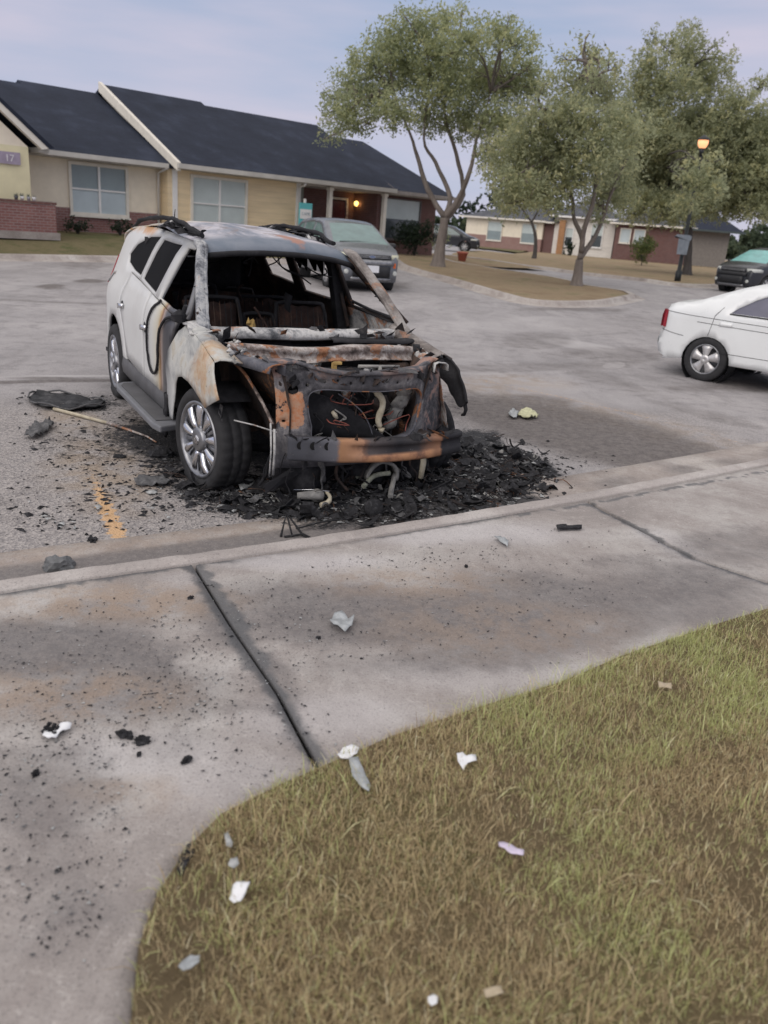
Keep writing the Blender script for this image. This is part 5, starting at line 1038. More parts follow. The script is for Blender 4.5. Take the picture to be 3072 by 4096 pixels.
# top of the tailgate and rear end
b = MB(); P = []
for z in np.linspace(.40, 1.62, 14):
    xr = -4.12+.02*(z-1)**2-.0+(max(0, z-1.1)**1.6)*.33; P.append([Vector((xr+.10*abs(v)**3, v*(YW(xr+.1, z)-.0), z)) for v in np.linspace(-1, 1, 11)])
b.grid(P, True); b.build('tailgate', M_CHARD, CAR, solid=.03, off=0)
for s_ in (-1,):
    b = MB(); P = [[Vector((x, s_*(YW(x, z)+.006), z)) for x in np.linspace(-4.05, -3.72, 5)] for z in np.linspace(1.08, 1.36, 4)]; b.grid(P, True); b.build('tail_light', M_REDL, CAR, solid=.01, off=0)
    for pts in ([(-3.5, 1.12), (-3.42, 1.2), (-3.3, 1.22)],):
        b = MB(); b.tube([(x, s_*(YW(x, z)+.006), z) for x, z in pts], .014, 5); b.build('trim_remnant', M_ASH, CAR, rough=(.01, 20))
# roof
def roof_z(x, y, wd): 
    zc = np.interp(x, [-4.05, -3.8, -3.3, -2.7, -2.1, -1.6, -1.25, -1.08, -1.0], [1.50, 1.62, 1.715, 1.76, 1.76, 1.725, 1.69, 1.655, 1.605])
    return zc-(.062 if y < 0 else .075)*(abs(y)/wd)**2.4
def roof_w(x): return YW(x, float(np.interp(x, [-3.95, -3.2, -2.5, -1.8, -1.35, -1.0], [1.48, 1.675, 1.69, 1.67, 1.64, 1.585])))+.002
b = MB(); P = []
for x in np.linspace(-1.0, -4.02, 40):
    wd = roof_w(x); P.append([Vector((x+(.05*(1-(v)**2) if x > -1.3 else .05*(1-v*v)*max(0, (x+2)/.7)), v*wd, roof_z(x, v*wd, wd)+.012*noise.noise(Vector((x*1.5, v*2, 4)))-.02*math.exp(-((x+1.7)/.5)**2-((v-.2)/.5)**2))) for v in np.linspace(-1, 1, 25)])
b.grid(P, True); b.build('roof', M_ROOFB, CAR, solid=.012, off=1)
b = MB(); P = [[p-Vector((0, 0, .035)) for p in r_] for r_ in P]; b.grid([r_[1:-1] for r_ in P[1:]], True, flip=True)
b.build('roof_lining', M_CHARD, CAR)
b = MB(); P = []
for v in np.linspace(-1, 1, 15):
    wd = .66; c = Vector((-.985+.05*(1-v*v), v*wd, 1.603-(.05 if v < 0 else .07)*abs(v)**2.4)); P.append([c+Vector(q) for q in ((-.01, 0, .002), (.008, 0, -.008), (.010, 0, -.026), (-.005, 0, -.036), (-.06, 0, -.034))])
b.grid(P, True); b.build('windscreen_header', M_CHARD, CAR, solid=.006, off=0, rough=(.006, 9))
# pillars at the windscreen
for s_ in (-1, 1):
    m = M_PILR if s_ < 0 else M_PIL
    for k, (off_, wd, hh_) in enumerate(((0, .060, .05), (-.042, .028, .028))):
        P = [(-.33, s_*(.845+off_), 1.05), (-.50, s_*(.805+off_), 1.20), (-.70, s_*(.755+off_), 1.37), (-.90, s_*(.70+off_), 1.52), (-1.0, s_*(.665+off_), 1.595), (-1.12, s_*(.66+off_), 1.63)]
        P = spl(P, 4); b = MB(); rows = []
        for i, p in enumerate(P):
            t_ = (Vector(P[min(i+1, len(P)-1)])-Vector(P[max(i-1, 0)])).normalized(); xx = Vector((0, 1, 0)); yy = t_.cross(xx).normalized(); wv = wd*(1.35-.5*i/len(P)) if k == 0 else wd
            rows.append([Vector(p)+xx*a*wv*.5+yy*c*hh_*.5+Vector((0, 0, .01*k)) for a, c in ((-1, -.7), (-.7, -1), (.7, -1), (1, -.7), (1, .7), (.7, 1), (-.7, 1), (-1, .7))])
        b.grid(rows, True, closed=True); b.build('windscreen_pillar', m, CAR, rough=(.007, 16))
# cowl and bonnet hinge beam
def beam(name, x0_, y0, y1, prof, m, bow=0, rg=(.008, 8), nseg=40, solid=.008, zf=None):
    b = MB(); P = []
    for k in range(nseg+1):
        y = y0+(y1-y0)*k/nseg; v = 2*k/nseg-1; P.append([Vector((x0_+dx-bow*v*v, y, z+(zf(v) if zf else 0))) for dx, z in prof])
    b.grid(P, True); return b.build(name, m, CAR, solid=solid, off=0, rough=rg)
beam('cowl_panel', -.24, -.80, .78, [(-.24, 1.03), (-.14, 1.062), (-.08, 1.078), (-.03, 1.072), (.0, 1.045), (.0, 1.015), (-.04, 1.0)], M_ASH, .10, (.010, 6))
beam('hinge_beam', .06, -.75, .87, [(-.10, .995), (-.02, 1.003), (0, .995), (.005, .97), (-.01, .958), (-.008, .93), (.006, .912), (.025, .906)], M_RUSTY, .07, (.010, 5), zf=lambda v: .012*math.sin(v*5))
beam('cowl_brace', -.06, .1, .80, [(-.10, 1.03), (-.02, 1.025), (.0, 1.01)], M_CHARD, .05, (.012, 6))
# apron rails from the cowl to the nose
for s_ in (-1, 1):
    y0_, y1_ = (.80, .635) if s_ < 0 else (.86, .60); b = MB(); P = []
    for t_ in np.linspace(0, 1, 14):
        x = -.34+t_*.98; y = s_*(y0_+(y1_-y0_)*t_**1.3); z = .985-.02*math.sin(t_*3.1)-.005*t_; P.append([Vector((x, y-s_*.055, z-.06)), Vector((x, y-s_*.05, z)), Vector((x, y-s_*.02, z+.008)), Vector((x, y+s_*.03, z+.004)), Vector((x, y+s_*.045, z-.008)), Vector((x, y+s_*.05, z-.05))])
    b.grid(P, True, flip=s_ > 0); b.build('apron_rail', M_BLUEG if s_ < 0 else M_ASH, CAR, solid=.008, off=0, rough=(.012, 10))
    # inner apron with its strut tower
    b = MB(); P = []
    for t_ in np.linspace(0, 1, 12):
        x = -.36+t_*.96; ya = s_*(y0_-.06+(y1_-y0_)*t_**1.3); P.append([Vector((x, ya, .94)), Vector((x, ya-s_*.03, .82)), Vector((x, ya-s_*(.05+.08*math.sin(t_*3.1)), .68)), Vector((x, ya-s_*(.06+.12*math.sin(t_*3.1)), .52+.10*math.sin(t_*3.1)))])
    b.grid(P, True); b.build('inner_apron', M_CHARB, CAR, solid=.006, off=0, rough=(.014, 9))
    b = MB(); b.lathe([(.06, .88), (.10, .885), (.125, .86), (.13, .60), (.12, .40)], (-.05, s_*.60, 0), 'Z', 18); b.build('strut_tower', M_CHARB, CAR, rough=(.012, 10))
    b = MB(); b.tube([(-.05, s_*.70, .30), (-.05, s_*.66, .55)], .03, 8)
    P = [(-.05+.065*math.cos(a), s_*(.68)+.065*math.sin(a), .42+.20*a/25) for a in np.linspace(0, 25, 60)]; b2 = MB(); b2.tube(P, .011, 5); b2.build('coil_spring', M_CHARD, CAR)
    b.tube([(-.02, s_*.80, .30), (.05, s_*.45, .26)], .03, 6); b.build('suspension_arm', M_CHARD, CAR)
    b = MB(); b.bar((-.6, s_*.45, .45), (.60, s_*.47, .44), .09, .12); b.build('frame_rail', M_CHARB, CAR, rough=(.006, 8))
b = MB(); P = [[Vector((-.42+.05*math.sin(z*9), y, z)) for y in np.linspace(-.80, .80, 17)] for z in np.linspace(.40, 1.02, 9)]; b.grid(P, True); b.build('firewall', M_CHARD, CAR, solid=.01, off=0, rough=(.02, 7))
# radiator support
def csx(y, z): return .66-.16*(abs(y)/.7)**2.2-(.10*max(0, y-.45)/.35 if y > .45 else 0)
cs = [(-.60, .27), (-.595, .50), (-.60, .73), (-.62, .90), (-.65, .985), (-.50, .995), (-.30, .945), (-.11, .922), (.2, .925), (.45, .94), (.57, 1.0), (.69, .965), (.70, .85), (.79, .70), (.90, .53), (.92, .45), (.60, .42), (.45, .31), (-.30, .29)]
hole = spl([(-.405, .70), (-.395, .79), (-.31, .818), (-.16, .812), (.1, .80), (.30, .805), (.43, .80), (.485, .73), (.46, .60), (.38, .47), (.1, .45), (-.33, .455), (-.375, .57)], 3, closed=True)
hs = [hole, ell(-.50, .812, .035, .035, 16), ell(-.41, .845, .013, .013, 8)]
for y in np.arange(-.30, .42, .09): hs.append(ell(y, .868+.012*math.sin(y*20), .011, .011, 8))
hs += [ell(-.60, .93, .012, .012, 8), ell(-.52, .95, .010, .010, 8), ell(.62, .90, .014, .014, 8), ell(-.55, .60, .014, .010, 8), ell(-.50, .50, .011, .016, 8)]
M_CS = None
def cs_mat():
    t = MT('nose_frame_steel', .8, spec=.35); sx_ = t.N.new('ShaderNodeSeparateXYZ'); t.L.new(t.tc.outputs['Object'], sx_.inputs[0]); Y_, Z_ = sx_.outputs[1], sx_.outputs[2]
    n = t.noise(5, 7, .68, dist=.5); n2 = t.noise(26, 6, .78)
    c = t.ramp(t.math('ADD', t.math('MULTIPLY', n, .7), t.math('MULTIPLY', n2, .3)), [(.36, (.022, .023, .028)), (.46, (.075, .074, .084)), (.54, (.17, .165, .175)), (.62, (.33, .31, .31)), (.72, (.45, .43, .42))])
    left = t.math('MULTIPLY', t.ss(Y_, -.38, -.46), t.math('MULTIPLY', t.ss(Z_, .50, .62), t.ss(Z_, .86, .76)))
    lf = t.ss(t.math('ADD', left, t.math('MULTIPLY', t.math('SUBTRACT', t.math('ADD', t.math('MULTIPLY', n, .6), t.math('MULTIPLY', n2, .4)), .5), 3.2)), .66, .71); c = t.mix(t.math('MULTIPLY', lf, .9), c, t.ramp(n2, [(.4, (.50, .20, .09)), (.6, (.48, .30, .20))]))
    rt = t.math('MULTIPLY', t.ss(Y_, .5, .6), t.ss(n, .46, .54)); c = t.mix(t.math('MULTIPLY', rt, .55), c, (.38, .21, .16))
    top_ = t.math('MULTIPLY', t.ss(Z_, .86, .93), t.ss(n, .48, .56)); c = t.mix(t.math('MULTIPLY', top_, .6), c, (.36, .19, .13))
    drk = t.math('MULTIPLY', t.ss(Z_, .56, .42), .7); c = t.mix(drk, c, (.05, .05, .06)); mid = t.math('MULTIPLY', t.ss(t.math('ABSOLUTE', Y_), .38, .25), .6); c = t.mix(mid, c, (.075, .072, .08))
    t.col(c); t.bump(t.math('ADD', n2, n), .6, .006); return t.m
M_CS = cs_mat()
panel('radiator_support', cs, lambda y, z: Vector((csx(y, z)+.006*noise.noise(Vector((y*6, z*6, 1))), y, z)), M_CS, CAR, hs, .035, solid=.03, off=0)
b = MB(); P = [[Vector((csx(y, 0)+dx, y, z_+.0+float(np.interp(y, [-.68, -.5, -.3, -.11, .2, .45, .57, .67], [.985, .995, .945, .922, .925, .94, 1.0, .965])))) for dx, z_ in ((.03, -.012), (.025, .004), (-.01, .008), (-.09, .002), (-.095, -.02))] for y in np.linspace(-.66, .66, 34)]
b.grid(P, True); b.build('tie_bar_lip', M_CS, CAR, solid=.006, off=0, rough=(.006, 10))
b = MB(); q = [Vector((csx(y, z), y, z)) for y, z in hole]; q.append(q[0]); P = [[p+Vector((.018, 0, 0)), p+Vector((-.02, 0, 0)), p+Vector((-.06, 0, 0))] for p in q]; b.grid(P, True); b.build('opening_flange', M_BLUEG, CAR, solid=.006, off=0)
b = MB(); P = []
for t_ in np.linspace(0, 1, 12):
    q = Vector((.08+.50*t_, -.745+.125*t_, .90-.32*t_**1.3)); P.append([q+Vector((0, -.012, .02)), q, q+Vector((-.02, .03, -.05)), q+Vector((-.05, .07, -.22-.05*math.sin(t_*9)))])
b.grid(P, True); b.build('apron_flange', M_CHARB, CAR, solid=.006, off=0, rough=(.010, 10))
MB().tube(spl([(.08, -.765, .92), (.25, -.72, .86), (.45, -.66, .70), (.58, -.63, .58)], 5), .012, 6).build('flange_edge', M_RUSTY, CAR, rough=(.005, 16))
b = MB(); P = [[Vector((csx(.68, .8)-t_*.42, .68+.10*t_*(1 if z < .7 else .6)+(.97-z)*.30*(1-t_*.3), z)) for t_ in (0, .3, .6, 1)] for z in np.linspace(.46, .96, 9)]; b.grid(P, True); b.build('headlight_panel', M_RUSTY, CAR, solid=.006, off=0, rough=(.012, 9))
for y_, z0, z1, r_ in ((-.66, .60, .24, .007), (-.635, .56, .25, .010)):
    MB().tube([(.62, y_, z0), (.63, y_+.004, (z0+z1)/2), (.63, y_, z1)], r_, 6).build('thin_strut', M_ASH, CAR, rough=(.004, 20))
MB().tube([(.50, -.87, .60), (.55, -.75, .575), (.63, -.62, .54)], .005, 5).build('loose_wire', M_ASH, CAR)
# bumper beam
def bb_mat():
    t = MT('bumper_beam_steel', .75, spec=.35); sx_ = t.N.new('ShaderNodeSeparateXYZ'); t.L.new(t.tc.outputs['Object'], sx_.inputs[0]); Y_, Z_ = sx_.outputs[1], sx_.outputs[2]
    n = t.noise(7, 6, .65); n2 = t.noise(30, 6, .8); y = t.math('ADD', Y_, t.math('MULTIPLY', t.math('SUBTRACT', n2, .5), .05)); mr_ = t.N.new('ShaderNodeMapRange'); mr_.inputs[1].default_value = -.7; mr_.inputs[2].default_value = .75; t.L.new(y, mr_.inputs[0])
    g_, o_, k_, br = (.05, .053, .066), (.36, .19, .10), (.02, .02, .025), (.20, .11, .075)
    c = t.ramp(mr_.outputs[0], [(0, g_), (.20, (.07, .072, .085)), (.295, (.13, .13, .15)), (.31, o_), (.415, (.36, .20, .125)), (.425, br), (.45, (.09, .075, .075)), (.60, k_), (.72, (.05, .045, .047)), (.78, br), (.86, (.30, .155, .09)), (.875, k_), (1, k_)])
    low = t.math('MULTIPLY', t.ss(Z_, .425, .405), t.math('MULTIPLY', t.ss(Y_, -.11, -.09), t.ss(Y_, .52, .45))); c = t.mix(low, c, t.mix(t.ss(n, .4, .6), (.46, .24, .13), (.30, .15, .09)))
    c = t.mix(t.math('MULTIPLY', t.ss(n, .52, .66), .4), c, (.04, .04, .045)); c = t.mix(t.math('MULTIPLY', t.ss(n2, .6, .7), .5), c, (.30, .28, .28)); t.col(c); t.bump(n2, .5, .004); return t.m
def bx(y): return .865-.16*(abs(y-.09)/.68)**2
b = MB(); P = []
for y in np.linspace(-.575, .785, 50):
    pr = [(-.06, .522), (0, .522), (.014, .512), (.014, .492), (-.004, .482), (-.004, .435), (.014, .425), (.014, .385), (0, .372), (-.06, .372)]
    if y < -.16: pr = [(-.06, .522), (0, .522), (.008, .512), (.008, .492), (.008, .482), (.008, .435), (.008, .425), (.008, .385), (0, .372), (-.06, .372)]
    P.append([Vector((bx(y)+dx, y, z-.022*(y+.05)-.008)) for dx, z in pr])
b.grid(P, True); bo = b.build('bumper_beam', bb_mat(), CAR, solid=.008, off=0, rough=(.004, 9))
M_HOLE = simple('hole_black', (.004, .004, .005), .95)
for y in (-.50, -.42, -.33): MB().lathe([(.001, .0), (.026, .0015), (.028, 0)], (bx(y)+.0125, y, .478), 'X', 16).build('bolt_hole', M_HOLE, bo)
for s_ in (-1, 1): b = MB(); b.bar((.58, s_*.42+.09, .44), (.69, s_*.42+.09, .44), .09, .09); b.build('crash_box', M_CHARB, CAR, rough=(.004, 12))
# below the beam
b = MB(); P = [[Vector((.62+.07*math.sin(a)*0, .20+.12*math.cos(a)*1.0, .17+.11*math.sin(a)))+Vector((dx, 0, 0)) for dx in (-.06, .0, .02)] for a in np.linspace(-.35, math.pi+.1, 20)]; b.grid(P, True); b.build('fog_light_ring', M_ALU, CAR, solid=.022, off=0, rough=(.008, 14))
MB().tube([(.66, .50, .37), (.665, .505, .27), (.66, .50, .15)], [.018, .022, .02], 8).build('tow_rod', M_CREAM, CAR, rough=(.005, 20))
b = MB(); P = [[Vector((.55+.05*math.sin(y*14), y, z)) for z in (.29, .20+.04*math.sin(y*23), .13+.05*math.sin(y*9+2))] for y in np.linspace(-.60, .55, 30)]; b.grid(P, True); b.build('hanging_remnants', M_CHARD, CAR, solid=.01, off=0, rough=(.03, 12))
# engine bay clutter
rd = random.Random(5)
b = MB(); b.box((.12, .10, .60), (.42, .52, .36)); b.box((.10, .12, .80), (.30, .30, .10)); b.box((.16, -.30, .52), (.30, .30, .28)); eo = b.build('engine', M_CHARD, CAR, bevel=.02); eo.data.update()
md = eo.modifiers.new('sub', 'SUBSURF'); md.levels = md.render_levels = 2; md.subdivision_type = 'SIMPLE'; tx = bpy.data.textures.new('lump', 'CLOUDS'); tx.noise_scale = .07; md = eo.modifiers.new('disp', 'DISPLACE'); md.texture = tx; md.strength = .05
for (y_, z_, r_, l_) in ((.40, .68, .055, .16), (.36, .60, .05, .15), (.43, .76, .045, .14), (.33, .52, .045, .12)):
    MB().tube([(.44, y_-l_*.35, z_-l_*.35), (.46, y_, z_), (.42, y_+l_*.35, z_+l_*.3)], [r_*.7, r_, r_*.8], 9).build('manifold_pipe', M_ALU, CAR, rough=(.010, 16))
MB().tube(spl([(.52, .10, .80), (.55, .13, .775), (.57, .175, .73), (.565, .19, .67), (.56, .175, .62), (.56, .165, .57), (.56, .185, .52)], 4), [.014]*5+[.022]*19+[.016], 9).build('cream_hose', M_CREAM, CAR, rough=(.004, 24))
MB().tube([(.58, .185, .515), (.58, .19, .485)], [.024, .012], 8).build('hose_end', M_CREAM, CAR)
MB().tube([(.55, -.19, .645), (.555, -.17, .62), (.555, -.155, .595)], [.012, .018, .012], 8).build('cream_stub', M_CREAM, CAR)
b = MB(); P = [[Vector((.56-.05*math.cos(u*3), -.40+.62*u, .44+(.34*(1-u**1.7))*v)) for v in (0, .35, .7, 1)] for u in np.linspace(0, 1, 16)]; b.grid(P, True); b.build('fan_shroud', M_CHARD, CAR, solid=.008, off=0, rough=(.012, 8))
b = MB(); b.tube(spl([(.585, -.17, .775), (.60, -.05, .70), (.60, .05, .60), (.60, .12, .45)], 5), .005, 6); b.build('shroud_edge', M_BLUEG, CAR, rough=(.004, 16))
for i in range(46):
    y_, z_ = rd.uniform(-.36, .42), rd.uniform(.46, .80); x_ = rd.uniform(.30, .60); P = [Vector((x_, y_, z_))]
    for _ in range(4): P.append(P[-1]+Vector((rd.gauss(0, .03), rd.gauss(0, .07), rd.gauss(-.03, .06))))
    MB().tube(spl(P, 3), rd.choice([.003, .004, .006, .010]), 5).build('wiring', rd.choice([M_REDW, M_REDW, M_CHARD, M_CHARD, M_CHARB, M_ALU]), CAR)
for i in range(60):
    y_, z_ = rd.uniform(-.55, .60), rd.uniform(.42, .92); x_ = rd.uniform(-.25, .48); s3 = rd.uniform(.02, .07)
    b = MB(); b.lathe([(.001, -1*s3), (.8*s3, -.6*s3), (s3, .1*s3), (.6*s3, .8*s3), (.001, s3)], (x_, y_, z_), rd.choice('XYZ'), rd.choice([5, 6, 8]), smooth=False); b.build('engine_lump', rd.choice([M_CHARD, M_CHARD, M_CHARB, M_ALU, M_ASH]), CAR, rough=(.02, 15))
b = MB(); b.box((.26, -.06, .895), (.03, .03, .06)); b.box((.27, -.04, .925), (.025, .06, .018)); b.build('brass_fitting', M_OCH, CAR)
b = MB(); b.tube([(.42, .05, .93), (.46, .2, .935), (.45, .36, .93)], .012, 6); b.tube([(.46, .20, .93), (.52, .18, .86)], .016, 6); b.build('bonnet_latch', M_ALU, CAR, rough=(.006, 20))
# right front wing
fend = [(-.40, 1.085), (-.1, 1.045), (.2, .995), (.38, .955), (.44, .905), (.52, .84), (.62, .765), (.28, .635), (.17, .68), (.06, .715), (-.10, .74), (-.25, .745), (-.39, .715), (-.52, .60), (-.59, .45), (-.62, .34), (-.72, .34), (-.79, .52), (-.71, .85), (-.56, 1.02)]
fy = lambda x, z: -.985+.30*max(0, z-.90)-.02*math.sin(max(0, min(1, (z-.6)/.3))*3.14)+.006*noise.noise(Vector((x*7, z*7, 2)))
panel('front_wing', fend, lambda x, z: Vector((x, fy(x, z), z)), M_FEND, CAR, (), .05, solid=.008, off=1)
tl = [(-.40, 1.085), (-.25, 1.066), (-.1, 1.045), (.05, 1.02), (.2, .995), (.38, .955)]
b = MB(); P = []
for x, z in spl(tl, 3): P.append([Vector((x, fy(x, z), z)), Vector((x, fy(x, z)+.035, z+.014)), Vector((x, fy(x, z)+.08, z+.012)), Vector((x+.0, -.80+.06*max(0, x), z-.01))])
b.grid(P, True, flip=False); b.build('wing_top', M_FEND, CAR, solid=.006, off=0, rough=(.006, 10))
b = MB(); P = [[Vector((-.42+.26*u, -.96+.20*v, 1.09+.02*math.sin(u*5+v*3)-.02*u)) for v in np.linspace(0, 1, 6)] for u in np.linspace(0, 1, 6)]; b.grid(P, True, flip=True); b.build('pillar_foot', M_ASH, CAR, solid=.012, off=0, rough=(.018, 11))
for i in range(26):
    P = Vector((rd.uniform(-.38, .40), rd.uniform(-.86, -.66), 0)); P.z = 1.02-.10*max(0, P.x+.1)+rd.uniform(-.02, .03); s3 = rd.uniform(.012, .035)
    b = MB(); b.lathe([(.001, -s3), (s3, 0), (.001, s3)], P, rd.choice('XYZ'), 5, smooth=False); b.build('ash_lump', rd.choice([M_ASH, M_ASH, M_ALU, M_CHARD]), CAR, rough=(.02, 25))
b = MB(); P = [[Vector((.05+.40*math.cos(a), -.93+dy, .36+.40*math.sin(a))) for dy in (0, .12, .25)] for a in np.linspace(.9, 3.3, 16)]; b.grid(P, True); b.build('wheel_well', M_CHARD, CAR, solid=.005, off=0)
b = MB(); P = []
for t_ in np.linspace(0, 1, 12):
    q = Vector((-.42+.56*t_, .80+.13*t_, 1.10-.16*t_)); P.append([q+Vector((0, -.09, -.07)), q+Vector((0, -.07, .0)), q+Vector((0, 0, .02)), q+Vector((.0, .07, -.02)), q+Vector((0, .09, -.12))])
b.grid(P, True); b.build('pillar_foot', M_PIL, CAR, solid=.01, off=0, rough=(.018, 11))
# strip left of the left wing
ls = spl([(-.12, .95, .98), (.10, .96, .945), (.28, .955, .90), (.40, .95, .80), (.47, .95, .69), (.49, .95, .655)], 5); b = MB(); P = []
for i, p in enumerate(ls):
    t_ = i/(len(ls)-1); wv = .10*(1-t_)+.055; q = Vector(p); P.append([q+Vector((-wv*.45, -.12*(1-t_)-.03, -wv*.8)), q+Vector((-wv*.2, -.02, -wv*.45)), q, q+Vector((.012, -.02, .01))])
b.grid(P, True); b.build('left_wing_remnant', M_CHARD, CAR, solid=.014, off=0, rough=(.012, 12))
MB().tube([(.46, .95, .65), (.49, .95, .60), (.47, .95, .56), (.44, .95, .555)], [.02, .016, .014, .01], 6).build('wing_scrap', M_CHARD, CAR, rough=(.008, 20))
# sill, running board
b = MB(); P = []
for x in np.linspace(-2.58, -.66, 14): P.append([Vector((x, -.97, .475+.02*(-x-.66)/2)), Vector((x, -.985, .42)), Vector((x, -.975, .35)), Vector((x, -.92, .28)), Vector((x, -.80, .27))])
b.grid(P, True); b.build('sill', M_ROCK, CAR, solid=.01, off=0)
MB().box((-1.6, .90, .38), (2.0, .16, .2)).build('sill', M_CHARB, CAR, rough=(.01, 6))
brd = [(-2.20, -.94), (-2.19, -1.06), (-2.12, -1.13), (-2.0, -1.15), (-.62, -1.15), (-.48, -1.12), (-.55, -.94)]
b = MB(); b.prism(brd, lambda x, y: (x, y, .275), lambda x, y: (x, y, .325)); b.build('running_board', M_BOARD, CAR, bevel=.012)
b = MB(); b.prism([(-2.12, -.97), (-2.10, -1.07), (-2.0, -1.11), (-.66, -1.11), (-.66, -.97)], lambda x, y: (x, y, .327), lambda x, y: (x, y, .332)); b.build('step_pad', M_ROCK, CAR)
for x in (-2.0, -1.3, -.7): MB().bar((x, -1.02, .28), (x, -.85, .36), .05, .03).build('step_bracket', M_DARKP, CAR)
b = MB(); P = [[Vector((-.86+.10*u, -.99-.015*v, .50-.34*v+.02*math.sin(u*9))) for u in np.linspace(0, 1, 5)] for v in np.linspace(0, 1, 8)]; b.grid(P, True); b.build('melted_trim', M_CHARD, CAR, solid=.02, off=0, rough=(.02, 14))
# hanging window rubber
lp_ = [(-1.25, 1.165), (-1.37, 1.08), (-1.44, .95), (-1.465, .81), (-1.43, .69), (-1.35, .605), (-1.26, .582), (-1.15, .61), (-1.08, .70), (-1.07, .82), (-1.02, .95), (-.92, 1.05), (-.80, 1.09), (-.66, 1.10)]
MB().tube([(x, -(YW(x, z)+.018), z) for x, z in spl(lp_, 5)], .011, 6).build('hanging_window_rubber', M_CHARD, CAR, rough=(.003, 20))
b = MB(); b.lathe([(.001, -.05), (.05, -.03), (.06, .02), (.001, .06)], (-.50, -.965, 1.13), 'Z', 7, smooth=False); b.tube([(-.5, -.96, 1.10), (-.46, -.93, 1.22)], .014, 5); b.build('mirror_stub', M_CHARD, CAR, rough=(.02, 16))
# roof rails and tattered trim
for s_ in (-1, 1):
    P = []
    for x in np.linspace(-1.25, -3.6, 20): P.append((x, s_*(roof_w(x)-.06), float(roof_z(x, 0, 1))-.005+(.025 if -3.4 < x < -1.5 else 0)))
    MB().tube(P, .020, 7).build('roof_rail', M_CHARD, CAR, rough=(.014, 10))
    for i in range(34 if s_ < 0 else 60):
        x = rd.uniform(-2.2, -1.35) if s_ < 0 else rd.uniform(-3.6, -1.4); y = s_*(roof_w(x)-rd.uniform(.0, .14)); z = float(roof_z(x, y, .75))+rd.uniform(.0, .03); l_ = Vector((rd.gauss(0, .09), rd.gauss(0, .03), abs(rd.gauss(0, .015)))); w_ = Vector((rd.gauss(0, .01), rd.gauss(0, .03), rd.gauss(0, .012)))
        P = Vector((x, y, z)); MB().add([P-l_-w_, P+l_*.8-w_*1.2, P+l_+w_, P-l_*.6+w_*1.3, P+Vector((0, 0, .02))], [(0, 1, 4), (1, 2, 4), (2, 3, 4), (3, 0, 4), (3, 2, 1, 0)]).build('charred_flake', M_CHARD if rd.random() < .85 else M_ASH, CAR)
MB().tube([(-2.6, -.45, 1.74), (-2.62, -.46, 1.78), (-2.66, -.44, 1.86)], [.01, .006, .003], 5).build('antenna', M_CHARD, CAR)
# cabin
b = MB(); b.box((-2.25, 0, .33), (3.6, 1.76, .04)); b.build('floor', M_CHARD, CAR)
MB().tube([(-.60, -.85, .93), (-.56, 0, .95), (-.60, .85, .93)], .035, 8).build('dash_beam', M_CHARB, CAR, rough=(.01, 9))
b = MB(); P = [[Vector((-.46-.12*v, y, .70+.25*v*(1-.2*math.sin(y*7)))) for v in (0, .5, 1)] for y in np.linspace(-.8, .8, 16)]; b.grid(P, True); b.build('dash_remnant', M_CHARD, CAR, solid=.02, off=0, rough=(.02, 9))
def seat(x, y, w_, h_, mm=M_CHARB, hd=True):
    fr_ = [(x+.06, y-w_/2, .55), (x-.02, y-w_/2, .85), (x-.10, y-w_*.46, h_-.05), (x-.12, y-w_*.36, h_), (x-.12, y+w_*.36, h_), (x-.10, y+w_*.46, h_-.05), (x-.02, y+w_/2, .85), (x+.06, y+w_/2, .55)]
    f_ = MB().tube(spl(fr_, 4), .017, 7).build('seat_frame', mm, CAR, rough=(.006, 16))
    b = MB(); P = [[Vector((x+.04-.15*v, y+w_*.46*u, .52+(h_-.56)*v+.01*math.sin(u*9))) for u in np.linspace(-1, 1, 12)] for v in np.linspace(0, 1, 10)]; b.grid(P, True); b.build('backrest', M_SEAT, f_, solid=.012, off=0, rough=(.045, 7))
    for k in range(9):
        yy_ = y+w_*.44*(-1+2*k/8)+rd.uniform(-.01, .01); MB().tube([(x+.07, yy_, .55), (x+.02+rd.uniform(-.01, .02), yy_+rd.uniform(-.02, .02), .8), (x-.08, yy_, h_-.03)], .004, 4).build('spring_wire', rd.choice([mm, mm, M_CHARB]), f_)
    for zz in (.68, .82, .96): MB().tube([(x+.05-.2*(zz-.6), y-w_*.45, zz), (x+.07-.2*(zz-.6), y, zz-.02), (x+.05-.2*(zz-.6), y+w_*.45, zz)], .005, 4).build('spring_wire', mm, f_)
    if hd: MB().tube([(x-.12, y-.08, h_), (x-.14, y-.07, h_+.13), (x-.14, y+.07, h_+.13), (x-.12, y+.08, h_)], .009, 5).build('headrest_wire', M_CHARD, f_)
M_SEAT = burnt_mat('scorched_seat_steel', [(.3, (.012, .009, .009)), (.48, (.03, .018, .016)), (.6, (.065, .034, .026)), (.72, (.13, .07, .045))], 5, grit=.2, seed=8).m
seat(-1.35, -.44, .50, 1.18, M_CHARD, False); seat(-1.35, -.02, .30, 1.05, M_CHARD, False); seat(-1.38, .38, .50, 1.15, M_CHARD, False); seat(-2.3, -.40, .6, 1.20, M_CHARD); seat(-2.3, .35, .6, 1.10, M_CHARD, False); seat(-3.15, 0, 1.2, 1.10, M_CHARD, hd=False)
for i in range(34):
    x, y = rd.uniform(-2.6, -1.15), rd.uniform(-.75, .55); z0 = rd.uniform(.75, 1.25); P = [Vector((x, y, z0))]
    for _ in range(3): P.append(P[-1]+Vector((rd.gauss(0, .03), rd.gauss(0, .04), -rd.uniform(.05, .14))))
    MB().tube(spl(P, 3), rd.choice([.008, .014, .03]), 5).build('seat_residue', rd.choice([M_CHARD, M_SEAT, M_SEAT, M_CHARD]), CAR, rough=(.02, 14))
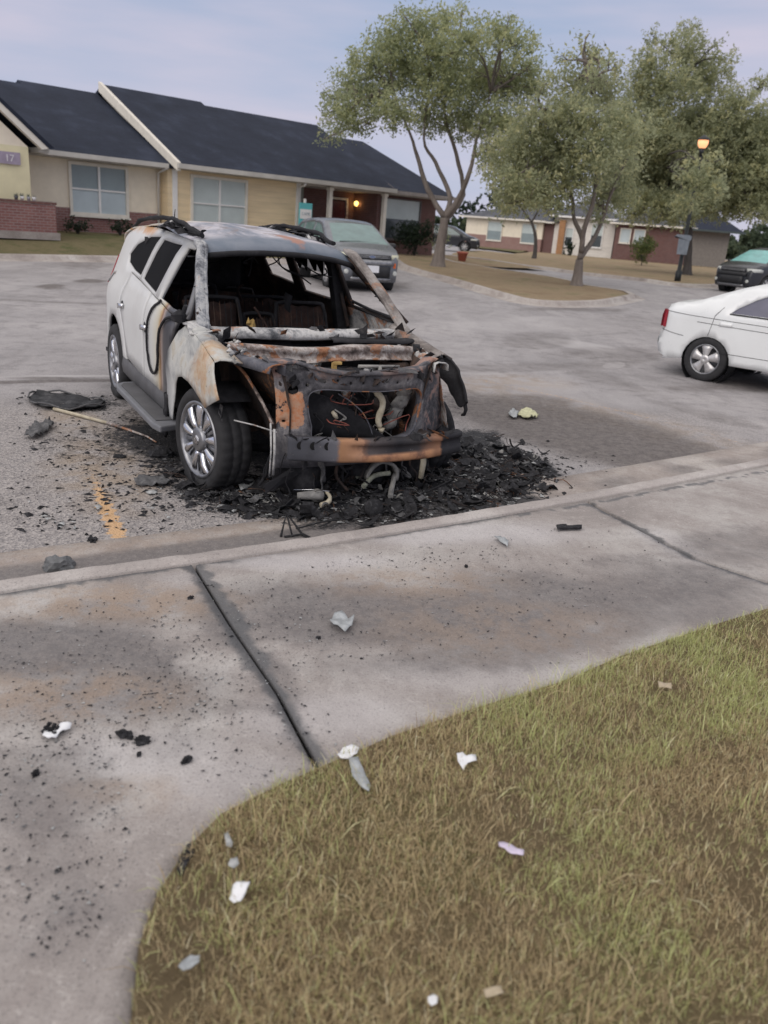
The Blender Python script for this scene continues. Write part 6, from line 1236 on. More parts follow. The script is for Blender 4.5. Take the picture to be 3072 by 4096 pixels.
b = MB(); b.box((-1.25, 0.0, .62), (.6, .18, .4)); b.build('centre_console', M_CHARD, CAR, rough=(.03, 8))
b = MB(); b.lathe([(.001, -.05), (.035, -.03), (.045, .01), (.02, .05), (.001, .06)], (-1.12, -.20, .985), 'Z', 6, smooth=False); b.lathe([(.001, -.03), (.02, 0), (.001, .05)], (-1.10, -.235, 1.02), 'Z', 5, smooth=False); b.build('ochre_lump', M_OCH, CAR, rough=(.02, 20))
for i in range(22):
    P = [Vector((rd.uniform(-3.2, -1.1), rd.uniform(-.7, .7), rd.uniform(1.45, 1.66)))]
    for _ in range(3): P.append(P[-1]+Vector((rd.gauss(0, .12), rd.gauss(0, .10), -abs(rd.gauss(.03, .05)))))
    MB().tube(spl(P, 3), .006, 5).build('hanging_wire', M_CHARD, CAR)
# sooted glass that stayed in its frames, and jagged remnants
for s_, wn, out_ in ((-1, rw, -.014), (-1, qw, -.014)):
    panel('sooted_window', dens(wn, .1), sidefn(s_, out_), M_SGLASS, CAR, (), .1)
def jag(poly, frac, up=True):
    x0, x1 = min(p[0] for p in poly), max(p[0] for p in poly); zt = max(p[1] for p in poly); zb_ = min(p[1] for p in poly); n = 14
    f_ = lambda x, i: (zt-(zt-zb_)*(frac+.16*math.sin(i*2.1)+.10*math.sin(i*5.3)+rd.uniform(-.06, .06)))
    return [(x0+.02, zt-.03), (x1-.02, zt-.03)]+[(x1-.02-(x1-x0-.04)*k/n, f_(0, k)) for k in range(n+1)]
panel('jagged_glass', jag(rwL, .42), sidefn(1, -.014), M_SGLASS, CAR, (), .06)
for y0_, y1_, zt_, zb_, x_ in ((-.75, .16, 1.60, 1.18, -2.55), (.16, .30, 1.62, 1.44, -2.55)):
    n = 10; pl = [(y0_, zt_), (y1_, zt_)]+[(y1_-(y1_-y0_)*k/n, zb_+rd.uniform(-.05, .06)) for k in range(n+1)]
    panel('charred_headliner_curtain', pl, lambda y, z: Vector((x_+.04*math.sin(y*9), y, z)), M_CHARD, CAR, (), .06, solid=.01)
MB().bar((-1.59, .93, .45), (-1.59, .72, 1.60), .10, .09, up=(1, 0, 0)).build('door_pillar', M_CHARD, CAR, rough=(.012, 10))
MB().bar((-1.50, .88, .95), (-1.53, .80, 1.25), .03, .02, up=(1, 0, 0)).build('belt_anchor', M_CHARB, CAR)
b = MB(); b.tube([(-.55, .90, 1.125), (-1.1, .905, 1.145), (-1.6, .90, 1.19)], .014, 6); b.tube([(-.55, .885, 1.095), (-1.1, .89, 1.115), (-1.6, .885, 1.16)], .008, 6); b.build('door_top_rail', M_CHARD, CAR)
for i in range(150):    # flaking scale and ash crumbs along the burnt edges
    k_ = rd.choice(['tie', 'tie', 'cowl', 'pil', 'apron', 'beam', 'low', 'low', 'arch'])
    if k_ == 'tie': y = rd.uniform(-.62, .62); p = Vector((csx(y, .9)+.01, y, rd.uniform(.84, .97)))
    elif k_ == 'cowl': p = Vector((rd.uniform(-.35, -.15), rd.uniform(-.8, .8), rd.uniform(1.03, 1.09)))
    elif k_ == 'pil': t_ = rd.random(); sg2 = rd.choice((-1, 1)); p = Vector((-.33-.67*t_, sg2*(.845-.18*t_), 1.06+.53*t_))
    elif k_ == 'apron': t_ = rd.random(); sg2 = rd.choice((-1, 1)); p = Vector((-.3+.9*t_, sg2*(.82-.2*t_), .99))
    elif k_ == 'beam': y = rd.uniform(-.56, .74); p = Vector((bx(y), y, .515))
    elif k_ == 'arch': a = rd.uniform(.2, 2.9); p = Vector((.40*math.cos(a), -.90, .36+.38*math.sin(a)))
    else: y = rd.uniform(-.6, .65); p = Vector((rd.uniform(.5, .7), y, rd.uniform(.16, .34)))
    l_ = Vector((rd.gauss(0, .02), rd.gauss(0, .03), rd.gauss(0, .02)))*(2.2 if k_ == 'low' else 1); w_ = Vector((rd.gauss(0, .012), rd.gauss(0, .015), rd.gauss(0, .012)))
    if i < 40 or k_ in ('tie', 'low'): pass
    MB().add([p-l_-w_, p+l_*.8-w_*1.2, p+l_+w_, p-l_*.6+w_*1.3, p+Vector((.012, 0, .014))], [(0, 1, 4), (1, 2, 4), (2, 3, 4), (3, 0, 4), (3, 2, 1, 0)]).build('scale_flake', rd.choice([M_CHARD, M_CHARD, M_CHARB, M_GREYR, M_CHARB]) if k_ != 'low' else M_CHARD, CAR)
# melted strips hanging under the nose
for i in range(38):
    y = rd.uniform(-.60, .62); P = [Vector((rd.uniform(.45, .66), y, rd.uniform(.30, .42)))]
    for _ in range(4): P.append(P[-1]+Vector((rd.gauss(0, .02), rd.gauss(0, .03), -rd.uniform(.03, .09))))
    P = [q if q.z > .01 else Vector((q.x, q.y, .01)) for q in P]; MB().tube(spl(P, 3), rd.choice([.004, .007, .012, .02]), 5).build('hanging_strip', rd.choice([M_CHARD, M_CHARD, M_CHARB, M_GREYR]), CAR, rough=(.008, 18))
# wheels
wheel(CAR, 0, -.985, .37, .272, .25, 'chrome', math.radians(11), flat=-.343, dz=-.022)
wheel(CAR, -3.02, -.985, .375, .262, .25, 'chrome', 0, flat=-.355, dz=-.01)
wheel(CAR, 0, .955, .345, .25, .23, 'alloy', math.radians(11), flat=-.30, dz=-.04, rim_m=M_CHARB, burnt=M_CHARD)
wheel(CAR, -3.02, .96, .36, .25, .24, 'alloy', 0, flat=-.31, dz=-.04, rim_m=M_CHARB, burnt=M_CHARD)
# ---------------------------------------------------------------- grass in the foreground
LG = [p for p in GE]+[(12, 11.5), (12, -4)]
lawn_z = lambda x, y: ZW+.012+.018*noise.noise(Vector((x*1.7, y*1.7, 5)))
soil = panel('foreground_lawn', LG, lambda x, y: Vector((x, y, lawn_z(x, y))), M_SOIL, step=.12); tag(soil, kind='structure')
def grass_mat():
    t = MT('grass_blades', .75, spec=.2); a = t.attr('tint')
    c = t.ramp(a, [(0, (.31, .235, .145)), (.22, (.50, .395, .23)), (.42, (.68, .57, .35)), (.55, (.42, .42, .18)), (.75, (.48, .52, .22)), (.9, (.62, .64, .33)), (1, (.85, .78, .56))])
    t.col(c); tr = t.N.new('ShaderNodeBsdfTranslucent'); t.L.new(c, tr.inputs[0]); mx_ = t.N.new('ShaderNodeMixShader'); mx_.inputs[0].default_value = .3
    t.L.new(t.b.outputs[0], mx_.inputs[1]); t.L.new(tr.outputs[0], mx_.inputs[2]); t.L.new(mx_.outputs[0], t.N['Material Output'].inputs[0]); return t.m
def blades(n, x0, x1, y0, y1, lmin, lmax, wmin, wmax, seed, bias=0.0, edge=.02):
    r = np.random.default_rng(seed); P = np.c_[r.uniform(x0, x1, n), r.uniform(y0, y1, n)]
    P = P[inpoly(P, LG)]; dn_ = np.array([noise.noise(Vector((x*3.1, y*3.1, 9)))+.6*noise.noise(Vector((x*11, y*11, 8))) for x, y in P]); P = P[r.random(len(P)) < np.clip(.80+.9*dn_, .25, 1)]; d = polydist(P, GE+[(8.6, 8.7), (9, -4)]); n = len(P)
    ln = r.uniform(lmin, lmax, n); a = r.uniform(0, 2*np.pi, n); lean = np.clip(r.normal(.80, .40, n), .1, 1.5)
    pn = np.array([noise.noise(Vector((x*2.2, y*2.2, 1))) + .5*noise.noise(Vector((x*6, y*6, 2))) for x, y in P])
    px = P[:, 0]; py = P[:, 1]
    green = .30+.80*pn+.22*(px-.9)+.10*(py-2.4)+.35*np.exp(-np.abs(d)/.12)+bias
    tint = np.where(r.random(n) < np.clip(green, .06, .93), r.uniform(.5, .93, n), r.uniform(0, .46, n)); tint = np.where(r.random(n) < .055, r.uniform(.93, 1, n), tint)
    gz = ZW+.012+.018*np.array([noise.noise(Vector((x*1.7, y*1.7, 5))) for x, y in P])
    dr = np.c_[np.cos(a), np.sin(a)]; sd_ = np.c_[-np.sin(a), np.cos(a)]; w_ = r.uniform(wmin, wmax, n)[:, None]
    def at(t, l2): h = ln*t*np.cos(l2); o = ln*t*np.sin(l2); return np.c_[P+dr*o[:, None], gz+h]
    p0 = np.c_[P, gz-.004]; p1 = at(.5, lean*.75); p2 = at(1.0, lean); z0 = np.zeros((n, 1)); S = np.c_[sd_, z0]*w_*.5
    V = np.stack([p0-S, p0+S, p1+S*.85, p1-S*.85, p2], 1).reshape(-1, 3)
    base_ = (np.arange(n)*5)[:, None]; quads = base_+np.array([[0, 1, 2, 3]]); tris = base_+np.array([[3, 2, 4]])
    return V, quads, tris, np.repeat(tint, 5)
parts = [blades(1500, .2, 1.2, 2.5, 3.2, .05, .15, .0012, .0025, 11, .3), blades(2500, -.56, .3, .9, 2.6, .05, .09, .0015, .003, 12, .3), blades(150000, -.6, 1.9, .9, 4.2, .02, .052, .0010, .0026, 1), blades(70000, -.6, 2.2, .9, 4.2, .012, .035, .001, .0022, 9, -.15), blades(60000, 1.4, 4.5, 1.5, 6.5, .025, .06, .002, .004, 2, .0), blades(2600, -.55, 3.2, 1.0, 4.6, .07, .13, .002, .0045, 3, .1), blades(20000, 3.0, 9, 3, 9, .04, .08, .006, .01, 4)]
off = 0; VV, LL, LS, TT, cur = [], [], [], [], 0
for V, q, t_, tn in parts:
    VV.append(V); TT.append(tn); LL += [(q+off).ravel(), (t_+off).ravel()]
    LS += [cur+np.arange(len(q))*4]; cur += len(q)*4; LS += [cur+np.arange(len(t_))*3]; cur += len(t_)*3; off += len(V)
VV = np.concatenate(VV); me_ = bpy.data.meshes.new('grass'); me_.vertices.add(len(VV)); me_.vertices.foreach_set('co', VV.ravel().astype(np.float32))
LL = np.concatenate(LL).astype(np.int32); LS = np.concatenate(LS).astype(np.int32); me_.loops.add(len(LL)); me_.loops.foreach_set('vertex_index', LL)
me_.polygons.add(len(LS)); me_.polygons.foreach_set('loop_start', LS); me_.update(); me_.validate()
gr = bpy.data.objects.new('grass', me_); COL.objects.link(gr); me_.materials.append(grass_mat()); setattr_f(gr, 'tint', np.concatenate(TT)); tag(gr, 'patchy brown and green lawn grass in the foreground corner', 'grass', kind='stuff')

# ---------------------------------------------------------------- scattered char, ash and glass
M_COAL = burnt_mat('coal_black', [(.3, (.007, .007, .008)), (.52, (.024, .024, .027)), (.64, (.07, .07, .076)), (.74, (.14, .14, .145))], 30, grit=.1, seed=11).m
M_PALE = burnt_mat('pale_ash', [(.3, (.16, .17, .175)), (.5, (.36, .37, .37)), (.7, (.55, .56, .56))], 25, grit=.2, seed=12).m
M_GREYC = burnt_mat('grey_clinker', [(.3, (.04, .042, .046)), (.5, (.11, .11, .115)), (.7, (.22, .22, .22))], 25, grit=.2, seed=13).m
def chunks(name, m, pts, smin, smax, seed, flat=.5, label=None, cat=None, zoff=0):
    r = np.random.default_rng(seed); n = len(pts); base_ = np.array([[1, 0, 0], [-.5, .87, 0], [-.5, -.87, 0], [0, 0, 1], [.1, .1, -.8]]); T = np.array([[0, 1, 3], [1, 2, 3], [2, 0, 3], [1, 0, 4], [2, 1, 4], [0, 2, 4]])
    s_ = smin*(smax/smin)**(r.random(n)**1.8); V = base_[None]*r.uniform(.45, 1.5, (n, 5, 1))*s_[:, None, None]+r.normal(0, .12, (n, 5, 3))*s_[:, None, None]
    V[:, :, 0] *= r.uniform(.7, 2.2, n)[:, None]; V[:, :, 2] *= flat*r.uniform(.4, 1.4, n)[:, None]; a = r.uniform(0, 6.28, n); c, s = np.cos(a), np.sin(a)
    x = V[:, :, 0]*c[:, None]-V[:, :, 1]*s[:, None]; y = V[:, :, 0]*s[:, None]+V[:, :, 1]*c[:, None]; V = np.stack([x, y, V[:, :, 2]], -1)+np.array(pts)[:, None]; V[:, :, 2] += s_[:, None]*.15+zoff
    F_ = (T[None]+(np.arange(n)*5)[:, None, None]).reshape(-1, 3); me_ = bpy.data.meshes.new(name); me_.from_pydata(V.reshape(-1, 3).tolist(), [], F_.tolist()); me_.update()
    o = bpy.data.objects.new(name, me_); COL.objects.link(o); me_.materials.append(m); return tag(o, label, cat, kind='stuff')
def surf(x, y):
    if x > -7 and y < kby(min(max(x, -7), 8.5)): return ZW+.004
    return float(H(x, y))
def scatter(n, ells, seed, jitter=1, region=None):
    rd_ = random.Random(seed); out_ = []; wts = [e_[4]*e_[2]*e_[3] for e_ in ells]
    while len(out_) < n:
        px_, py_, rx_, ry_, _ = rd_.choices(ells, wts)[0]; a = rd_.random()*6.283; q = math.sqrt(rd_.random())*(1 if rd_.random() < .8 else 1.25); x = px_+math.cos(a)*q*rx_; y = py_+math.sin(a)*q*ry_
        p = G(x, y)
        if p.x > -7 and p.y < kby(min(max(p.x, -7), 8.5)): p = hitz(x, y, ZW+.004)
        out_.append((p.x, p.y, p.z))
    return out_
PILE = [(800, 1075, 320, 55, 1), (1060, 1020, 120, 60, 1.1), (560, 1075, 120, 45, .7), (900, 1010, 120, 60, .6)]
def heap_z(x, y):
    h = 0
    for cx_, cy_, rx_, ry_, hh_ in HP_: h = max(h, hh_*max(0, 1-((x-cx_)/rx_)**2-((y-cy_)/ry_)**2))
    return h*(.55+.6*abs(noise.noise(Vector((x*7, y*7, 3))))+.5*noise.noise(Vector((x*19, y*19, 1))))
HP_ = []
for x_, y_, r1, hh_ in ((800, 1070, .55, .09), (1040, 1030, .50, .08), (950, 1050, .5, .09), (680, 1080, .40, .07), (570, 1070, .35, .04), (1110, 1010, .35, .05)):
    p = G(x_, y_); HP_.append((p.x, p.y, r1, r1*.75, hh_*1.15))
hx0, hx1 = min(h[0]-h[2] for h in HP_), max(h[0]+h[2] for h in HP_); hy0, hy1 = min(h[1]-h[3] for h in HP_), max(h[1]+h[3] for h in HP_)
b = MB(); P = [[Vector((x, y, heap_z(x, y)-.012)) for x in np.arange(hx0, hx1, .022)] for y in np.arange(hy0, hy1, .022)]; b.grid(P, False)
hp_ = b.build('ash_heap', burnt_mat('ash_heap_soot', [(.32, (.008, .008, .010)), (.5, (.022, .023, .027)), (.62, (.06, .062, .068)), (.74, (.19, .19, .20))], 14, grit=.1, seed=15).m); tag(hp_, 'heap of black ash and soot under the nose of the burnt car', 'ash', kind='stuff')
lift = lambda pts: [(x, y, z+max(0, heap_z(x, y)-.01)) for x, y, z in pts]
chunks('charred_rubble', M_COAL, lift(scatter(9000, PILE+[(430, 1030, 100, 50, .5), (1140, 1040, 60, 36, .8), (1180, 1010, 60, 36, .25)], 1)), .003, .030, 1, label='black charred rubble heaped round the nose of the burnt car', cat='rubble')
chunks('clinker', M_GREYC, lift(scatter(4200, PILE+[(430, 1030, 100, 50, .5)], 2)), .003, .024, 2, label='grey clinker mixed into the rubble by the burnt car', cat='rubble', zoff=.006)
chunks('pale_fragments', M_PALE, lift(scatter(1000, PILE+[(250, 1100, 200, 60, .12), (450, 1080, 130, 50, .3)], 3)), .004, .028, 3, flat=.3, label='pale ash flakes scattered over the black rubble', cat='ash', zoff=.010)
LEFT = [(250, 960, 190, 70, 1), (330, 1060, 150, 50, .8), (150, 870, 120, 30, .8), (560, 960, 200, 100, .6), (110, 1080, 140, 80, .3), (300, 1120, 260, 40, .35), (1150, 1020, 200, 60, .35)]
chunks('scattered_char', M_COAL, scatter(2600, LEFT, 4), .003, .024, 4, label='black char crumbs scattered on the asphalt left of the burnt car', cat='rubble')
WALK = [(200, 1450, 260, 180, 1), (120, 1800, 160, 250, .7), (500, 1400, 200, 160, .8), (900, 1300, 420, 130, .8), (1300, 1220, 260, 90, .5), (640, 1190, 460, 40, 1.4), (560, 1600, 180, 90, .5), (200, 1230, 260, 30, .8)]
chunks('char_flecks', M_COAL, scatter(4200, WALK, 5), .0010, .0065, 5, label='tiny black flecks strewn over the pale sidewalk slabs', cat='flecks')
chunks('pale_flecks', M_PALE, scatter(900, WALK, 6), .0012, .007, 6, flat=.3, label='tiny white flecks strewn over the sidewalk slabs', cat='flecks')

chunks('grey_flecks', M_GREYC, scatter(2200, WALK, 8), .0012, .007, 8, flat=.35, label='grey ash flecks strewn over the sidewalk slabs', cat='flecks')
def curls(name, m, pts, smin, smax, seed, label, cat, thin=.12):
    rd_ = random.Random(seed); b = MB()
    for x, y, z in pts:
        s_ = rd_.uniform(smin, smax); w_ = s_*rd_.uniform(.15, .6); a = rd_.random()*6.28; t0 = rd_.uniform(-.7, .7); k1 = rd_.uniform(-2, 2); M = Matrix.Rotation(a, 3, 'Z') @ Matrix.Rotation(t0, 3, 'X') @ Matrix.Rotation(rd_.uniform(-.4, .4), 3, 'Y')
        rows = [[Vector((x, y, z+.015+s_*.1))+M@Vector((s_*(u-.5), w_*v*(1-.5*abs(u-.5)*rd_.uniform(.6, 1.4)), k1*s_*.22*((u-.5)**2)*4+.02*rd_.uniform(-1, 1)*s_*6*.1)) for v in (-.5, 0, .5)] for u in (0, .25, .5, .75, 1)]
        b.grid(rows, False)
    o = b.build(name, m, None, solid=.0035, off=0); return tag(o, label, cat, kind='stuff')
PL2 = PILE+[(420, 1035, 90, 40, .5), (1130, 1040, 70, 36, .7)]
curls('melted_sheet_scraps', M_COAL, lift(scatter(420, PL2, 41)), .05, .20, 41, 'curled black melted sheet scraps in the rubble heap', 'rubble')
curls('rusty_sheet_scraps', M_GREYC, lift(scatter(170, PILE, 42)), .03, .11, 42, 'grey curled metal scraps in the rubble heap', 'rubble')
curls('pale_sheet_scraps', M_ALU, lift(scatter(80, PILE, 43)), .02, .09, 43, 'pale melted metal splinters in the rubble heap', 'rubble')
rdw = random.Random(9); b = MB()
for x, y, z in lift(scatter(230, PL2, 44)):
    q = Vector((x, y, z+.02)); P = [q]
    for _ in range(4): P.append(P[-1]+Vector((rdw.gauss(0, .05), rdw.gauss(0, .05), rdw.gauss(0, .018))))
    b.tube(spl(P, 3), rdw.choice([.0018, .0025, .004]), 4)
tag(b.build('burnt_wire_tangle', M_CHARB, None), 'tangle of thin burnt wires in the rubble heap', 'wires', kind='stuff')

# ---------------------------------------------------------------- single pieces of debris
def gp(px_, py_, dz=0.0):
    p = G(px_, py_)
    if p.x > -7 and p.y < kby(min(max(p.x, -7), 8.5)):
        in_g = inpoly(np.array([[p.x, p.y]]), LG)[0]; z = ZW+(.030 if in_g else .004); p = hitz(px_, py_, z)
    return p+Vector((0, 0, dz+max(0, heap_z(p.x, p.y)) if p.z < .05 else dz))
def sheetpiece(name, label, cat, pix, m, crump=.01, th=.003, seed=0, lift_=.006, group=None, parts=()):
    pts = [gp(*q) for q in pix]; c = sum(pts, Vector())/len(pts); poly = [((p-c).x, (p-c).y) for p in pts]; st = max(.006, min(.03, max(math.hypot(*q) for q in poly)/5))
    o = panel(name, poly, lambda x, y: Vector((x, y, lift_+crump*(.8+noise.noise(Vector((x*22, y*22, seed)))+.5*noise.noise(Vector((x*60, y*60, seed)))))), m, None, (), st, solid=th, off=0); o.location = c
    return tag(o, label, cat, group)
def lump(name, label, cat, px_, py_, rx_, ry_, rz_, m, seed=0, amp=.35, rot=0, group=None):
    """irregular lump resting on the ground; radii in metres"""
    p = gp(px_, py_); bmx = bmesh.new(); bmesh.ops.create_icosphere(bmx, subdivisions=3, radius=1)
    for v in bmx.verts:
        k = 1+amp*noise.noise(v.co*1.6+Vector((seed*3.1, 0, 0)))+amp*.6*noise.noise(v.co*4+Vector((0, seed*2.3, 0))); v.co = Vector((v.co.x*rx_*k, v.co.y*ry_*k, max(v.co.z, -.5)*rz_*k))
    me_ = bpy.data.meshes.new(name); bmx.to_mesh(me_); bmx.free(); me_.materials.append(m); o = bpy.data.objects.new(name, me_); COL.objects.link(o); o.location = p+Vector((0, 0, rz_*.4)); o.rotation_euler = (0, 0, rot)
    return tag(o, label, cat, group)
def rod(name, label, cat, pix, r_, m, dz=.01, group=None, n=8, parts=None):
    P = [gp(q[0], q[1], dz+(q[2] if len(q) > 2 else 0)) for q in pix]; c = P[0].copy(); o = MB().tube(spl([p-c for p in P], 4), r_, n).build(name, m, None, rough=(.003, 20)); o.location = c; return tag(o, label, cat, group)
M_STRIP = burnt_mat('green_grey_strip', [(.3, (.10, .10, .085)), (.5, (.26, .27, .22)), (.7, (.40, .40, .34))], 14, seed=17).m
M_GREYC2 = burnt_mat('sooty_plastic', [(.3, (.012, .012, .014)), (.5, (.04, .041, .045)), (.7, (.12, .12, .125))], 9, seed=19).m
M_WPAP = simple('white_paper', (.74, .75, .77), .7, var=.06, scale=30); M_LIL = simple('lilac_paper', (.62, .55, .68), .7, var=.1, scale=40); M_GFILM = simple('grey_film', (.33, .35, .36), .35, var=.3, scale=25); M_BEI = simple('beige_card', (.42, .35, .25), .85, var=.15, scale=30)
# long pieces
rr_ = gp(117, 888); c0 = rr_.copy(); pts = [gp(*q)-c0+Vector((0, 0, .02)) for q in ((117, 888), (175, 903), (232, 918))]
ro_ = empty('broken_trim_rod', c0, 0, 'long cream trim rod lying on the asphalt left of the burnt car', 'rod')
MB().tube(pts, [.017, .016, .014], 8).build('cream_length', M_CREAM, ro_, rough=(.002, 20)); pts = [gp(*q)-c0+Vector((0, 0, .02)) for q in ((232, 918), (280, 934), (318, 948), (338, 960))]
MB().tube(pts, [.013, .011, .008, .006], 7).build('scorched_length', M_RUSTY, ro_, rough=(.003, 20))
c0 = gp(145, 872); ln_ = [gp(*q)-c0 for q in ((62, 868), (82, 854), (130, 857), (190, 866), (228, 877), (205, 886), (150, 890), (90, 884))]; ln_ = [Vector(q) for q in spl(ln_, 3, closed=True)]
li = empty('wheel_arch_liner', c0, 0, 'black melted wheel arch liner lying flat left of the burnt car', 'car part')
V, T = cdt([(p.x, p.y) for p in ln_], (), .05); d_ = polydist(V, [(p.x, p.y) for p in ln_]); b = MB(); b.add([(x, y, .012+.035*math.exp(-dd/.04)*(.4+abs(noise.noise(Vector((x*7, y*7, 2))))*1.6)+.03*noise.noise(Vector((x*9, y*9, 0)))+.02*noise.noise(Vector((x*25, y*25, 0)))) for (x, y), dd in zip(V, d_)], [tuple(int(i) for i in t) for t in T], True); b.build('liner_shell', M_GREYC2, li, solid=.006, off=0)
b = MB(); b.tube([p+Vector((0, 0, .045+.02*math.sin(i*1.3))) for i, p in enumerate(ln_)], .009, 6); b.build('liner_rim', M_GREYC, li, rough=(.006, 14))
sheetpiece('charred_panel_scrap', 'crumpled grey and black scrap on the asphalt at the left, below the rod', 'scrap', [(53, 948), (75, 925), (108, 916), (118, 924), (100, 940), (78, 952)], M_GREYC, .05, .01, 2)
lump('bumper_fragment', 'dark grey angular fragment lying in the gutter at the left', 'scrap', 128, 1228, .085, .05, .055, simple('dark_grey_plastic', (.12, .125, .13), .5, var=.3, scale=20), 3, rot=.5)
sheetpiece('foil_scrap', 'flat crumpled grey strip on the asphalt below the front wheel', 'scrap', [(290, 1045), (300, 1036), (345, 1038), (375, 1046), (350, 1054), (318, 1052), (296, 1056)], M_GREYC, .03, .006, 4)
lump('char_lump', 'black lump at the foot of the sill, behind the front wheel', 'char', 350, 985, .10, .08, .05, M_COAL, 5)
lump('char_lump', 'small black lump beside the worn yellow line', 'char', 258, 988, .05, .03, .018, M_COAL, 6)
wf = gp(628, 1160); b = MB(); tri = [gp(607, 1162)-wf, gp(618, 1143)-wf+Vector((0, 0, .10)), gp(655, 1160)-wf, gp(690, 1175)-wf]
b.tube([tri[0], tri[1], tri[2], tri[3]], .008, 6); b.tube([tri[0]+Vector((.02, 0, 0)), tri[2]+Vector((0, 0, .01)), tri[3]], .007, 6); b.tube([tri[1], (tri[0]+tri[2])/2], .006, 5); o = b.build('wire_bracket', M_COAL, None, rough=(.004, 20)); o.location = wf+Vector((0, 0, .01)); tag(o, 'bent black triangular wire bracket in the gutter', 'bracket')
sheetpiece('metal_flakes', 'patch of thin grey flakes on the kerb top', 'scrap', [(660, 1178), (690, 1170), (720, 1174), (715, 1186), (685, 1192), (662, 1188)], M_GREYC, .012, .003, 7)
# melted metal things on the heap
c0 = gp(680, 1098); ml = empty('melted_assembly', c0, .3, 'melted silver headlamp assembly on the rubble in front of the nose', 'car part')
MB().tube([(-.12, .03, .05), (-.02, .0, .06), (.05, -.01, .05)], [.022, .035, .028], 9).build('silver_tube', M_ALU, ml, rough=(.006, 20))
b = MB(); b.lathe([(.028, 0), (.045, .02), (.05, .05), (.046, .055), (.03, .02), (.001, .01)], (.02, -.02, .05), 'Y', 16); b.build('reflector_ring', M_ALU, ml, rough=(.005, 20))
MB().tube(spl([(.08, .04, .07), (.10, -.02, .05), (.07, -.07, .03), (.02, -.09, .02)], 4), [.012]*6+[.018]*7, 8).build('bent_arm', M_CREAM, ml, rough=(.004, 20)); MB().tube([(-.14, .08, .075), (.0, .05, .085), (.10, .02, .08)], .004, 6).build('bright_strip', M_CHROME, ml)
MB().lathe([(.02, -.02), (.026, 0), (.02, .02), (.008, .02), (.008, -.02)], (.05, -.10, .02), 'Y', 14).build('small_ring', M_GREYC, ml)
rod('bent_strip', 'tan bent strip left of the melted assembly', 'scrap', [(580, 1075, .03), (610, 1079, .05), (632, 1084, .02)], [.006]*9, M_CREAM, .03)
sheetpiece('star_shaped_scrap', 'small tan star shaped scrap under the bumper beam', 'scrap', [(762, 1043), (770, 1038), (773, 1030), (780, 1034), (790, 1036), (788, 1044), (792, 1052), (782, 1054), (776, 1060), (771, 1052), (762, 1051)], M_BEI, .02, .006, 8, .05)
rod('curved_strip', 'pale green curved strip on the rubble, upper of two', 'scrap', [(768, 1074, .02), (785, 1069, .05), (812, 1070, .05)], [.013]*9, M_STRIP, .06, 'pale strips on the rubble')
rod('curved_strip', 'pale green curved strip on the rubble, lower of two', 'scrap', [(782, 1090, .02), (805, 1081, .06), (838, 1078, .05)], [.018]*9, M_STRIP, .07, 'pale strips on the rubble')
rod('curved_pipe', 'tan curved pipe standing out of the rubble below the fog light ring', 'pipe', [(842, 1094, .0), (844, 1082, .03), (855, 1069, .09), (882, 1065, .05)], [.020]*13, M_ALU, .02)
c0 = gp(806, 1116); o = MB().lathe([(.001, -.02), (.06, -.025), (.068, 0), (.06, .025), (.035, .02), (.03, .0), (.001, .0)], (0, 0, 0), 'Y', 22).build('burnt_pulley', M_COAL, None, rough=(.004, 20)); o.location = c0+Vector((0, 0, .06)); o.rotation_euler = (math.radians(-25), 0, .5); tag(o, 'black burnt pulley disc leaning at the kerb in front of the nose', 'car part')
for i, (a_, c_, lb_) in enumerate((((640, 1150), (760, 1128), 'straight black rod half buried in soot beside the kerb'), ((900, 1085), (985, 1058), 'thin black rod across the rubble at the right of the nose'), ((520, 1110), (620, 1122), 'flat black strip at the near edge of the soot'))):
    rod('charred_rod', lb_, 'rod', [(*a_, .01), ((a_[0]+c_[0])/2, (a_[1]+c_[1])/2+2, .03), (*c_, .01)], [.006]*9, M_COAL, .015)
sheetpiece('pale_shard', 'mint grey shard on the soot in front of the front wheel', 'scrap', [(515, 1062), (527, 1050), (545, 1047), (550, 1056), (538, 1066), (520, 1072)], M_PALE, .02, .003, 9, .02)
sheetpiece('pale_shard', 'white shard near the kerb end of the yellow line', 'scrap', [(204, 1098), (214, 1093), (222, 1098), (212, 1106)], M_PALE, .01, .003, 10)
sheetpiece('pale_shard', 'small white shard on the asphalt below the grey strip', 'scrap', [(315, 1066), (330, 1062), (340, 1067), (325, 1072)], M_PALE, .01, .003, 11)
sheetpiece('yellow_scrap', 'crumpled yellow green wrapper on the dark stain right of the burnt car', 'litter', [(1118, 903), (1125, 890), (1140, 888), (1155, 896), (1162, 905), (1140, 909)], simple('yellow_green_wrap', (.52, .52, .33), .6, var=.25, scale=20), .04, .004, 12)
sheetpiece('grey_scrap', 'crumpled grey scrap left of the yellow wrapper', 'litter', [(1097, 898), (1108, 889), (1120, 897), (1115, 907), (1102, 906)], M_GFILM, .04, .004, 13)
sheetpiece('dark_bar', 'short black bar lying on the sidewalk at the right', 'scrap', [(1201, 1139), (1222, 1138), (1224, 1141), (1256, 1139), (1256, 1145), (1224, 1146), (1203, 1147)], M_COAL, .006, .012, 14, .01)
sheetpiece('grey_film', 'crumpled shiny grey film in the middle of the sidewalk', 'litter', [(712, 1350), (722, 1332), (738, 1328), (752, 1340), (765, 1336), (760, 1358), (745, 1370), (728, 1360)], M_GFILM, .016, .002, 15)
sheetpiece('light_scrap', 'small white and grey scrap on the sidewalk left of the black bar', 'litter', [(1066, 1163), (1080, 1162), (1098, 1172), (1096, 1184), (1082, 1176)], M_GFILM, .012, .002, 16)
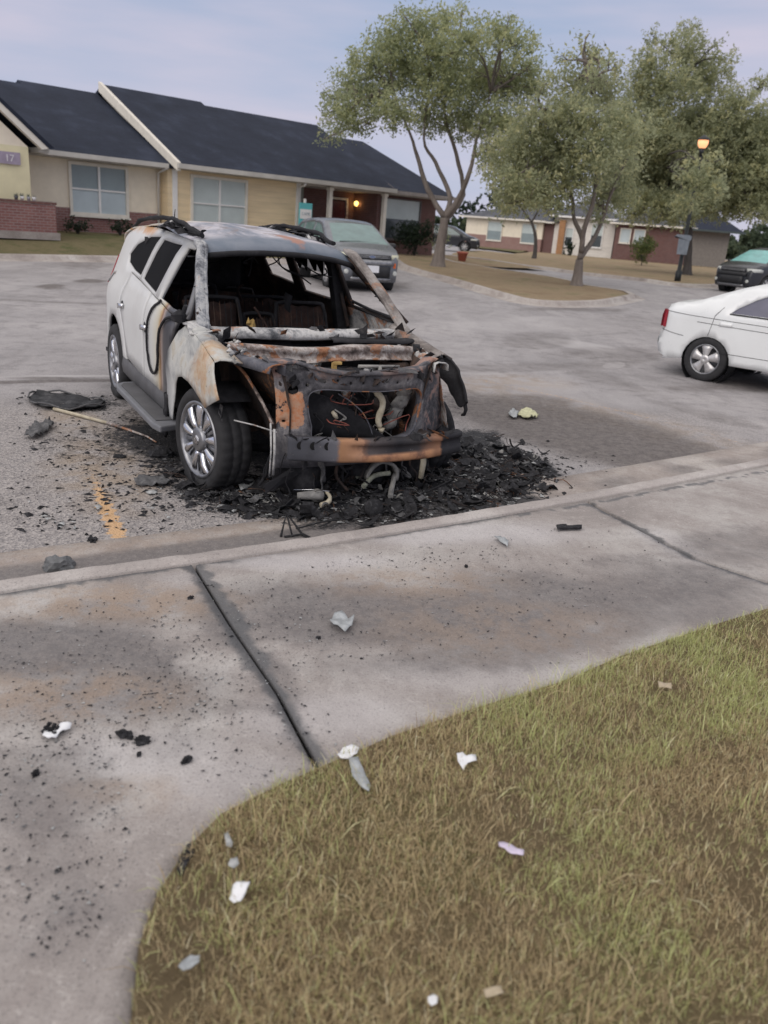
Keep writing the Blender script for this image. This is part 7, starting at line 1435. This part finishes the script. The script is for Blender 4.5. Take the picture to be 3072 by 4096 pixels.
pc = sheetpiece('burnt_paper', 'white paper with a black burnt edge on the left sidewalk', 'paper', [(92, 1598), (96, 1588), (112, 1588), (126, 1580), (132, 1570), (156, 1573), (152, 1582), (136, 1588), (122, 1600), (104, 1604)], M_WPAP, .014, .002, 17)
b = MB(); 
for i in range(30):
    p = gp(random.uniform(94, 128), random.uniform(1572, 1594))-pc.location+Vector((0, 0, random.uniform(.005, .02))); s3 = random.uniform(.004, .012); b.lathe([(.001, -s3), (s3, 0), (.001, s3)], p, random.choice('XYZ'), 5, smooth=False)
ob = b.build('charred_edge', M_COAL, pc, rough=(.004, 60)); 
for px_, py_, r_, lb_ in ((270, 1590, .024, 'black charcoal lump on the left sidewalk, larger of the pair'), (308, 1602, .022, 'black charcoal lump on the left sidewalk, right of the larger one'), (403, 1644, .016, 'narrow black char piece between the lumps and the slab joint'), (77, 1672, .013, 'small black char piece below the burnt paper'), (300, 1630, .009, 'tiny black char piece under the charcoal pair'), (1007, 1224, .012, 'small black char piece near the kerb in the middle slab'), (688, 1378, .010, 'small black char piece below the grey film'), (412, 1292, .012, 'small black char crumb left of the slab joint'), (200, 1170, .030, 'black char clump on the gutter concrete at the left')):
    lump('charcoal', lb_, 'charcoal', px_, py_, r_*1.2, r_*.8, r_*.7, M_COAL, px_, .7, rot=px_)
rod('thin_twig', 'thin black twig on the left sidewalk above the charcoal', 'twig', [(308, 1503), (325, 1500), (342, 1497)], .0016, M_COAL, .003)
rod('thin_twig', 'short black twig near the kerb on the left slab', 'twig', [(262, 1254), (275, 1256), (286, 1259)], .004, M_COAL, .005)
lt_ = [('white_litter', 'white paper scrap in the grass, widest of the three at the upper left of the lawn', [(985, 1638), (998, 1634), (1006, 1644), (1026, 1642), (1028, 1654), (1008, 1660), (1000, 1672), (988, 1656)], M_WPAP),
       ('lilac_litter', 'lilac paper strip lying in the middle of the lawn', [(1075, 1828), (1086, 1832), (1108, 1838), (1130, 1850), (1128, 1862), (1100, 1856), (1076, 1842)], M_LIL),
       ('grey_litter', 'grey white plastic scrap in the grass left of centre', [(495, 1950), (503, 1925), (510, 1918), (540, 1920), (530, 1942), (520, 1958), (505, 1960)], M_WPAP),
       ('pale_litter', 'small pale scrap in the grass just above the grey white plastic', [(492, 1878), (498, 1865), (512, 1864), (516, 1878), (505, 1888)], M_PALE),
       ('pale_litter', 'tiny pale scrap near the curved lawn edge', [(484, 1822), (492, 1818), (503, 1826), (500, 1836), (488, 1832)], M_PALE),
       ('crumpled_litter', 'crumpled grey scrap in the grass at the lower left', [(385, 2100), (395, 2084), (412, 2074), (432, 2074), (430, 2094), (412, 2106), (395, 2112)], M_GFILM),
       ('bottle_cap', 'tiny white scrap in the grass near the bottom edge', [(922, 2164), (934, 2160), (944, 2168), (942, 2184), (930, 2188), (922, 2178)], M_WPAP),
       ('white_litter', 'frayed white scrap at the end of the slab joint by the grass', [(728, 1642), (740, 1624), (760, 1618), (775, 1624), (770, 1640), (752, 1650), (735, 1652)], M_WPAP),
       ('grey_slab', 'grey plastic slab standing in the grass beside the slab joint', [(752, 1658), (772, 1656), (790, 1682), (800, 1700), (796, 1718), (778, 1704), (760, 1682)], M_GFILM),
       ('black_plastic', 'black plastic shred along the curved lawn edge', [(382, 1892), (388, 1860), (402, 1838), (418, 1830), (420, 1850), (405, 1880), (392, 1905)], M_COAL),
       ('card_scrap', 'beige card scrap in the grass at the bottom', [(1042, 2152), (1080, 2142), (1088, 2156), (1048, 2168)], M_BEI),
       ('card_scrap', 'beige card scrap in the grass near the upper lawn edge', [(1418, 1482), (1448, 1484), (1450, 1494), (1422, 1494)], M_BEI)]
for i, (nm, lb_, pix, m_) in enumerate(lt_): sheetpiece(nm, lb_, 'litter', pix, m_, .010, .002, 30+i, .012)
